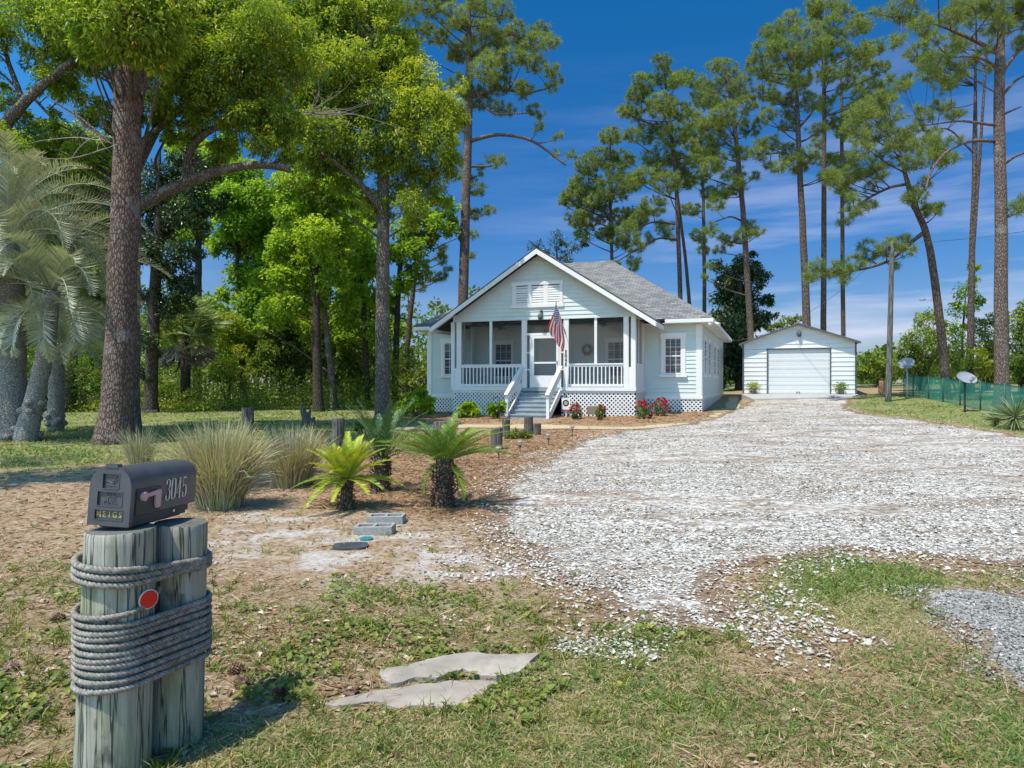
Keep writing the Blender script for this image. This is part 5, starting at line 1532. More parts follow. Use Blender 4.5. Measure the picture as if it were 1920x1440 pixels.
mb = MB(); t_ = np.linspace(0, np.pi, 12)
mb.tube(np.concatenate([[(0, 0, -.1), (0, 0, .55)], np.stack([-.12 + .12 * np.cos(t_), 0 * t_, .75 + .12 * np.sin(t_)], 1)]), .012, 8)
o = mb.build('garden_hook', M_dark); o.location = p; tag(o, 'thin dark shepherd hook standing in the bed left of the steps', 'hook')

# ------------------------------------------------------------------ pole, cables, dishes, fence
M_pole = bark_mat('pole_wood', (.13, .125, .105), (.28, .27, .23), (22, 22, 1.2), None, .5)
pb = ground_point(1665, 753); pd = pb[1]
pt = at(1673, 452, pd)
mb = MB(); q = np.linspace(0, 1, 14)
mb.tube(np.stack([(pt[0] - pb[0]) * q, 0 * q, -.3 + (pt[2] - pb[2] + .3) * q], 1), np.interp(q, [0, 1], [.135, .09]), 18)
upole = thing('utility_pole', 'bare weathered utility pole leaning slightly at the edge of the right lawn', 'pole', pb)
mb.build('pole', M_pole, upole)
mb = MB(); mb.lathe([(.03, 0), (.055, .03), (.055, .09), (.03, .12)], (pt[0] - pb[0] - .14, 0, pt[2] - pb[2] - .32), 12); mb.box((pt[0] - pb[0] - .16, -.03, pt[2] - pb[2] - .45), (pt[0] - pb[0] - .02, .03, pt[2] - pb[2] - .33)); mb.build('insulator', M_dark, upole)
M_wire = plain('cable', (.10, .10, .105), .5)
def cable(label, a, b, sag, r=.010):
    q = np.linspace(0, 1, 40); P = a[None] * (1 - q)[:, None] + b[None] * q[:, None]; P[:, 2] -= sag * 4 * q * (1 - q)
    mb = MB(); mb.tube(P, r, 6); o = mb.build('overhead_cable', M_wire, loc=a); tag(o, label, 'cable', 'overhead service cables')
wa = np.array([pt[0] - .12, pt[1], pt[2] - .25])
hc = hw(.52, DEPTH + .3, EAVE + .05)
cable('service cable sagging from the utility pole to the back corner of the house', wa, hc, .9)
cable('cable running from the utility pole past the pines out of view on the right', wa + [.2, 0, .1], np.array([26.5, 25.5, 8.6]), .35)

M_dish = plain('grey_dish', (.27, .28, .305), .5, var=.08); M_post = plain('galvanised_post', (.36, .37, .38), .45, .3); M_bpost = plain('dark_post', (.05, .055, .055), .5)
def dish(label, base, ztop, R, nrm, mpost, arm, sxy=(1.0, .86)):
    o = thing('satellite_dish', label, 'satellite dish', base, 0, 'satellite dishes on the right lawn')
    h = ztop - base[2]
    mb = MB(); mb.tube([(0, 0, -.2), (0, 0, h)], .035, 10); mb.build('post', mpost, o)
    zv = Vector(nrm).normalized(); xv = Vector((0, 0, 1)).cross(zv).normalized(); yv = zv.cross(xv); q = Matrix((xv, yv, zv)).transposed().to_4x4()
    mb = MB(); rr = np.linspace(0.001, 1, 9)
    prof = [(R * t, .17 * R * t * t) for t in rr] + [(R * 1.0, .17 * R + .012), (R * .98, .17 * R - .02)] + [(R * t, .17 * R * t * t - .02) for t in rr[::-1]]
    mb.lathe(prof, (0, 0, 0), 36, sx=sxy[0], sy=sxy[1])
    dd = mb.build('reflector', M_dish, o); dd.data.transform(Matrix.Translation((0, 0, h)) @ q @ Matrix.Translation((0, 0, .08)))
    f_ = q @ Vector((0, -arm * R * .2, R * 1.05)); base_a = q @ Vector((0, -R * sxy[1] * .95, .12 * R))
    T0 = np.array([0, 0, h]); A = T0 + np.array(base_a); B = T0 + np.array(q @ Vector((0, -R * .62, R * .95)))
    mb = MB(); mb.tube([T0, A, B], .02, 8); mb.build('feed_arm', M_post, o)
    mb = MB(); mb.tube([B - np.array(q @ Vector((0, 0, .06))), B + np.array(q @ Vector((0, .04, -.16)))], [.06, .05], 12); mb.box(B - .05, B + .05); mb.build('feed_horn', M_dish, o)
    mb = MB(); mb.box((-.06, -.06, h - .12), (.06, .06, h + .06)); mb.build('bracket', M_bpost, o)
b1 = ground_point(1701, 746); dish('tilted satellite dish on a tall pale pole by the far end of the green fence', b1, CAMZ + (720 - 684) / FOC * b1[1], 14 / FOC * b1[1] * 1.05, (-.62, -.55, .56), M_post, 1)
b2 = ground_point(1809, 773); dish('satellite dish on a short dark post in front of the green fence', b2, CAMZ + (720 - 713) / FOC * b2[1], 19 / FOC * b2[1], (.10, -.72, .70), M_bpost, 1, (1.0, .80))

m_, nt_, b_, L_ = nodes_of('green_mesh'); b_.inputs['Base Color'].default_value = (.02, .30, .22, 1); b_.inputs['Roughness'].default_value = .6
n_ = noise_node(nt_, coord(nt_), 1.2, 4); tr_ = nt_.nodes.new('ShaderNodeBsdfTransparent'); ms_ = nt_.nodes.new('ShaderNodeMixShader')
L_(ramp_c(nt_, n_.outputs[0], (.46, .46, .46), (.72, .72, .72)), ms_.inputs[0]); L_(tr_.outputs[0], ms_.inputs[1]); L_(b_.outputs[0], ms_.inputs[2]); L_(ms_.outputs[0], nt_.nodes['Material Output'].inputs[0])
M_mesh = m_; M_gpost = plain('green_post', (.015, .09, .07), .5)
FP = [(1695, 741), (1712, 743.5), (1741, 748.5), (1768, 754), (1800, 760.5), (1838, 769), (1884, 778), (1950, 791), (2050, 806)]
FG = [ground_point(*p) for p in FP]
fence = thing('mesh_fence', 'low green plastic mesh fence on thin posts across the right lawn', 'fence', FG[0])
H = 1.05
for k, g in enumerate(FG):
    mb = MB(); c_ = g - FG[0]; mb.tube([c_ - [0, 0, .2], c_ + [0, 0, H + .03]], .026, 8); mb.build('fence_post', M_gpost, fence)
for k in range(len(FG) - 1):
    a = FG[k] - FG[0]; b = FG[k + 1] - FG[0]; q = np.linspace(0, 1, 9)
    lo_ = a[None] * (1 - q)[:, None] + b[None] * q[:, None]; top = lo_ + np.array([0, 0, 1.0]) * (H - .06 * 4 * q * (1 - q))[:, None]
    mb = MB(); off = np.array([.03, -.03, .02])
    mb.add(np.concatenate([lo_ + off, top + off]), [(i, i + 1, 9 + i + 1, 9 + i) for i in range(8)])
    mb.build('mesh_panel', M_mesh, fence)
mb = MB()
for k in range(len(FG) - 1):
    a = FG[k] - FG[0]; b = FG[k + 1] - FG[0]; q = np.linspace(0, 1, 9)
    t_ = a[None] * (1 - q)[:, None] + b[None] * q[:, None]; t_[:, 2] += H - .06 * 4 * q * (1 - q)
    mb.tube(t_ + [.03, -.03, .02], .012, 6)
mb.build('top_wire', M_gpost, fence)
p = ground_point(1656, 737)
mb = MB(); hh = 22 / FOC * p[1]; mb.lathe([(.30, -.1), (.24, .1), (.22, hh * .9), (.20, hh * 1.05)], (0, 0, 0), 16); mb.tube([(.1, 0, hh * .5), (.35, -.1, hh * .9)], [.07, .03], 8)
o = mb.build('tree_stump', bark_mat('stump_bark', (.22, .13, .08), (.42, .28, .18))); o.location = p; tag(o, 'tall brown cut tree stump left of the utility pole foot', 'stump')
# distant street lamp
b0 = np.array([31.5, 52.0, float(terr(31.5, 52))])
o = thing('street_lamp', 'distant thin street lamp arm beside the leaning pine', 'street lamp', b0)
mb = MB(); hz_ = CAMZ + (720 - 562) / FOC * 52 - b0[2]
mb.tube([(0, 0, -.2), (0, 0, hz_ - .15), (-.35, 0, hz_), (-1.3, -.1, hz_ + .02)], [.09, .07, .05, .04], 8); mb.build('mast', M_post, o)
mb = MB(); mb.lathe([(.02, .06), (.16, .03), (.14, -.05), (.02, -.07)], (-1.45, -.1, hz_), 12, sx=1.6); mb.build('lamp_head', M_post, o)
# ------------------------------------------------------------------ vegetation builders
M_pbark = bark_mat('pine_bark', (.13, .085, .065), (.34, .255, .21), (19, 19, 6.5), (.30, .27, .24), .7)
M_pbark_far = bark_mat('far_pine_bark', (.10, .068, .052), (.24, .18, .145), (14, 14, 4.5), None, .6)
M_bark = bark_mat('grey_bark', (.15, .12, .095), (.34, .29, .235), (18, 18, 6), (.36, .37, .32))
M_dbark = bark_mat('dark_bark', (.06, .045, .035), (.15, .115, .085), (16, 16, 5), None, .6)
M_needle = leaf_mat('pine_needles', [(0, (.065, .095, .03)), (.4, (.17, .225, .055)), (.75, (.28, .335, .075)), (1, (.40, .41, .09))], .42, .5, .3)
M_camphor = leaf_mat('camphor_leaves', [(0, (.05, .10, .012)), (.35, (.135, .225, .022)), (.65, (.27, .36, .03)), (1, (.46, .48, .05))], .44, .42, .4, 1.7)
M_gum = leaf_mat('bright_green_leaves', [(0, (.05, .11, .014)), (.35, (.15, .27, .022)), (.65, (.28, .41, .035)), (1, (.45, .51, .055))], .5, .5, .3, 1.8)
M_magno = leaf_mat('dark_glossy_leaves', [(0, (.014, .032, .010)), (.5, (.032, .068, .018)), (.85, (.075, .12, .028)), (1, (.17, .15, .04))], .15, .35, .5)
M_bush = leaf_mat('bush_leaves', [(0, (.03, .065, .012)), (.4, (.10, .17, .022)), (.7, (.22, .29, .032)), (1, (.38, .40, .05))], .38, .5, .3, 1.6)
M_twig = plain('dead_twig', (.30, .26, .22), .9)

def to_world(path, d, dd=None):
    return np.array([at(p[0], p[1], d + (0 if dd is None else dd[i])) for i, p in enumerate(path)])

def smooth_path(P, n):
    P = np.asarray(P, float); t = np.linspace(0, 1, len(P)); q = np.linspace(0, 1, n)
    Q = np.stack([np.interp(q, t, P[:, k]) for k in range(3)], 1)
    for _ in range(max(1, n // 6)): Q[1:-1] = (Q[:-2] + 2 * Q[1:-1] + Q[2:]) / 4
    return Q

def wobble(P, amp, seed):
    s = np.arange(len(P)) * .55
    return P + np.stack([fbm(s, s * 0 + seed, 3) - .5, fbm(s, s * 0 + seed + 9, 3) - .5, 0 * s], 1) * amp * 2

def twig_tubes(mb, A, B, r0, r1, sag=0.0, n=4, sides=4):
    """many slender branches at once, from A[i] to B[i]"""
    A = np.asarray(A, float); B = np.asarray(B, float); m = len(A)
    if m == 0: return
    t = np.linspace(0, 1, n)
    P = A[:, None] + (B - A)[:, None] * t[None, :, None]
    P[..., 2] -= (np.broadcast_to(sag, (m,))[:, None] * 4 * (t * (1 - t))[None])
    d = unit(B - A); s = unit(np.cross(d, np.array([.3, .2, 1.0]))); u = np.cross(s, d)
    a = np.linspace(0, 2 * np.pi, sides, endpoint=False)
    ring = np.cos(a)[None, :, None] * s[:, None] + np.sin(a)[None, :, None] * u[:, None]
    r = (np.broadcast_to(r0, (m,))[:, None] * (1 - t) + np.broadcast_to(r1, (m,))[:, None] * t)
    V = P[:, :, None] + ring[:, None] * r[:, :, None, None]
    i = np.arange(n - 1)[:, None] * sides; j = np.arange(sides)[None]; j2 = (j + 1) % sides
    F = np.stack([i + j, i + j2, i + sides + j2, i + sides + j], -1).reshape(-1, 4)
    mb.add(V.reshape(-1, 3), (np.arange(m)[:, None, None] * (n * sides) + F[None]).reshape(-1, 4), smooth=True)

def skeleton(d, trunk, w, limbs, seed, flare=1.0, zg=None):
    """trunk and limbs as tubes; returns the mesh builder, base and the skeleton's points"""
    T = to_world(trunk, d)
    b = on_ground(T[0][0], d)
    if T[0][2] > b[2] + .05: T = np.concatenate([[b - [0, 0, .15]], T])
    else: T = np.concatenate([[b - [0, 0, .25]], T[1:]]) if len(T) > 2 else np.concatenate([[b - [0, 0, .25]], T])
    P = wobble(smooth_path(T, 34), .05 * w[0] / FOC * d, seed)
    q = np.linspace(0, 1, len(P))
    r = (w[0] + (w[1] - w[0]) * q) / FOC * d / 2
    r = r * (1 - .75 * np.clip((q - .78) / .22, 0, 1))
    h = P[:, 2] - b[2]
    r = r * (1 + (flare - 1) * np.exp(-np.maximum(h, 0) / .35))
    mb = MB(); mb.tube(P, r, 14)
    pts = [P]; rr = [r]
    for k, (lp, lw) in enumerate(limbs):
        dd = np.linspace(0, ((k * 37) % 5 - 2) * .35, len(lp))
        Q = wobble(smooth_path(to_world(lp, d, dd), 16), .03 * lw[0] / FOC * d * 3, seed + k + 1)
        mb.tube(Q, np.linspace(lw[0], lw[1], 16) / FOC * d / 2, 9)
        pts.append(Q); rr.append(np.linspace(lw[0], lw[1], 16) / FOC * d / 2)
    return mb, b, np.concatenate(pts), np.concatenate(rr)

def attach(C, S, rise=.5):
    """the skeleton point a branch to C leaves from: near and a little lower"""
    hd = np.hypot(S[:, 0] - C[0], S[:, 1] - C[1]); low = C[2] - S[:, 2]
    cost = hd + 1.2 * np.abs(low - rise * hd)
    return int(np.argmin(cost))

def pine(label, d, trunk, w, lobes, limbs=(), seed=0, flare=1.25, bark=None, dens=1.0, nl=.27, group='tall pines', depth=1.0, nw=1.0):
    rs = np.random.RandomState(100 + seed)
    mb, b, S, SR = skeleton(d, trunk, w, limbs, seed, flare)
    root = thing('pine_tree', label, 'pine tree', b, 0, group)
    A, B, RA = [], [], []; tufts = []; tt = []
    k = d / FOC
    zt = S[:, 2].max()
    lobes = list(lobes) + [(px + rs.uniform(-1.15, 1.15) * r, py + rs.uniform(-.9, .9) * r, r * rs.uniform(.5, .8)) for px, py, r in lobes if r > 15]
    for (px, py, r) in lobes:
        R = r * k
        off = rs.uniform(-1, 1) * min(2.2, 1.6 * R + .5) * depth
        C = at(px, py, d + off)
        j = attach(C, S)
        A.append(S[j]); B.append(C - [0, 0, R * .25]); RA.append(min(SR[j] * .6, .02 + .012 * np.linalg.norm(C - S[j])))
        n = max(7, int(dens * 44 * (R / .75) ** 2))
        q = unit(rs.normal(size=(n, 3))) * (rs.uniform(.35, 1, n) ** .6)[:, None]
        P = C + q * np.array([R, R, R * .72])
        lb = rs.normal(0, .08)
        for m_, p in enumerate(P):
            tufts.append(p); tt.append(.5 + lb + rs.normal(0, .09))
            if m_ % 3 == 0: A.append(C - [0, 0, R * .25]); B.append(p); RA.append(.012)
    tufts = np.array(tufts); tt = np.array(tt)
    twig_tubes(mb, A, B, np.array(RA), np.array(RA) * .35 + .004, sag=np.array(RA) * 2.0)
    mb.build('trunk', bark or M_pbark_far, root, b)
    nn = 42
    m = len(tufts)
    out = unit(rs.normal(size=(m * nn, 3)) + np.array([0, 0, .55]))
    pos = np.repeat(tufts, nn, 0) + out * .03
    mb = MB()
    ln = nl * rs.uniform(.7, 1.15, m * nn)
    blades(mb, pos, out, ln, .021 * nw * max(1, d / 45), np.clip(np.repeat(tt, nn) + rs.normal(0, .13, m * nn), 0, 1))
    mb.build('crown', M_needle, root, b)
    return root

def leaf_cloud(mb, C, R, n_sub, n_leaf, size, rs, tint, asp=.5, droop=.15, squash=.8, fill=.55, subr=.25, hang=.25, tv=.18):
    """a lobe of foliage: small clumps over an ellipsoid, each a spray of leaves facing outward"""
    q = unit(rs.normal(size=(n_sub, 3))) * (rs.uniform(fill ** 3, 1, n_sub) ** (1 / 3))[:, None]
    P = C + q * np.array([R, R, R * squash])
    sr = subr * R if subr < 1 else subr
    n = n_sub * n_leaf
    o = unit(rs.normal(size=(n, 3)) + np.array([0, -0.0, .45]) + np.repeat(q, n_leaf, 0) * .5)
    pos = np.repeat(P, n_leaf, 0) + o * (sr * rs.uniform(.3, 1, n))[:, None]
    ax = unit(o + rs.normal(size=(n, 3)) * .7 - np.array([0, 0, hang]))
    nr = unit(o + np.array([0, 0, .8]) + rs.normal(size=(n, 3)) * .5)
    sz = size * rs.uniform(.65, 1.3, n)
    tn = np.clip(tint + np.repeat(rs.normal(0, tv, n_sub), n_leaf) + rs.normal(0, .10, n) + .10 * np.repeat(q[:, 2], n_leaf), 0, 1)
    leaves(mb, pos, ax, nr, sz, sz * asp, tn, .18, droop)
    return P

def broadleaf(name, label, cat, d, trunk, w, lobes, limbs=(), seed=0, mat=None, bark=None, size=.12, dens=1.0, tint=.5, asp=.5, group=None, flare=1.3, depth=1.0, nleaf=16, hang=.25, subr=.36, fill=.2, extra=3):
    rs = np.random.RandomState(300 + seed)
    mb, b, S, SR = skeleton(d, trunk, w, limbs, seed, flare)
    root = thing(name, label, cat, b, 0, group)
    k = d / FOC
    lf = MB(); A, B, RA = [], [], []
    lobes = list(lobes) + [(l[0] + rs.uniform(-1.3, 1.3) * l[2], l[1] + rs.uniform(-1.2, 1.2) * l[2], l[2] * rs.uniform(.22, .6)) + tuple(l[3:]) for l in lobes for _ in range(extra)]
    for lo in lobes:
        px, py, r = lo[:3]; tn = tint + (lo[3] if len(lo) > 3 else 0)
        R = r * k
        C = at(px, py, d + (lo[4] if len(lo) > 4 else 0) + rs.uniform(-1, 1) * min(2.6, 1.5 * R) * depth)
        j = attach(C, S, .6)
        if len(lo) > 4: j = int(np.argmin(np.abs(S[:, 2] - C[2] + 1.0) + 50 * (np.arange(len(S)) > 33)))
        A.append(S[j]); B.append(C); RA.append(min(SR[j] * .5, .02 + .007 * np.linalg.norm(C - S[j])))
        ns = max(8, int(dens * 125 * (R / 1.0) ** 2))
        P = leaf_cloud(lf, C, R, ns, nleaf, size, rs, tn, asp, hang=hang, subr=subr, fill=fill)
        for p in P[::7]: A.append(C); B.append(p); RA.append(.016)
    A, B, RA = np.array(A), np.array(B), np.array(RA)
    twig_tubes(mb, A, B, RA, RA * .3 + .003, sag=np.linalg.norm(B - A, axis=1) * rs.uniform(-.16, .08, len(A)), n=7)
    mb.build('trunk', bark or M_bark, root, b)
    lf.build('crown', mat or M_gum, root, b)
    return root

def bush(name, label, cat, d, lobes, mat=None, size=.1, dens=1.0, tint=.5, seed=0, group=None, asp=.5, nleaf=14, ground=True, depth=1.0):
    rs = np.random.RandomState(500 + seed)
    k = d / FOC
    cx = np.mean([l[0] for l in lobes]); x0 = (cx - 960) / FOC * d
    b = on_ground(x0, d)
    root = thing(name, label, cat, b, 0, group)
    lf = MB(); st = MB(); A, B = [], []
    for lo in lobes:
        R = lo[2] * k; tn = tint + (lo[3] if len(lo) > 3 else 0)
        C = at(lo[0], lo[1], d + rs.uniform(-.7, .7) * R * depth)
        C[2] = max(C[2], float(terr(C[0], C[1])) + R * .45)
        ns = max(10, int(dens * 90 * R ** 2))
        P = leaf_cloud(lf, C, R, ns, nleaf, size, rs, tn, asp, fill=.35)
        for p in P[::9]: A.append(b + rs.normal(0, .12, 3) * [1, 1, 0] - [0, 0, .05]); B.append(p)
    twig_tubes(st, A, B, .018, .006, sag=-.1)
    st.build('stems', M_dbark, root, b); lf.build('foliage', mat or M_bush, root, b)
    return root

# ------------------------------------------------------------------ pines
GR = 'tall pines behind the house and garage'
pine('slender pine standing above the house roof ridge, leftmost of the right pines', 58, [(1147, 560), (1147, 470), (1143, 330), (1145, 245)], (8, 4), [(1146, 255, 24), (1125, 298, 32), (1163, 300, 28), (1102, 343, 32), (1150, 355, 36), (1183, 348, 23), (1076, 375, 26), (1110, 402, 34), (1163, 408, 28), (1082, 410, 23), (1188, 402, 20), (1062, 368, 16), (1135, 440, 20), (1090, 440, 18), (1168, 455, 18)], seed=1, group=GR)
pine('pine with a tall narrow crown just right of the house ridge', 50, [(1276, 565), (1268, 330), (1252, 200), (1243, 105)], (10, 5), [(1240, 118, 20), (1256, 148, 27), (1215, 158, 26), (1193, 178, 24), (1190, 215, 22), (1240, 198, 32), (1275, 210, 26), (1215, 250, 28), (1262, 258, 32), (1228, 298, 32), (1275, 302, 24), (1208, 332, 26), (1250, 343, 30), (1195, 415, 18), (1225, 388, 28), (1176, 432, 22), (1206, 452, 22), (1245, 428, 22), (1188, 492, 16), (1152, 498, 13), (1168, 205, 13), (1180, 300, 14)], [([(1268, 450), (1235, 445), (1190, 470), (1150, 495)], (4, 2)), ([(1266, 420), (1225, 415), (1180, 435)], (4, 2))], seed=2, group=GR)
pine('thin leaning pine right behind the narrow-crowned pine', 54, [(1294, 580), (1285, 480), (1272, 380), (1266, 320)], (8, 4), [(1285, 340, 22), (1300, 302, 18), (1280, 395, 15), (1292, 270, 18)], seed=3, group=GR)
pine('thin straight pine rising behind the right hip of the house roof', 56, [(1321, 595), (1320, 440), (1318, 340), (1308, 155)], (9, 4), [(1305, 152, 22), (1322, 188, 25), (1298, 225, 26), (1336, 232, 22), (1318, 270, 27), (1345, 298, 22), (1312, 330, 23), (1330, 362, 18), (1308, 440, 17), (1320, 470, 15), (1300, 395, 16)], seed=4, group=GR)
pine('pine leaning left between house and garage with its dark magnolia', 44, [(1409, 650), (1400, 500), (1392, 380), (1380, 260), (1365, 150), (1357, 118)], (13, 6), [(1360, 128, 22), (1350, 163, 27), (1385, 163, 25), (1330, 190, 25), (1396, 200, 25), (1360, 213, 29), (1318, 235, 22), (1406, 243, 22), (1345, 263, 27), (1390, 290, 20), (1333, 312, 22), (1375, 328, 24), (1412, 332, 13), (1350, 363, 22), (1385, 352, 18), (1340, 385, 19), (1333, 430, 16), (1396, 440, 22), (1422, 435, 14), (1373, 450, 18), (1348, 468, 14), (1330, 500, 10), (1320, 520, 8)], [([(1394, 415), (1370, 405), (1335, 418)], (4, 2)), ([(1390, 355), (1360, 345), (1330, 335)], (4, 2))], seed=5, group=GR)
pine('tallest broad-crowned pine directly behind the garage peak', 42, [(1513, 615), (1508, 480), (1500, 330), (1495, 200), (1488, 50)], (17, 6), [(1480, 42, 27), (1450, 65, 28), (1510, 62, 27), (1430, 98, 27), (1475, 100, 34), (1515, 110, 27), (1413, 125, 20), (1455, 140, 29), (1500, 150, 29), (1423, 177, 22), (1470, 190, 25), (1520, 195, 22), (1440, 215, 18), (1480, 235, 22), (1530, 245, 18), (1445, 270, 22), (1423, 285, 20), (1480, 285, 25), (1515, 290, 21), (1460, 312, 18), (1500, 318, 17), (1545, 332, 16)], [([(1498, 300), (1470, 285), (1430, 290)], (6, 2)), ([(1496, 210), (1470, 185), (1430, 180)], (6, 2)), ([(1498, 240), (1520, 215), (1535, 190)], (5, 2))], seed=6, group=GR)
pine('straight pine behind the right half of the garage roof', 46, [(1544, 620), (1545, 400), (1545, 200), (1546, 20)], (12, 6), [(1550, 8, 25), (1580, 20, 23), (1530, 26, 22), (1560, 50, 27), (1600, 55, 22), (1540, 90, 25), (1575, 95, 25), (1620, 100, 20), (1555, 140, 25), (1590, 150, 22), (1550, 190, 19), (1610, 180, 20), (1565, 230, 19), (1545, 300, 17), (1560, 330, 18), (1530, 270, 15)], seed=7, group=GR)
pine('thin straight pine rising over the right eave of the garage', 50, [(1581, 630), (1579, 380), (1578, 200), (1577, 90)], (9, 5), [(1620, 50, 20), (1640, 90, 22), (1605, 120, 25), (1650, 130, 21), (1625, 160, 25), (1666, 170, 18), (1600, 210, 22), (1640, 210, 22), (1583, 250, 19), (1585, 300, 22), (1570, 350, 19), (1600, 332, 18), (1560, 300, 16), (1590, 375, 14)], seed=8, group=GR)
pine('crooked pine leaning left with a long low bough over the utility pole', 33, [(1774, 712), (1762, 600), (1748, 490), (1736, 430), (1715, 390), (1695, 320), (1678, 250)], (17, 8), [(1650, 190, 28), (1620, 210, 27), (1670, 220, 28), (1600, 240, 25), (1640, 250, 31), (1680, 260, 27), (1615, 285, 27), (1655, 300, 28), (1700, 270, 22), (1600, 320, 22), (1560, 330, 20), (1740, 270, 27), (1720, 300, 25), (1760, 290, 22), (1782, 300, 18), (1640, 330, 25), (1590, 355, 20), (1728, 345, 17), (1720, 372, 22), (1760, 392, 18), (1743, 395, 16), (1625, 388, 16), (1595, 402, 19), (1580, 420, 12), (1690, 452, 19), (1662, 462, 21), (1632, 480, 21), (1602, 494, 21), (1562, 504, 19), (1532, 500, 20), (1520, 520, 14), (1702, 472, 17), (1675, 500, 11), (1582, 514, 17)], [([(1738, 432), (1715, 448), (1670, 490), (1620, 505), (1570, 512)], (9, 3)), ([(1703, 345), (1670, 350), (1620, 375), (1590, 410)], (6, 3)), ([(1715, 385), (1735, 350), (1745, 320)], (5, 2))], seed=9, flare=1.2, nw=.9, group='pines on the right lawn')
pine('tall slim twin-stemmed pine left of the biggest right pine', 38, [(1819, 670), (1822, 500), (1828, 300), (1830, 30)], (14, 7), [(1750, 72, 22), (1790, 22, 25), (1720, 100, 24), (1760, 112, 22), (1800, 82, 22), (1740, 142, 22), (1780, 150, 20), (1820, 112, 16), (1730, 220, 20), (1762, 200, 20), (1790, 215, 17), (1722, 240, 14), (1695, 160, 17), (1850, 130, 14), (1830, 10, 24), (1750, 250, 14), (1860, 30, 18)], [([(1822, 500), (1834, 340), (1850, 90)], (7, 4)), ([(1828, 290), (1780, 240), (1730, 245)], (4, 2))], seed=10, group='pines on the right lawn')
pine('biggest right pine, thick trunk with bare limbs behind the green fence', 29, [(1879, 716), (1876, 560), (1877, 400), (1872, 200), (1875, 80), (1882, -60)], (27, 14), [(1860, 10, 28), (1900, 15, 28), (1922, 40, 26), (1830, 20, 25), (1880, 50, 24), (1917, 82, 20), (1860, 85, 16), (1700, 30, 25), (1730, 45, 24), (1665, 25, 22), (1780, 30, 24), (1690, 70, 17), (1790, 90, 20), (1910, 392, 18), (1918, 375, 15), (1810, 130, 18), (1770, 130, 20), (1730, 120, 20), (1762, 165, 19), (1690, 160, 16), (1880, -40, 38), (1820, -40, 32), (1760, -25, 27), (1700, -12, 25), (1940, -10, 35), (1790, 262, 14), (1765, 275, 12)], [([(1866, 265), (1820, 262), (1775, 282), (1745, 318), (1735, 358)], (7, 3)), ([(1868, 235), (1800, 226), (1730, 236)], (6, 2)), ([(1872, 100), (1820, 72), (1760, 46), (1690, 30)], (9, 3)), ([(1876, 140), (1905, 100), (1940, 70)], (8, 4)), ([(1878, 180), (1905, 150), (1935, 135)], (6, 3)), ([(1880, 310), (1905, 292), (1935, 282)], (6, 3)), ([(1880, 215), (1915, 200)], (5, 2)), ([(1872, 125), (1830, 105), (1780, 108)], (6, 2))], seed=11, bark=M_pbark, flare=1.3, nw=.85, group='pines on the right lawn')
pine('tall pine with a one-sided bough left of the house gable', 40, [(868, 590), (872, 400), (878, 250), (880, 100), (878, -30)], (21, 12), [(900, 0, 30), (940, 22, 30), (970, 60, 27), (1000, 80, 26), (1030, 80, 20), (930, 80, 32), (890, 60, 32), (960, 110, 30), (1000, 120, 25), (1036, 130, 17), (1046, 150, 14), (910, 130, 32), (860, 100, 30), (850, 30, 32), (800, 10, 30), (830, -12, 30), (760, 20, 24), (940, 160, 27), (980, 170, 22), (1032, 165, 15), (900, 190, 30), (940, 202, 20), (1000, 205, 15), (1012, 216, 13), (860, 160, 27), (1010, 240, 13), (1046, 255, 12), (1042, 288, 10), (1072, 290, 12), (935, 305, 17), (905, 320, 14), (895, 355, 20), (920, 395, 15), (890, 400, 18), (885, 440, 13), (880, 480, 11), (870, 330, 15), (780, 60, 26), (820, 70, 28)], [([(880, 265), (930, 250), (990, 258), (1030, 285), (1060, 310)], (8, 3)), ([(880, 105), (950, 62), (1010, 80)], (7, 3)), ([(878, 185), (930, 165), (990, 175), (1030, 165)], (7, 3)), ([(876, 312), (920, 312), (945, 300)], (5, 2)), ([(880, 60), (830, 20), (770, 15)], (8, 3)), ([(879, 150), (920, 215), (1000, 212)], (5, 2))], seed=12, bark=M_pbark, group='pines left of the house')
pine('leaning young pine with thin tufts just left of the house corner', 42, [(760, 700), (768, 600), (780, 500), (797, 430)], (13, 6), [(800, 440, 20), (828, 488, 16), (815, 520, 17), (790, 540, 12), (832, 470, 13), (815, 410, 14), (840, 505, 10)], seed=13, group='pines left of the house')
pine('massive foreground pine trunk with flared base behind the mailbox', 17.2, [(213, 842), (222, 700), (232, 480), (238, 300), (241, 150), (243, 40), (245, -150), (248, -350)], (55, 40), [(200, -220, 60), (290, -240, 60), (250, -330, 70), (160, -300, 60), (340, -310, 60), (240, -420, 60), (120, -230, 45), (390, -230, 45)], [([(231, 265), (205, 245), (180, 205)], (9, 4)), ([(205, 268), (150, 220), (100, 190)], (7, 3)), ([(236, 205), (260, 180), (285, 160)], (7, 3)), ([(212, 375), (195, 362), (185, 352)], (6, 3))], seed=14, bark=M_pbark, flare=1.5, dens=.5, nl=.26, nw=.5, group='pines left of the house')
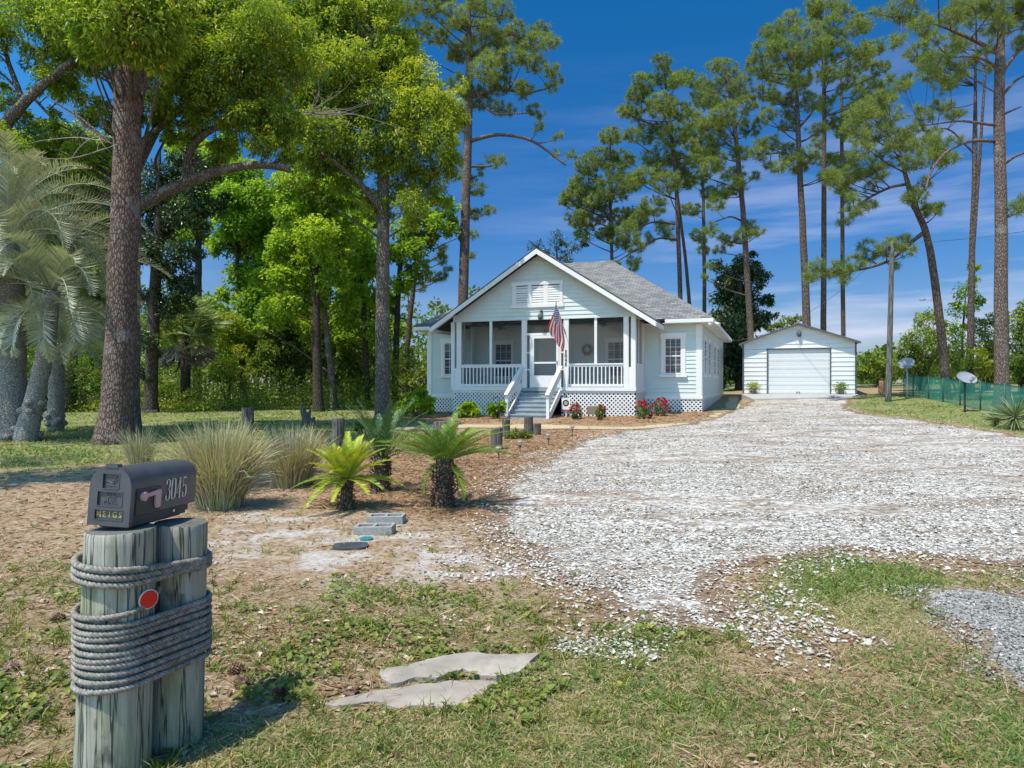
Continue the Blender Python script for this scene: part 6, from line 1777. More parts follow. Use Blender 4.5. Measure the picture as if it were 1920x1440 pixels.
# ------------------------------------------------------------------ camphors and the wood on the left
GL = 'broad-leaved trees on the left'
broadleaf('camphor_tree', 'spreading camphor tree hidden behind the massive pine, with a long bare curved limb', 'tree', 20.5, [(236, 830), (240, 600), (246, 430), (250, 260), (255, 100)], (46, 22),
    [(180, -20, 70), (260, 0, 70), (340, 10, 75), (420, 20, 75), (500, 60, 60), (300, 70, 60), (380, 90, 65), (460, 120, 60), (210, 60, 60), (330, 140, 50, .05), (420, 170, 55), (490, 180, 45, .05), (150, 120, 45), (290, 190, 36), (380, 215, 36), (450, 240, 38, .05), (330, 250, 28), (180, 210, 33), (190, 290, 26), (150, 300, 32), (420, 282, 26), (500, 268, 33), (530, 230, 38), (100, 300, 30), (60, 330, 22), (540, 130, 50, .08), (300, 20, 50, .12), (270, 60, 40, .15), (540, 290, 20), (240, 30, 55, .05, -5.5), (200, 75, 36, 0, -5), (285, 80, 40, .05, -5), (235, -50, 70, 0, -5.5), (170, 20, 45, 0, -5), (300, 0, 50, .08, -5), (330, -80, 70), (450, -70, 70), (200, -100, 60)],
    [([(246, 395), (300, 363), (350, 341), (400, 322), (450, 311), (500, 307), (542, 318)], (25, 11)), ([(352, 337), (349, 300), (362, 268), (400, 240), (440, 228), (525, 208)], (19, 7)), ([(250, 330), (300, 230), (330, 150), (340, 60)], (18, 8)), ([(252, 280), (380, 170), (470, 110)], (14, 6)), ([(300, 362), (290, 300), (310, 262)], (7, 4))],
    seed=1, mat=M_camphor, size=.12, asp=.42, tint=.54, dens=1.5, nleaf=20, hang=.55, group=GL, depth=1.0, extra=4, fill=.3, subr=.3)
broadleaf('camphor_tree', 'camphor tree at the left edge with a bare limb rising over the pindo palm', 'tree', 19.5, [(-75, 830), (-60, 560), (-35, 300)], (40, 26),
    [(60, 20, 55), (120, 50, 48), (15, 60, 25), (100, -10, 60), (-20, -20, 70), (150, 20, 50), (140, 175, 26), (95, 235, 22), (-60, 120, 50), (-90, 220, 60), (40, 290, 26), (-40, 40, 50), (100, 150, 32), (20, 190, 26), (60, 110, 26), (0, 260, 30), (170, 90, 36), (112, 108, 38), (140, 55, 45), (70, 250, 30)],
    [([(-36, 300), (10, 232), (45, 195), (80, 158), (140, 112)], (25, 12)), ([(60, 180), (30, 196), (-10, 190)], (9, 4)), ([(45, 195), (20, 130), (0, 60)], (12, 6)), ([(80, 158), (78, 100), (100, 50)], (11, 5)), ([(60, 180), (110, 235), (180, 262)], (6, 2))],
    seed=2, mat=M_camphor, size=.105, asp=.42, tint=.50, dens=1.3, nleaf=18, hang=.5, group=GL)
broadleaf('camphor_tree', 'yellow-green camphor tree on a scaly grey trunk left of the house', 'tree', 26.5, [(718, 783), (717, 600), (719, 450), (718, 345), (715, 250)], (30, 20),
    [(560, 90, 50), (600, 50, 55), (650, 70, 60), (700, 40, 50, .08), (620, 130, 60), (690, 130, 60, .12), (740, 110, 50, .16), (780, 150, 45, .2), (560, 170, 50), (640, 200, 58), (720, 200, 58, .1), (790, 210, 48, .2), (830, 195, 33, .22), (600, 250, 48, -.06), (680, 270, 52), (760, 270, 48, .06), (820, 260, 38, .1), (842, 230, 26, .2), (580, 308, 36, -.08), (650, 328, 38, -.06), (745, 338, 42), (800, 330, 38), (840, 300, 28), (695, 375, 24, -.05), (770, 385, 30), (560, 240, 40, -.05), (820, 368, 23), (610, 10, 50, .05), (700, -10, 50, .06), (540, 20, 50), (560, -40, 60), (640, 20, 40, .18), (660, 110, 40, .15)],
    [([(719, 400), (680, 348), (645, 318), (600, 285)], (15, 6)), ([(718, 345), (700, 250), (640, 150)], (15, 6)), ([(718, 345), (745, 260), (785, 190)], (13, 5)), ([(716, 300), (690, 200), (690, 100)], (13, 5)), ([(718, 400), (760, 370), (800, 350)], (7, 3))],
    seed=3, mat=M_camphor, size=.14, asp=.42, tint=.56, dens=1.15, nleaf=18, hang=.55, group=GL, depth=1.0, extra=4, fill=.3, subr=.3)
for (lab, d_, tr, lobes_, tn_, sd) in (
    ('tall green tree in the second row behind the pindo palm fronds', 46, [(70, 760), (72, 500), (75, 300)], [(70, 300, 40), (20, 350, 40), (110, 330, 40), (60, 400, 42), (0, 430, 40), (110, 450, 42), (40, 500, 42), (90, 560, 42), (10, 580, 42), (60, 640, 42), (130, 260, 30), (30, 270, 30)], .48, 41),
    ('tall green tree in the second row between the pindo palm and the massive pine', 47, [(180, 760), (182, 500), (185, 280)], [(185, 290, 40), (150, 350, 36), (220, 340, 36), (180, 420, 42), (140, 470, 36), (205, 500, 42), (165, 570, 42), (190, 640, 42), (240, 620, 34), (230, 440, 30)], .50, 42),
    ('tall green tree in the second row right of the dark-leaved tree', 48, [(370, 752), (372, 500), (375, 330)], [(375, 340, 36), (340, 380, 30), (410, 370, 32), (370, 430, 26), (330, 440, 24), (400, 600, 34), (360, 590, 32), (330, 620, 32), (385, 660, 34), (440, 650, 34), (300, 640, 30), (415, 300, 32), (350, 290, 30)], .55, 43),
    ('tall green tree in the second row behind the two dark trunks', 47, [(565, 748), (566, 500), (568, 350)], [(570, 360, 36), (530, 400, 34), (610, 400, 34), (560, 450, 34), (500, 440, 30), (600, 480, 32), (540, 520, 34), (580, 560, 32), (500, 560, 32), (560, 620, 36), (620, 600, 32), (520, 660, 34), (600, 670, 34), (650, 640, 30), (630, 350, 30), (480, 380, 32)], .58, 44),
    ('green tree in the second row just left of the scaly grey trunk', 48, [(665, 745), (668, 560), (670, 420)], [(670, 430, 30), (640, 470, 26), (700, 470, 26), (660, 530, 30), (690, 580, 28), (650, 610, 30), (700, 650, 30), (740, 620, 24), (660, 680, 28), (730, 680, 28), (720, 560, 20)], .55, 45)):
    broadleaf('wood_tree', lab, 'tree', d_, tr, (16, 8), lobes_, (), seed=sd, mat=M_gum if tn_ > .4 else M_bush, size=.22, asp=.75, tint=tn_, dens=.7, nleaf=12, group=GL, bark=M_dbark, fill=.15, extra=4, subr=.4)
# an unseen camphor added on the left to dapple the lawn with shade
broadleaf('camphor_tree', 'unseen camphor tree added left of the view to shade the front lawn', 'tree', 8.6, [(-950, 960), (-930, 300), (-880, -150)], (75, 50),
    [(-450, -420, 170), (-250, -520, 170), (-620, -300, 170), (-160, -450, 130), (-380, -650, 150), (-800, -500, 170), (-300, -300, 110), (-520, -600, 150)], [([(-900, 100), (-600, -250), (-200, -430)], (40, 14))], seed=46, mat=M_camphor, size=.13, asp=.42, tint=.45, dens=.6, nleaf=16, hang=.5, group=GL, depth=.9)
# bare grey dead twigs hanging in front of that camphor
def dead_twigs(label, d, root, spread, n, seed):
    rs = np.random.RandomState(seed); o0 = at(*root, d); mb = MB()
    for k in range(n):
        a = rs.uniform(0, 1); P = [o0 + rs.normal(0, .05, 3)]
        dr = np.array([spread[0] * (.3 + a), -.2 + rs.normal(0, .3), spread[1] * rs.uniform(-.6, 1)])
        for s in range(7):
            dr = dr + rs.normal(0, .22, 3) + np.array([0, 0, .05 * s - .1]); P.append(P[-1] + dr * .22)
        P = smooth_path(P, 12); mb.tube(P, np.linspace(.016, .004, 12), 5)
        for q in range(3):
            i = rs.randint(3, 10); e = P[i] + rs.normal(0, .22, 3) + [0, 0, .1]; mb.tube(smooth_path([P[i], (P[i] + e) / 2 + rs.normal(0, .05, 3), e], 5), np.linspace(.008, .003, 5), 4)
    o = mb.build('dead_branch', M_twig, loc=o0); tag(o, label, 'branch')
dead_twigs('tangle of bare pale twigs hanging in the yellow-green camphor crown', 24.2, (575, 212), (1.5, .35), 11, 5)
dead_twigs('bare pale twigs beside the massive pine trunk under the camphor canopy', 16.4, (206, 265), (-1.2, .35), 5, 8)

broadleaf('sweetgum_tree', 'bright green tree with the straight dark trunk nearest the lawn edge', 'tree', 33, [(597, 770), (594, 650), (590, 450), (592, 340)], (20, 9),
    [(560, 400, 42), (620, 380, 36), (590, 440, 36, .1), (540, 462, 36), (640, 442, 30), (570, 502, 30, .1), (622, 512, 28), (530, 522, 33), (560, 350, 36), (640, 345, 30), (600, 470, 24, .2), (545, 570, 22)], (), seed=11, size=.17, asp=.8, tint=.55, dens=1.0, nleaf=11, group=GL, bark=M_dbark, fill=.15, subr=.4)
broadleaf('sweetgum_tree', 'bright green tree with a leaning vine-wrapped trunk behind the straight one', 'tree', 36, [(626, 745), (612, 620), (598, 500), (602, 400)], (15, 8),
    [(642, 490, 25), (652, 560, 22), (520, 582, 30), (600, 560, 22), (628, 420, 25), (575, 620, 20)], (), seed=12, size=.18, asp=.8, tint=.52, dens=1.0, nleaf=11, group=GL, bark=M_bark, fill=.15, subr=.4)
broadleaf('sweetgum_tree', 'light green slim tree just left of the scaly grey trunk', 'tree', 38, [(690, 742), (683, 600), (676, 450), (680, 370)], (12, 7),
    [(670, 440, 30), (690, 500, 28), (660, 540, 26), (702, 562, 22), (682, 392, 30), (650, 600, 24), (702, 622, 18), (640, 640, 20)], (), seed=13, size=.18, asp=.8, tint=.5, dens=1.0, nleaf=11, group=GL, bark=M_dbark, fill=.15, subr=.4)
broadleaf('sweetgum_tree', 'light green airy tree right of the scaly grey trunk, by the roof corner', 'tree', 40, [(741, 700), (746, 560), (756, 420), (765, 370)], (14, 7),
    [(760, 432, 26), (792, 402, 24), (740, 472, 24), (776, 472, 23), (822, 420, 20), (752, 532, 20), (786, 512, 20), (842, 392, 18), (730, 562, 16), (846, 432, 14), (805, 450, 16)], (), seed=14, size=.18, asp=.8, tint=.5, dens=.9, nleaf=11, group=GL, bark=M_dbark, fill=.15, subr=.4)
broadleaf('magnolia_tree', 'dark-leaved tree on a straight black trunk right of the massive pine', 'tree', 32, [(282, 758), (288, 600), (298, 420), (300, 280)], (27, 15),
    [(300, 420, 36), (330, 482, 30), (268, 470, 32), (342, 540, 26), (322, 582, 23), (280, 380, 36), (342, 402, 30), (300, 340, 36), (362, 352, 26), (268, 562, 23), (275, 642, 20), (312, 512, 18), (400, 390, 22), (262, 700, 16), (395, 320, 24), (350, 300, 25)], (), seed=15, mat=M_magno, size=.17, asp=.5, tint=.55, dens=1.15, nleaf=13, group=GL, bark=M_dbark, fill=.15, subr=.4)
broadleaf('sweetgum_tree', 'fresh green tree behind the cabbage palm in the middle of the left wood', 'tree', 40, [(457, 742), (450, 600), (440, 400)], (15, 8),
    [(440, 420, 34), (482, 450, 34), (502, 500, 33), (460, 520, 34), (418, 455, 24), (512, 420, 34), (470, 572, 33), (512, 592, 30), (430, 372, 30), (492, 372, 33), (440, 622, 30), (400, 330, 30), (460, 330, 32)], (), seed=16, size=.19, asp=.8, tint=.5, dens=1.1, nleaf=11, group=GL, bark=M_dbark, fill=.15, subr=.4)
broadleaf('sweetgum_tree', 'vine-covered leafy tree deep in shade behind the grey driftwood stump', 'tree', 39, [(530, 742), (527, 600), (532, 480)], (14, 8),
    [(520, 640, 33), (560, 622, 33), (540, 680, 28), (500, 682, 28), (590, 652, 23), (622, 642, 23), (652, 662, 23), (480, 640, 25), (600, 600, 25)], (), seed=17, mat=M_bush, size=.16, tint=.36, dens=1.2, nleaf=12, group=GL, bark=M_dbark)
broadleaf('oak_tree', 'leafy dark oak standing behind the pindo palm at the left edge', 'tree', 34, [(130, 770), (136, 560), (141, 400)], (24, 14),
    [(140, 262, 30), (170, 342, 36), (128, 372, 36), (190, 422, 36), (80, 322, 30), (160, 482, 36), (200, 522, 32), (100, 422, 36), (120, 542, 38), (190, 602, 34), (60, 442, 36), (30, 400, 26), (60, 562, 38), (10, 480, 32), (130, 630, 34), (200, 670, 28)], (), seed=18, mat=M_bush, size=.16, tint=.36, dens=1.15, nleaf=12, group=GL, bark=M_dbark, fill=.4)
broadleaf('bare_tree', 'small half-bare tree peeping over the left slope of the gable', 'tree', 52, [(1045, 560), (1045, 500), (1043, 450)], (6, 3), [(1010, 462, 13), (1045, 455, 16), (1075, 465, 15), (1098, 450, 14), (1030, 480, 12), (1000, 480, 9), (1060, 485, 14)], [([(1045, 490), (1010, 465), (990, 450)], (2, 1)), ([(1045, 490), (1080, 465), (1105, 440)], (2, 1))], seed=19, mat=M_magno, size=.13, tint=.6, dens=.7, nleaf=10, group=GL, bark=M_dbark)
broadleaf('magnolia_tree', 'dark glossy magnolia between the house and the garage', 'tree', 47, [(1386, 735), (1385, 600), (1388, 500)], (14, 7),
    [(1372, 520, 24), (1392, 560, 30), (1360, 560, 24), (1422, 520, 19), (1375, 610, 30), (1410, 600, 26), (1365, 650, 27), (1380, 690, 27), (1430, 602, 16), (1440, 562, 12), (1350, 612, 15), (1395, 490, 16), (1355, 700, 20), (1348, 660, 16), (1400, 660, 24)], (), seed=20, mat=M_magno, size=.22, asp=.5, tint=.5, dens=1.1, nleaf=12, bark=M_dbark, group='trees on the right')
broadleaf('wild_cherry_tree', 'small airy tree twined round the slim twin-stemmed pine', 'tree', 40, [(1803, 690), (1805, 620), (1812, 540)], (5, 3), [(1810, 545, 18), (1795, 582, 15), (1826, 502, 10), (1820, 580, 13), (1835, 560, 10), (1785, 610, 14), (1800, 625, 14)], (), seed=21, mat=M_gum, size=.14, asp=.6, tint=.4, dens=.9, nleaf=10, bark=M_dbark, group='trees on the right')

# ------------------------------------------------------------------ bushes
GB = 'bushes along the back of the left lawn'
bush('woodland_shrub', 'lime green shrub right of the cabbage palm', 'shrub', 36.5, [(425, 690, 24), (445, 660, 18, .1), (410, 705, 18), (455, 700, 20)], size=.14, tint=.72, seed=1, group=GB)
bush('woodland_shrub', 'yellow-green shrub rising above the cabbage palm on its right', 'shrub', 38, [(430, 600, 20), (445, 630, 20), (420, 640, 16)], size=.15, tint=.78, seed=2, group=GB)
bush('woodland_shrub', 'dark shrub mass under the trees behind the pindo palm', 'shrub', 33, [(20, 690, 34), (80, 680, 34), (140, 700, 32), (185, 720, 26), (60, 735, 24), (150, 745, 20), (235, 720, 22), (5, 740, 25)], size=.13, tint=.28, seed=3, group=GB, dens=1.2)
bush('woodland_shrub', 'bright shrub at the foot of the dark-leaved tree', 'shrub', 34, [(300, 720, 22), (320, 735, 18), (268, 735, 14), (345, 742, 16)], size=.13, tint=.6, seed=4, group=GB)
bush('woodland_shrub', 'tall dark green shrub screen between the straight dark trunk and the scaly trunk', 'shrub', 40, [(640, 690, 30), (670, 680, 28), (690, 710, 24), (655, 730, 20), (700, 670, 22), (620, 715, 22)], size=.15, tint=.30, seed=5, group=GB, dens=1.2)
bush('woodland_shrub', 'sunlit rounded shrub between the scaly trunk and the house corner', 'shrub', 35, [(765, 690, 28), (785, 715, 24), (745, 715, 24), (760, 660, 18), (800, 690, 18), (735, 690, 16), (810, 660, 16)], size=.13, tint=.60, seed=6, group=GB, dens=1.1)
bush('hydrangea_bush', 'large hydrangea bush at the left front corner of the house', 'bush', 28.3, [(785, 760, 17), (757, 766, 14), (800, 752, 13), (770, 748, 12), (805, 768, 9), (790, 735, 10)], size=.17, asp=.7, tint=.48, seed=7, mat=M_gum, dens=1.7, group='green bushes along the house')
bush('hydrangea_bush', 'round bright green hydrangea bush against the left porch lattice', 'bush', 27.6, [(876, 768, 14), (888, 772, 11), (864, 773, 10), (878, 760, 9)], size=.16, asp=.7, tint=.55, seed=8, mat=M_gum, dens=2.0, group='green bushes along the house')
bush('hydrangea_bush', 'darker green hydrangea bush right beside the left stair rail', 'bush', 26.9, [(930, 770, 12), (920, 767, 9), (938, 762, 9)], size=.15, asp=.7, tint=.36, seed=9, mat=M_gum, dens=2.0, group='green bushes along the house')
bush('fern_clump', 'low dark fern-like clump behind the leftmost sago fronds', 'plant', 19.5, [(690, 795, 7), (676, 799, 6)], size=.13, tint=.28, seed=10, dens=2)
bush('weed_clump', 'tall green weeds around the short posts near the steps', 'plant', 18.6, [(965, 815, 9), (980, 826, 8), (957, 828, 7), (990, 832, 6)], size=.14, asp=.22, tint=.45, seed=11, dens=2)
GH = 'bushes beyond the green fence'
bush('hedge_bush', 'tall green bush left of the crooked pine beyond the fence', 'bush', 40, [(1725, 640, 30), (1735, 600, 22), (1705, 660, 24), (1755, 630, 20), (1690, 690, 22), (1720, 690, 26), (1765, 670, 20)], size=.16, tint=.62, seed=12, group=GH, dens=1.2)
bush('hedge_bush', 'bright yellow-green bush between the crooked pine and the slim pine', 'bush', 38, [(1790, 660, 24), (1810, 685, 22), (1785, 690, 20), (1840, 690, 20), (1830, 665, 16), (1765, 695, 16)], size=.15, tint=.76, seed=13, group=GH, dens=1.2)
bush('hedge_bush', 'dark green bush between the slim pine and the biggest right pine', 'bush', 41, [(1845, 640, 26), (1830, 610, 18), (1855, 600, 16), (1850, 670, 22), (1860, 700, 20)], size=.16, tint=.5, seed=14, group=GH, dens=1.2)
bush('hedge_bush', 'big green bush at the right edge behind the biggest right pine', 'bush', 37, [(1910, 640, 32), (1905, 600, 24, .1), (1930, 690, 34), (1900, 680, 22), (1950, 620, 36), (1925, 580, 18)], size=.16, tint=.5, seed=15, group=GH, dens=1.2)
bush('hedge_bush', 'green bushes far right of the garage behind the utility pole', 'bush', 46, [(1640, 695, 18), (1620, 700, 14), (1665, 680, 18), (1655, 710, 14), (1630, 680, 10)], size=.18, tint=.62, seed=16, group=GH, dens=1.2)
bush('hedge_bush', 'pale green treetop bush showing over the left slope of the garage roof', 'bush', 52, [(1470, 606, 13), (1490, 602, 12), (1450, 615, 12), (1460, 640, 16), (1480, 650, 20), (1510, 640, 18)], size=.2, tint=.62, seed=17, group=GH, dens=1.1)

# roses along the house
M_rose = leaf_mat('rose_petals', [(0, (.40, .012, .04)), (.5, (.58, .03, .09)), (1, (.68, .12, .20))], .25, .5, .3, 1.0)
def rose(label, px, py, rpx, h, nf, seed):
    rs = np.random.RandomState(seed); p = ground_point(px, py); R = rpx / FOC * p[1]
    o = thing('rose_bush', label, 'rose bush', p, 0, 'rose bushes along the front of the house')
    lf = MB(); C = np.array([0, 0, h * .5])
    leaf_cloud(lf, C, R, 60, 10, .07, rs, .42, .6, squash=h * .55 / R, fill=.2, subr=.25)
    st = MB(); e = unit(rs.normal(size=(14, 3))) * R * .8; e[:, 2] = np.abs(e[:, 2]) * .5 + h * .4
    twig_tubes(st, np.zeros((14, 3)) - [0, 0, .05], e, .008, .004); st.build('stems', M_dbark, o)
    lf.build('foliage', M_bush, o)
    q = unit(rs.normal(size=(nf, 3)) + np.array([0, -.6, .7])); P = C + q * np.array([R, R, h * .55]) * 1.05
    fl = MB(); n = nf * 14
    d_ = unit(rs.normal(size=(n, 3)) + np.repeat(q, 14, 0) * .7)
    leaves(fl, np.repeat(P, 14, 0), d_, rand_dirs(n), .075, .07, np.clip(np.repeat(rs.uniform(.2, .9, nf), 14) + rs.normal(0, .15, n), 0, 1), .3)
    fl.build('blossoms', M_rose, o)
rose('small pink rose bush left of the bronze plaque', 1080, 786, 11, .50, 9, 1)
rose('small pink rose bush right of the bronze plaque', 1127, 787, 9, .50, 8, 2)
rose('red rose bush at the right corner of the porch lattice', 1207, 785, 15, .60, 20, 3)
rose('red rose bush under the front right window', 1241, 780, 16, .62, 22, 4)
# pots by the garage door
def pot(px, label, tint, seed):
    u = None
    for uu in np.linspace(-6, 1, 700):
        w_ = gw(uu, -.38, 0)
        if (w_[0] / w_[1]) * FOC + 960 >= px: u = uu; break
    c_ = gw(u, -.38, SLAB - .006); rs = np.random.RandomState(seed)
    o = thing('potted_plant', label, 'potted plant', c_, 0, 'potted plants beside the garage door')
    mb = MB(); mb.lathe([(.12, 0), (.165, .30), (.185, .305), (.185, .35), (.15, .35), (.14, .32), (0, .32)], (0, 0, 0), 20); mb.build('pot', plain('grey_pot', (.20, .205, .21), .7), o)
    lf = MB(); n = 260; d_ = unit(rs.normal(size=(n, 3)) + np.array([0, 0, .8])); leaves(lf, np.array([0, 0, .34]) + d_ * (.05 + .26 * rs.rand(n)[:, None]) * np.array([1.15, 1.15, .9]), unit(d_ + rs.normal(size=(n, 3)) * .4), rand_dirs(n), .13, .05, np.clip(rs.normal(tint, .2, n), 0, 1), .2, .25)
    lf.build('foliage', M_bush, o)
pot(1413, 'potted yellow-green plant left of the garage door', .92, 1)
pot(1577, 'potted green plant right of the garage door', .66, 2)

# ------------------------------------------------------------------ palms
def frond(mb, o, az, el, Ln, leaf, n, curl, wd, tint, rs, vee=.5, rach=.010, tip=.35, twist=0.0):
    """a feather frond: an arching rachis with leaflets down both sides"""
    h = np.array([math.cos(az), math.sin(az), 0]); s = np.array([-math.sin(az), math.cos(az), 0])
    t = np.linspace(0, 1, 14); ang = el - curl * t ** 1.25
    st = Ln / 13
    P = [np.array(o, float)]
    for a in ang[:-1]: P.append(P[-1] + (h * math.cos(a) + np.array([0, 0, 1]) * math.sin(a)) * st + s * twist * st)
    P = np.array(P)
    mb.tube(P, np.linspace(rach, rach * .3, 14), 5, tint=tint + .12)
    q = np.linspace(.10, 1, n)
    B = np.stack([np.interp(q, t, P[:, k]) for k in range(3)], 1)
    T = unit(np.stack([np.interp(q, t, np.gradient(P[:, k])) for k in range(3)], 1))
    N = unit(np.cross(T, np.broadcast_to(s, T.shape))); N = np.where(N[:, 2:3] < 0, -N, N)
    ll = leaf * np.clip(np.minimum(q / .22, 1), .35, 1) * (1 - .72 * np.clip((q - .55) / .45, 0, 1))
    for sg in (-1, 1):
        d_ = unit(sg * s[None] * 1.0 + T * (.55 + .5 * q[:, None]) + N * vee + rs.normal(0, .07, (n, 3)))
        m = len(B); nr = N
        axis = d_; side = unit(np.cross(axis, nr + rs.normal(0, .2, (m, 3))))
        W = wd * np.ones(m)
        mid = B + axis * ll[:, None] * .5; tipp = B + axis * ll[:, None] - np.array([0, 0, 1]) * (ll * tip)[:, None]
        V = np.stack([B - side * W[:, None] * .3, B + side * W[:, None] * .3, mid - side * W[:, None] * .5 - [0, 0, .06 * leaf], mid + side * W[:, None] * .5 - [0, 0, .06 * leaf], tipp], 1).reshape(-1, 3)
        b_ = np.arange(m)[:, None] * 5
        tn = np.repeat(np.clip(tint + rs.normal(0, .07, m) + (.12 * (q - .5)), 0, 1), 5)
        base = mb.n
        mb.add(V, b_ + np.array([[0, 1, 3, 2]]), tn)
        mb.F.append(b_ + np.array([[2, 3, 4]]) + base); mb.smooth.append(np.zeros(m, bool)); mb.M.append(np.zeros(m, int))

M_sago = leaf_mat('sago_fronds', [(0, (.04, .09, .035)), (.35, (.085, .17, .04)), (.6, (.20, .29, .035)), (.85, (.42, .48, .03)), (1, (.55, .52, .07))], .2, .38, .45)
M_sagot = bark_mat('sago_trunk', (.11, .08, .058), (.33, .25, .18), (26, 26, 16), None, .8)
def sago(label, base, h, r, fr, tint, seed, leaf=.13):
    rs = np.random.RandomState(seed)
    p = ground_point(*base); o = thing('sago_palm', label, 'sago palm', p, 0, 'sago palms in the straw bed')
    mb = MB(); q = np.linspace(0, 1, 9)
    mb.tube(np.stack([.02 * q, 0 * q, -.08 + (h + .10) * q], 1), r * (1 - .18 * q + .08 * np.sin(q * 9)), 16)
    n = int(420 * h * r / .07)                           # the old leaf bases that clothe the trunk
    a = rs.uniform(0, 2 * np.pi, n); z_ = rs.uniform(.0, h, n); rr = r * .95
    pos = np.stack([np.cos(a) * rr, np.sin(a) * rr, z_], 1); d_ = unit(np.stack([np.cos(a), np.sin(a), .7 + .5 * rs.rand(n) - 1.5 * (rs.rand(n) < .35)], 1))
    leaves(mb, pos, d_, np.array([0, 0, 1.0]) + np.stack([-np.cos(a), -np.sin(a), 0 * a], 1) * .5, .06 * rs.uniform(.5, 1.4, n), .028, rs.rand(n), .3)
    mb.build('trunk', M_sagot, o)
    for (n_, e0, e1, l0, l1, c0, c1, tt) in fr:
        mb = MB()
        for k in range(n_):
            az = 2.399 * k + rs.uniform(-.25, .25) + seed
            frond(mb, (.02 + .3 * r * math.cos(az), .3 * r * math.sin(az), h), az, rad(rs.uniform(e0, e1)), rs.uniform(l0, l1), leaf, 50, rs.uniform(c0, c1), .009, np.clip(tint + tt + rs.normal(0, .05), 0, 1), rs, .55, .009, .1)
        mb.build('fronds', M_sago, o)
sago('widest sago palm with a thick shaggy trunk, nearest the shell drive', (831, 950), .56, .125, [(26, 14, 46, .76, .94, .45, .85, 0), (12, 50, 80, .5, .68, .4, .8, -.04), (3, -40, -15, .42, .55, .9, 1.2, .12)], .50, 1)
sago('lime green sago palm with drooping yellowed lower fronds, leftmost of the three', (648, 955), .36, .085, [(40, 32, 86, .44, .60, .4, .8, .18), (13, -12, 14, .55, .70, .5, .8, .05)], .62, 2, .11)
sago('dark blue-green sago palm with upright fronds, behind the other two', (714, 921), .46, .125, [(16, 42, 80, .85, 1.0, .45, .8, 0), (6, 15, 35, .7, .85, .6, .9, 0)], .20, 3, .13)

M_pindo = leaf_mat('pindo_fronds', [(0, (.12, .145, .09)), (.4, (.27, .31, .20)), (.75, (.43, .46, .33)), (1, (.58, .58, .43))], .18, .45, .4, 1.2)
M_ptrunk = bark_mat('pindo_trunk', (.25, .23, .21), (.50, .465, .43), (16, 16, 22), (.40, .37, .35), .5)
def pindo(label, d, stems, heads, seed):
    rs = np.random.RandomState(seed)
    T0 = at(*stems[0][0][0], d); b = on_ground(T0[0], d)
    o = thing('pindo_palm', label, 'palm', b, 0, 'palms at the left edge')
    for path, w, dd in stems:
        mb = MB(); P = smooth_path(to_world(path, d + dd), 20) - b; P[0, 2] = -.3
        q = np.linspace(0, 1, 20); r = np.interp(q, np.linspace(0, 1, len(w)), w) / FOC * d / 2
        r = r * (1 + .05 * np.sin(q * 70) * (q > .25) + .10 * (fbm(q * 9, q * 0 + dd, 3) - .5))
        mb.tube(P, r, 18)
        rs2 = np.random.RandomState(int(abs(dd * 10)) + 3)
        for _ in range(9):
            a = rs2.uniform(0, 6.28); k = rs2.randint(1, 6); mb.lathe([(.02, -.09), (.10, -.05), (.12, .0), (.09, .06), (.02, .1)], tuple(P[k] + np.array([math.cos(a), math.sin(a), 0]) * r[k] * .9), 10)
        mb.build('stem', M_ptrunk, o)
    for (hp, dd, n, e0, e1, l0, l1, tn) in heads:
        c_ = at(*hp, d + dd) - b
        mb = MB()
        for k in range(n):
            az = 2.399 * k + rs.uniform(-.2, .2)
            frond(mb, c_ + np.array([math.cos(az), math.sin(az), 0]) * .12, az, rad(rs.uniform(e0, e1)), rs.uniform(l0, l1), .56, 52, rs.uniform(1.4, 2.4), .023, np.clip(tn + rs.normal(0, .08), 0, 1), rs, .85, .022, .10, rs.uniform(-.12, .12))
        mb.build('fronds', M_pindo, o)
pindo('big grey-green pindo palm with two stout stems at the left edge', 18.3, [([(14, 832), (18, 740), (22, 560), (12, 452)], (78, 54, 46, 38), 0.0), ([(46, 830), (68, 735), (90, 640), (96, 545)], (42, 31, 29, 27), -.25)],
      [((12, 455), .0, 50, 20, 88, 2.9, 3.9, .6), ((14, 450), .0, 12, 70, 89, 2.6, 3.4, .55), ((96, 545), -.25, 28, 20, 80, 2.3, 3.0, .55), ((14, 500), 0, 18, -25, 20, 2.0, 2.6, .85), ((96, 570), -.25, 12, -30, 10, 1.7, 2.2, .8)], 4)
pindo('smaller grey palm stem standing behind the big pindo palm', 21.5, [([(104, 800), (106, 740), (108, 650)], (30, 27, 24), 0.0)], [((108, 640), 0, 14, 10, 70, 1.4, 1.9, .5)], 5)

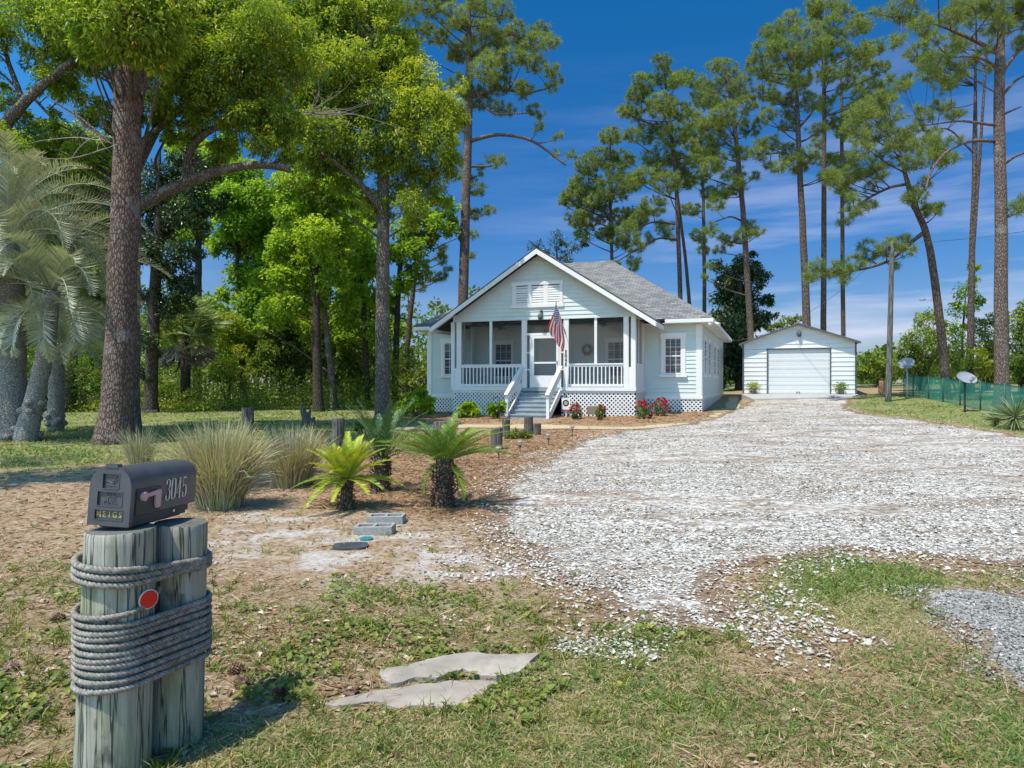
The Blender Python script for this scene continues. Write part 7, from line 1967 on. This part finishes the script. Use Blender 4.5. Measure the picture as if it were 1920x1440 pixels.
# cabbage palm with a skirt of dead fans
M_fan = leaf_mat('cabbage_fans', [(0, (.07, .11, .035)), (.5, (.18, .25, .07)), (1, (.34, .39, .13))], .3, .4, .45)
M_fand = leaf_mat('dead_fans', [(0, (.12, .09, .065)), (.5, (.26, .21, .165)), (1, (.40, .34, .28))], .1)
cd = 36.0; cc = at(348, 632, cd); cb = on_ground(cc[0], cd)
o = thing('cabbage_palm', 'cabbage palm with green fans over a skirt of grey dead ones, beyond the left lawn', 'palm', cb, 0, 'palms at the left edge')
mb = MB(); mb.tube([(0, 0, -.3), (0, 0, cc[2] - cb[2])], [.25, .22], 12); mb.build('stem', M_dbark, o)
def fan_leaf(mb, c0, dirv, L1, R, tint, rs, droop):
    d_ = unit(np.array(dirv)); e = c0 + d_ * L1; mb.tube(smooth_path([c0, (c0 + e) / 2 + [0, 0, .08], e], 5), .018, 4, tint=tint)
    s = unit(np.cross(d_, rs.normal(size=3) + np.array([0, -1.2, .5]))); u = np.cross(s, d_)
    a = np.linspace(-2.0, 2.0, 26); ax = np.cos(a)[:, None] * d_ + np.sin(a)[:, None] * s + u * .15
    blades(mb, np.repeat(e[None], 26, 0), unit(ax - np.array([0, 0, droop])), R * rs.uniform(.8, 1.1, 26), .075, np.clip(tint + rs.normal(0, .1, 26), 0, 1), 1.2, seg=2)
rs = np.random.RandomState(6); mb = MB(); H0 = np.array([0, 0, cc[2] - cb[2]])
for k in range(46):
    az = 2.399 * k; el = rad(rs.uniform(-5, 80)); fan_leaf(mb, H0, (math.cos(az) * math.cos(el), math.sin(az) * math.cos(el), math.sin(el)), rs.uniform(.9, 1.6), 1.2, rs.uniform(.35, .95), rs, .25)
mb.build('fans', M_fan, o)
mb = MB()
for k in range(22):
    az = 2.399 * k; el = rad(rs.uniform(-75, -15)); fan_leaf(mb, H0 - [0, 0, rs.uniform(0, .5)], (math.cos(az) * math.cos(el), math.sin(az) * math.cos(el), math.sin(el)), rs.uniform(.7, 1.3), .85, rs.uniform(.2, .9), rs, .9)
mb.build('dead_fans', M_fand, o)

# yuccas at the right edge of the drive
M_yucca = leaf_mat('yucca_leaves', [(0, (.06, .09, .03)), (.5, (.17, .22, .08)), (1, (.38, .38, .17))], .1, .45, .4)
def yucca(label, px, py, hpx, n, seed):
    rs = np.random.RandomState(seed); p = ground_point(px, py); Ls = hpx / FOC * p[1]
    o = thing('yucca', label, 'yucca', p, 0, 'yuccas at the right edge of the drive'); hb = Ls * .35
    mb = MB(); mb.tube([(0, 0, -.1), (0, 0, hb)], [.07, .06], 10); mb.build('stem', M_sagot, o)
    d_ = unit(rs.normal(size=(n, 3)) + np.array([0, 0, .35])); mb = MB()
    blades(mb, np.array([0, 0, hb]) + d_ * .04, d_, Ls * rs.uniform(.6, .8, n), .035, np.clip(rs.normal(.5, .2, n), 0, 1), .25, seg=2); mb.build('leaves', M_yucca, o)
yucca('taller spiky yucca at the right edge in front of the green fence', 1903, 806, 68, 150, 1)
yucca('low half-dry yucca left of the taller one', 1868, 800, 34, 70, 2)

# cordgrass clumps
M_cord = leaf_mat('cordgrass', [(0, (.38, .31, .20)), (.35, (.52, .46, .28)), (.6, (.44, .43, .21)), (.85, (.29, .34, .12)), (1, (.19, .25, .08))], .2, .6, .2)
def cordgrass(label, px, py, h, R, n, green, seed, group='cordgrass clumps at the corner of the drive bed'):
    rs = np.random.RandomState(seed); p = ground_point(px, py)
    a = rs.uniform(0, 2 * np.pi, n); r0 = R * .28 * np.sqrt(rs.rand(n)); lean = rs.beta(1.4, 1.9, n)
    B = np.stack([np.cos(a) * r0, np.sin(a) * r0, 0 * a - .03], 1)
    az = a + rs.normal(0, .5, n); Ln = h * rs.uniform(.55, 1.12, n)
    el = np.radians(89 - 24 * lean + rs.normal(0, 4, n)); cur = rs.uniform(.05, 1.05, n) * (.25 + lean)
    hz = np.stack([np.cos(az), np.sin(az), 0 * az], 1); s_ = np.stack([-np.sin(az), np.cos(az), 0 * az], 1)
    K = 6; P = [B]
    for k in range(K):
        an = el - cur * ((k + .5) / K) ** 1.6 * 1.5
        P.append(P[-1] + (hz * np.cos(an)[:, None] + np.array([0, 0, 1]) * np.sin(an)[:, None]) * (Ln / K)[:, None])
    P = np.stack(P, 1); w = .0058 * np.array([1, 1, .95, .85, .7, .5, .12])
    s_ = unit(s_ + rs.normal(0, .5, (n, 3)))
    V = np.concatenate([P - s_[:, None] * w[None, :, None], P + s_[:, None] * w[None, :, None]], 1)
    f = np.array([(k, k + 1, K + 1 + k + 1, K + 1 + k) for k in range(K)])
    tn = np.clip(green + rs.normal(0, .32, n), 0, 1)
    mb = MB(); mb.add(V.reshape(-1, 3), (np.arange(n)[:, None, None] * (2 * K + 2) + f[None]).reshape(-1, 4), np.repeat(tn, 2 * K + 2))
    o = mb.build('cordgrass', M_cord); o.location = p; tag(o, label, 'grass clump', group)
cordgrass('large pale cordgrass clump right behind the mailbox', 412, 952, 1.04, .85, 2600, .34, 1)
cordgrass('second greyer cordgrass clump, left of the lime green sago palm', 548, 912, .90, .85, 1700, .22, 2)
cordgrass('sparse dry grass tuft at the foot of the massive pine', 262, 872, .75, .6, 320, .3, 3)

# pine cones
def cone(px, py, label, seed):
    rs = np.random.RandomState(seed); p = ground_point(px, py); mb = MB(); n = 110
    t = np.arange(n) / n; a = np.arange(n) * 2.399; r = .032 * np.sin(np.pi * (.12 + .86 * t)) ** .7
    pos = np.stack([np.cos(a) * r * .35, (t - .5) * .085, np.sin(a) * r * .35], 1); d_ = unit(np.stack([np.cos(a), .45 + 0 * a, np.sin(a)], 1))
    leaves(mb, pos, d_, np.tile([0, 1.0, 0], (n, 1)), r * .95 + .004, .017, rs.rand(n), .2)
    mb.lathe([(.002, -.04), (.012, -.02), (.011, .02), (.002, .04)], (0, 0, 0), 8)
    o = mb.build('pine_cone', M_cone); o.location = p + [0, 0, .024]; o.rotation_euler = (rad(rs.uniform(-20, 20)), 0, rs.uniform(0, 6))
    tag(o, label, 'pine cone', 'pine cones in the litter')
M_cone = leaf_mat('cone_scales', [(0, (.08, .04, .025)), (.6, (.20, .115, .07)), (1, (.34, .23, .15))], 0)
cone(455, 1290, 'open brown pine cone just right of the roped pilings', 1); cone(440, 1262, 'pine cone close above another one right of the pilings', 2)
cone(525, 1312, 'pine cone near the left tip of the concrete pieces', 3); cone(20, 1262, 'pine cone at the left edge of the picture near the ground litter', 4); cone(108, 1166, 'pine cone between the left edge and the red reflector', 5)

# ------------------------------------------------------------------ undergrowth and the far wood (one mass each)
rs = np.random.RandomState(77); mb = MB()
n = 6800
dd = rs.uniform(34.5, 46, n); xx = -rs.uniform(3.5, 34, n)
dd = np.where(xx < -14, dd - 2, dd)
hh = rs.rand(n) ** 1.7 * np.clip((dd - 33.0) * .45, .35, 3.4) * (.5 + fbm(xx * .6, dd * .6))
q = unit(rs.normal(size=(n, 3))); zz = terr(xx, dd) + hh
k_ = 9
P = np.repeat(np.stack([xx, dd, zz], 1), k_, 0); o_ = unit(rs.normal(size=(n * k_, 3)) + [0, -.2, .4])
tn = np.repeat(np.clip(.28 + .55 * fbm(xx * .45 + 4, dd * .45) + .18 * (hh < .6) + rs.normal(0, .1, n), 0, 1), k_)
leaves(mb, P + o_ * .25, unit(o_ + rs.normal(size=(n * k_, 3)) * .8), unit(o_ + [0, 0, .8]), .15 * rs.uniform(.6, 1.3, n * k_), .075, np.clip(tn + rs.normal(0, .08, n * k_), 0, 1), .2, .2)
cover('undergrowth', mb, M_bush)
mb = MB(); tk = MB(); n = 330
xs_ = rs.uniform(-75, 95, n); ds_ = rs.uniform(70, 115, n); 
hs_ = rs.uniform(9, 15, n) * np.interp(xs_ / ds_, [-.3, -.06, .05, .5], [.85, .8, .42, .40])
A = np.stack([xs_, ds_, np.full(n, .2)], 1); B = A + np.stack([rs.normal(0, .3, n), 0 * xs_, hs_], 1)
twig_tubes(tk, A, B, .16, .06, n=4, sides=5)
k_ = 150
t = rs.uniform(.25, 1.02, (n, k_)); rad_ = (1.9 * np.sin(np.pi * np.clip((t - .2) / .85, 0.03, .97)) ** .8)
aa_ = rs.uniform(0, 6.28, (n, k_)); rr_ = rad_ * np.sqrt(rs.rand(n, k_))
P = np.stack([xs_[:, None] + np.cos(aa_) * rr_, ds_[:, None] + np.sin(aa_) * rr_, .2 + t * hs_[:, None]], -1).reshape(-1, 3); m = len(P)
low = np.stack([rs.uniform(-80, 100, 9000), rs.uniform(62, 75, 9000), .4 + rs.rand(9000) ** 1.4 * 3.6], 1)
P = np.concatenate([P, low]); m = len(P)
leaves(mb, P, rand_dirs(m), rand_dirs(m), .62, .36, np.clip(rs.normal(.45, .2, m), 0, 1), .25)
fw = cover('far_wood', mb, M_bush)
tko = tk.build('far_trunks', M_pbark_far, fw)
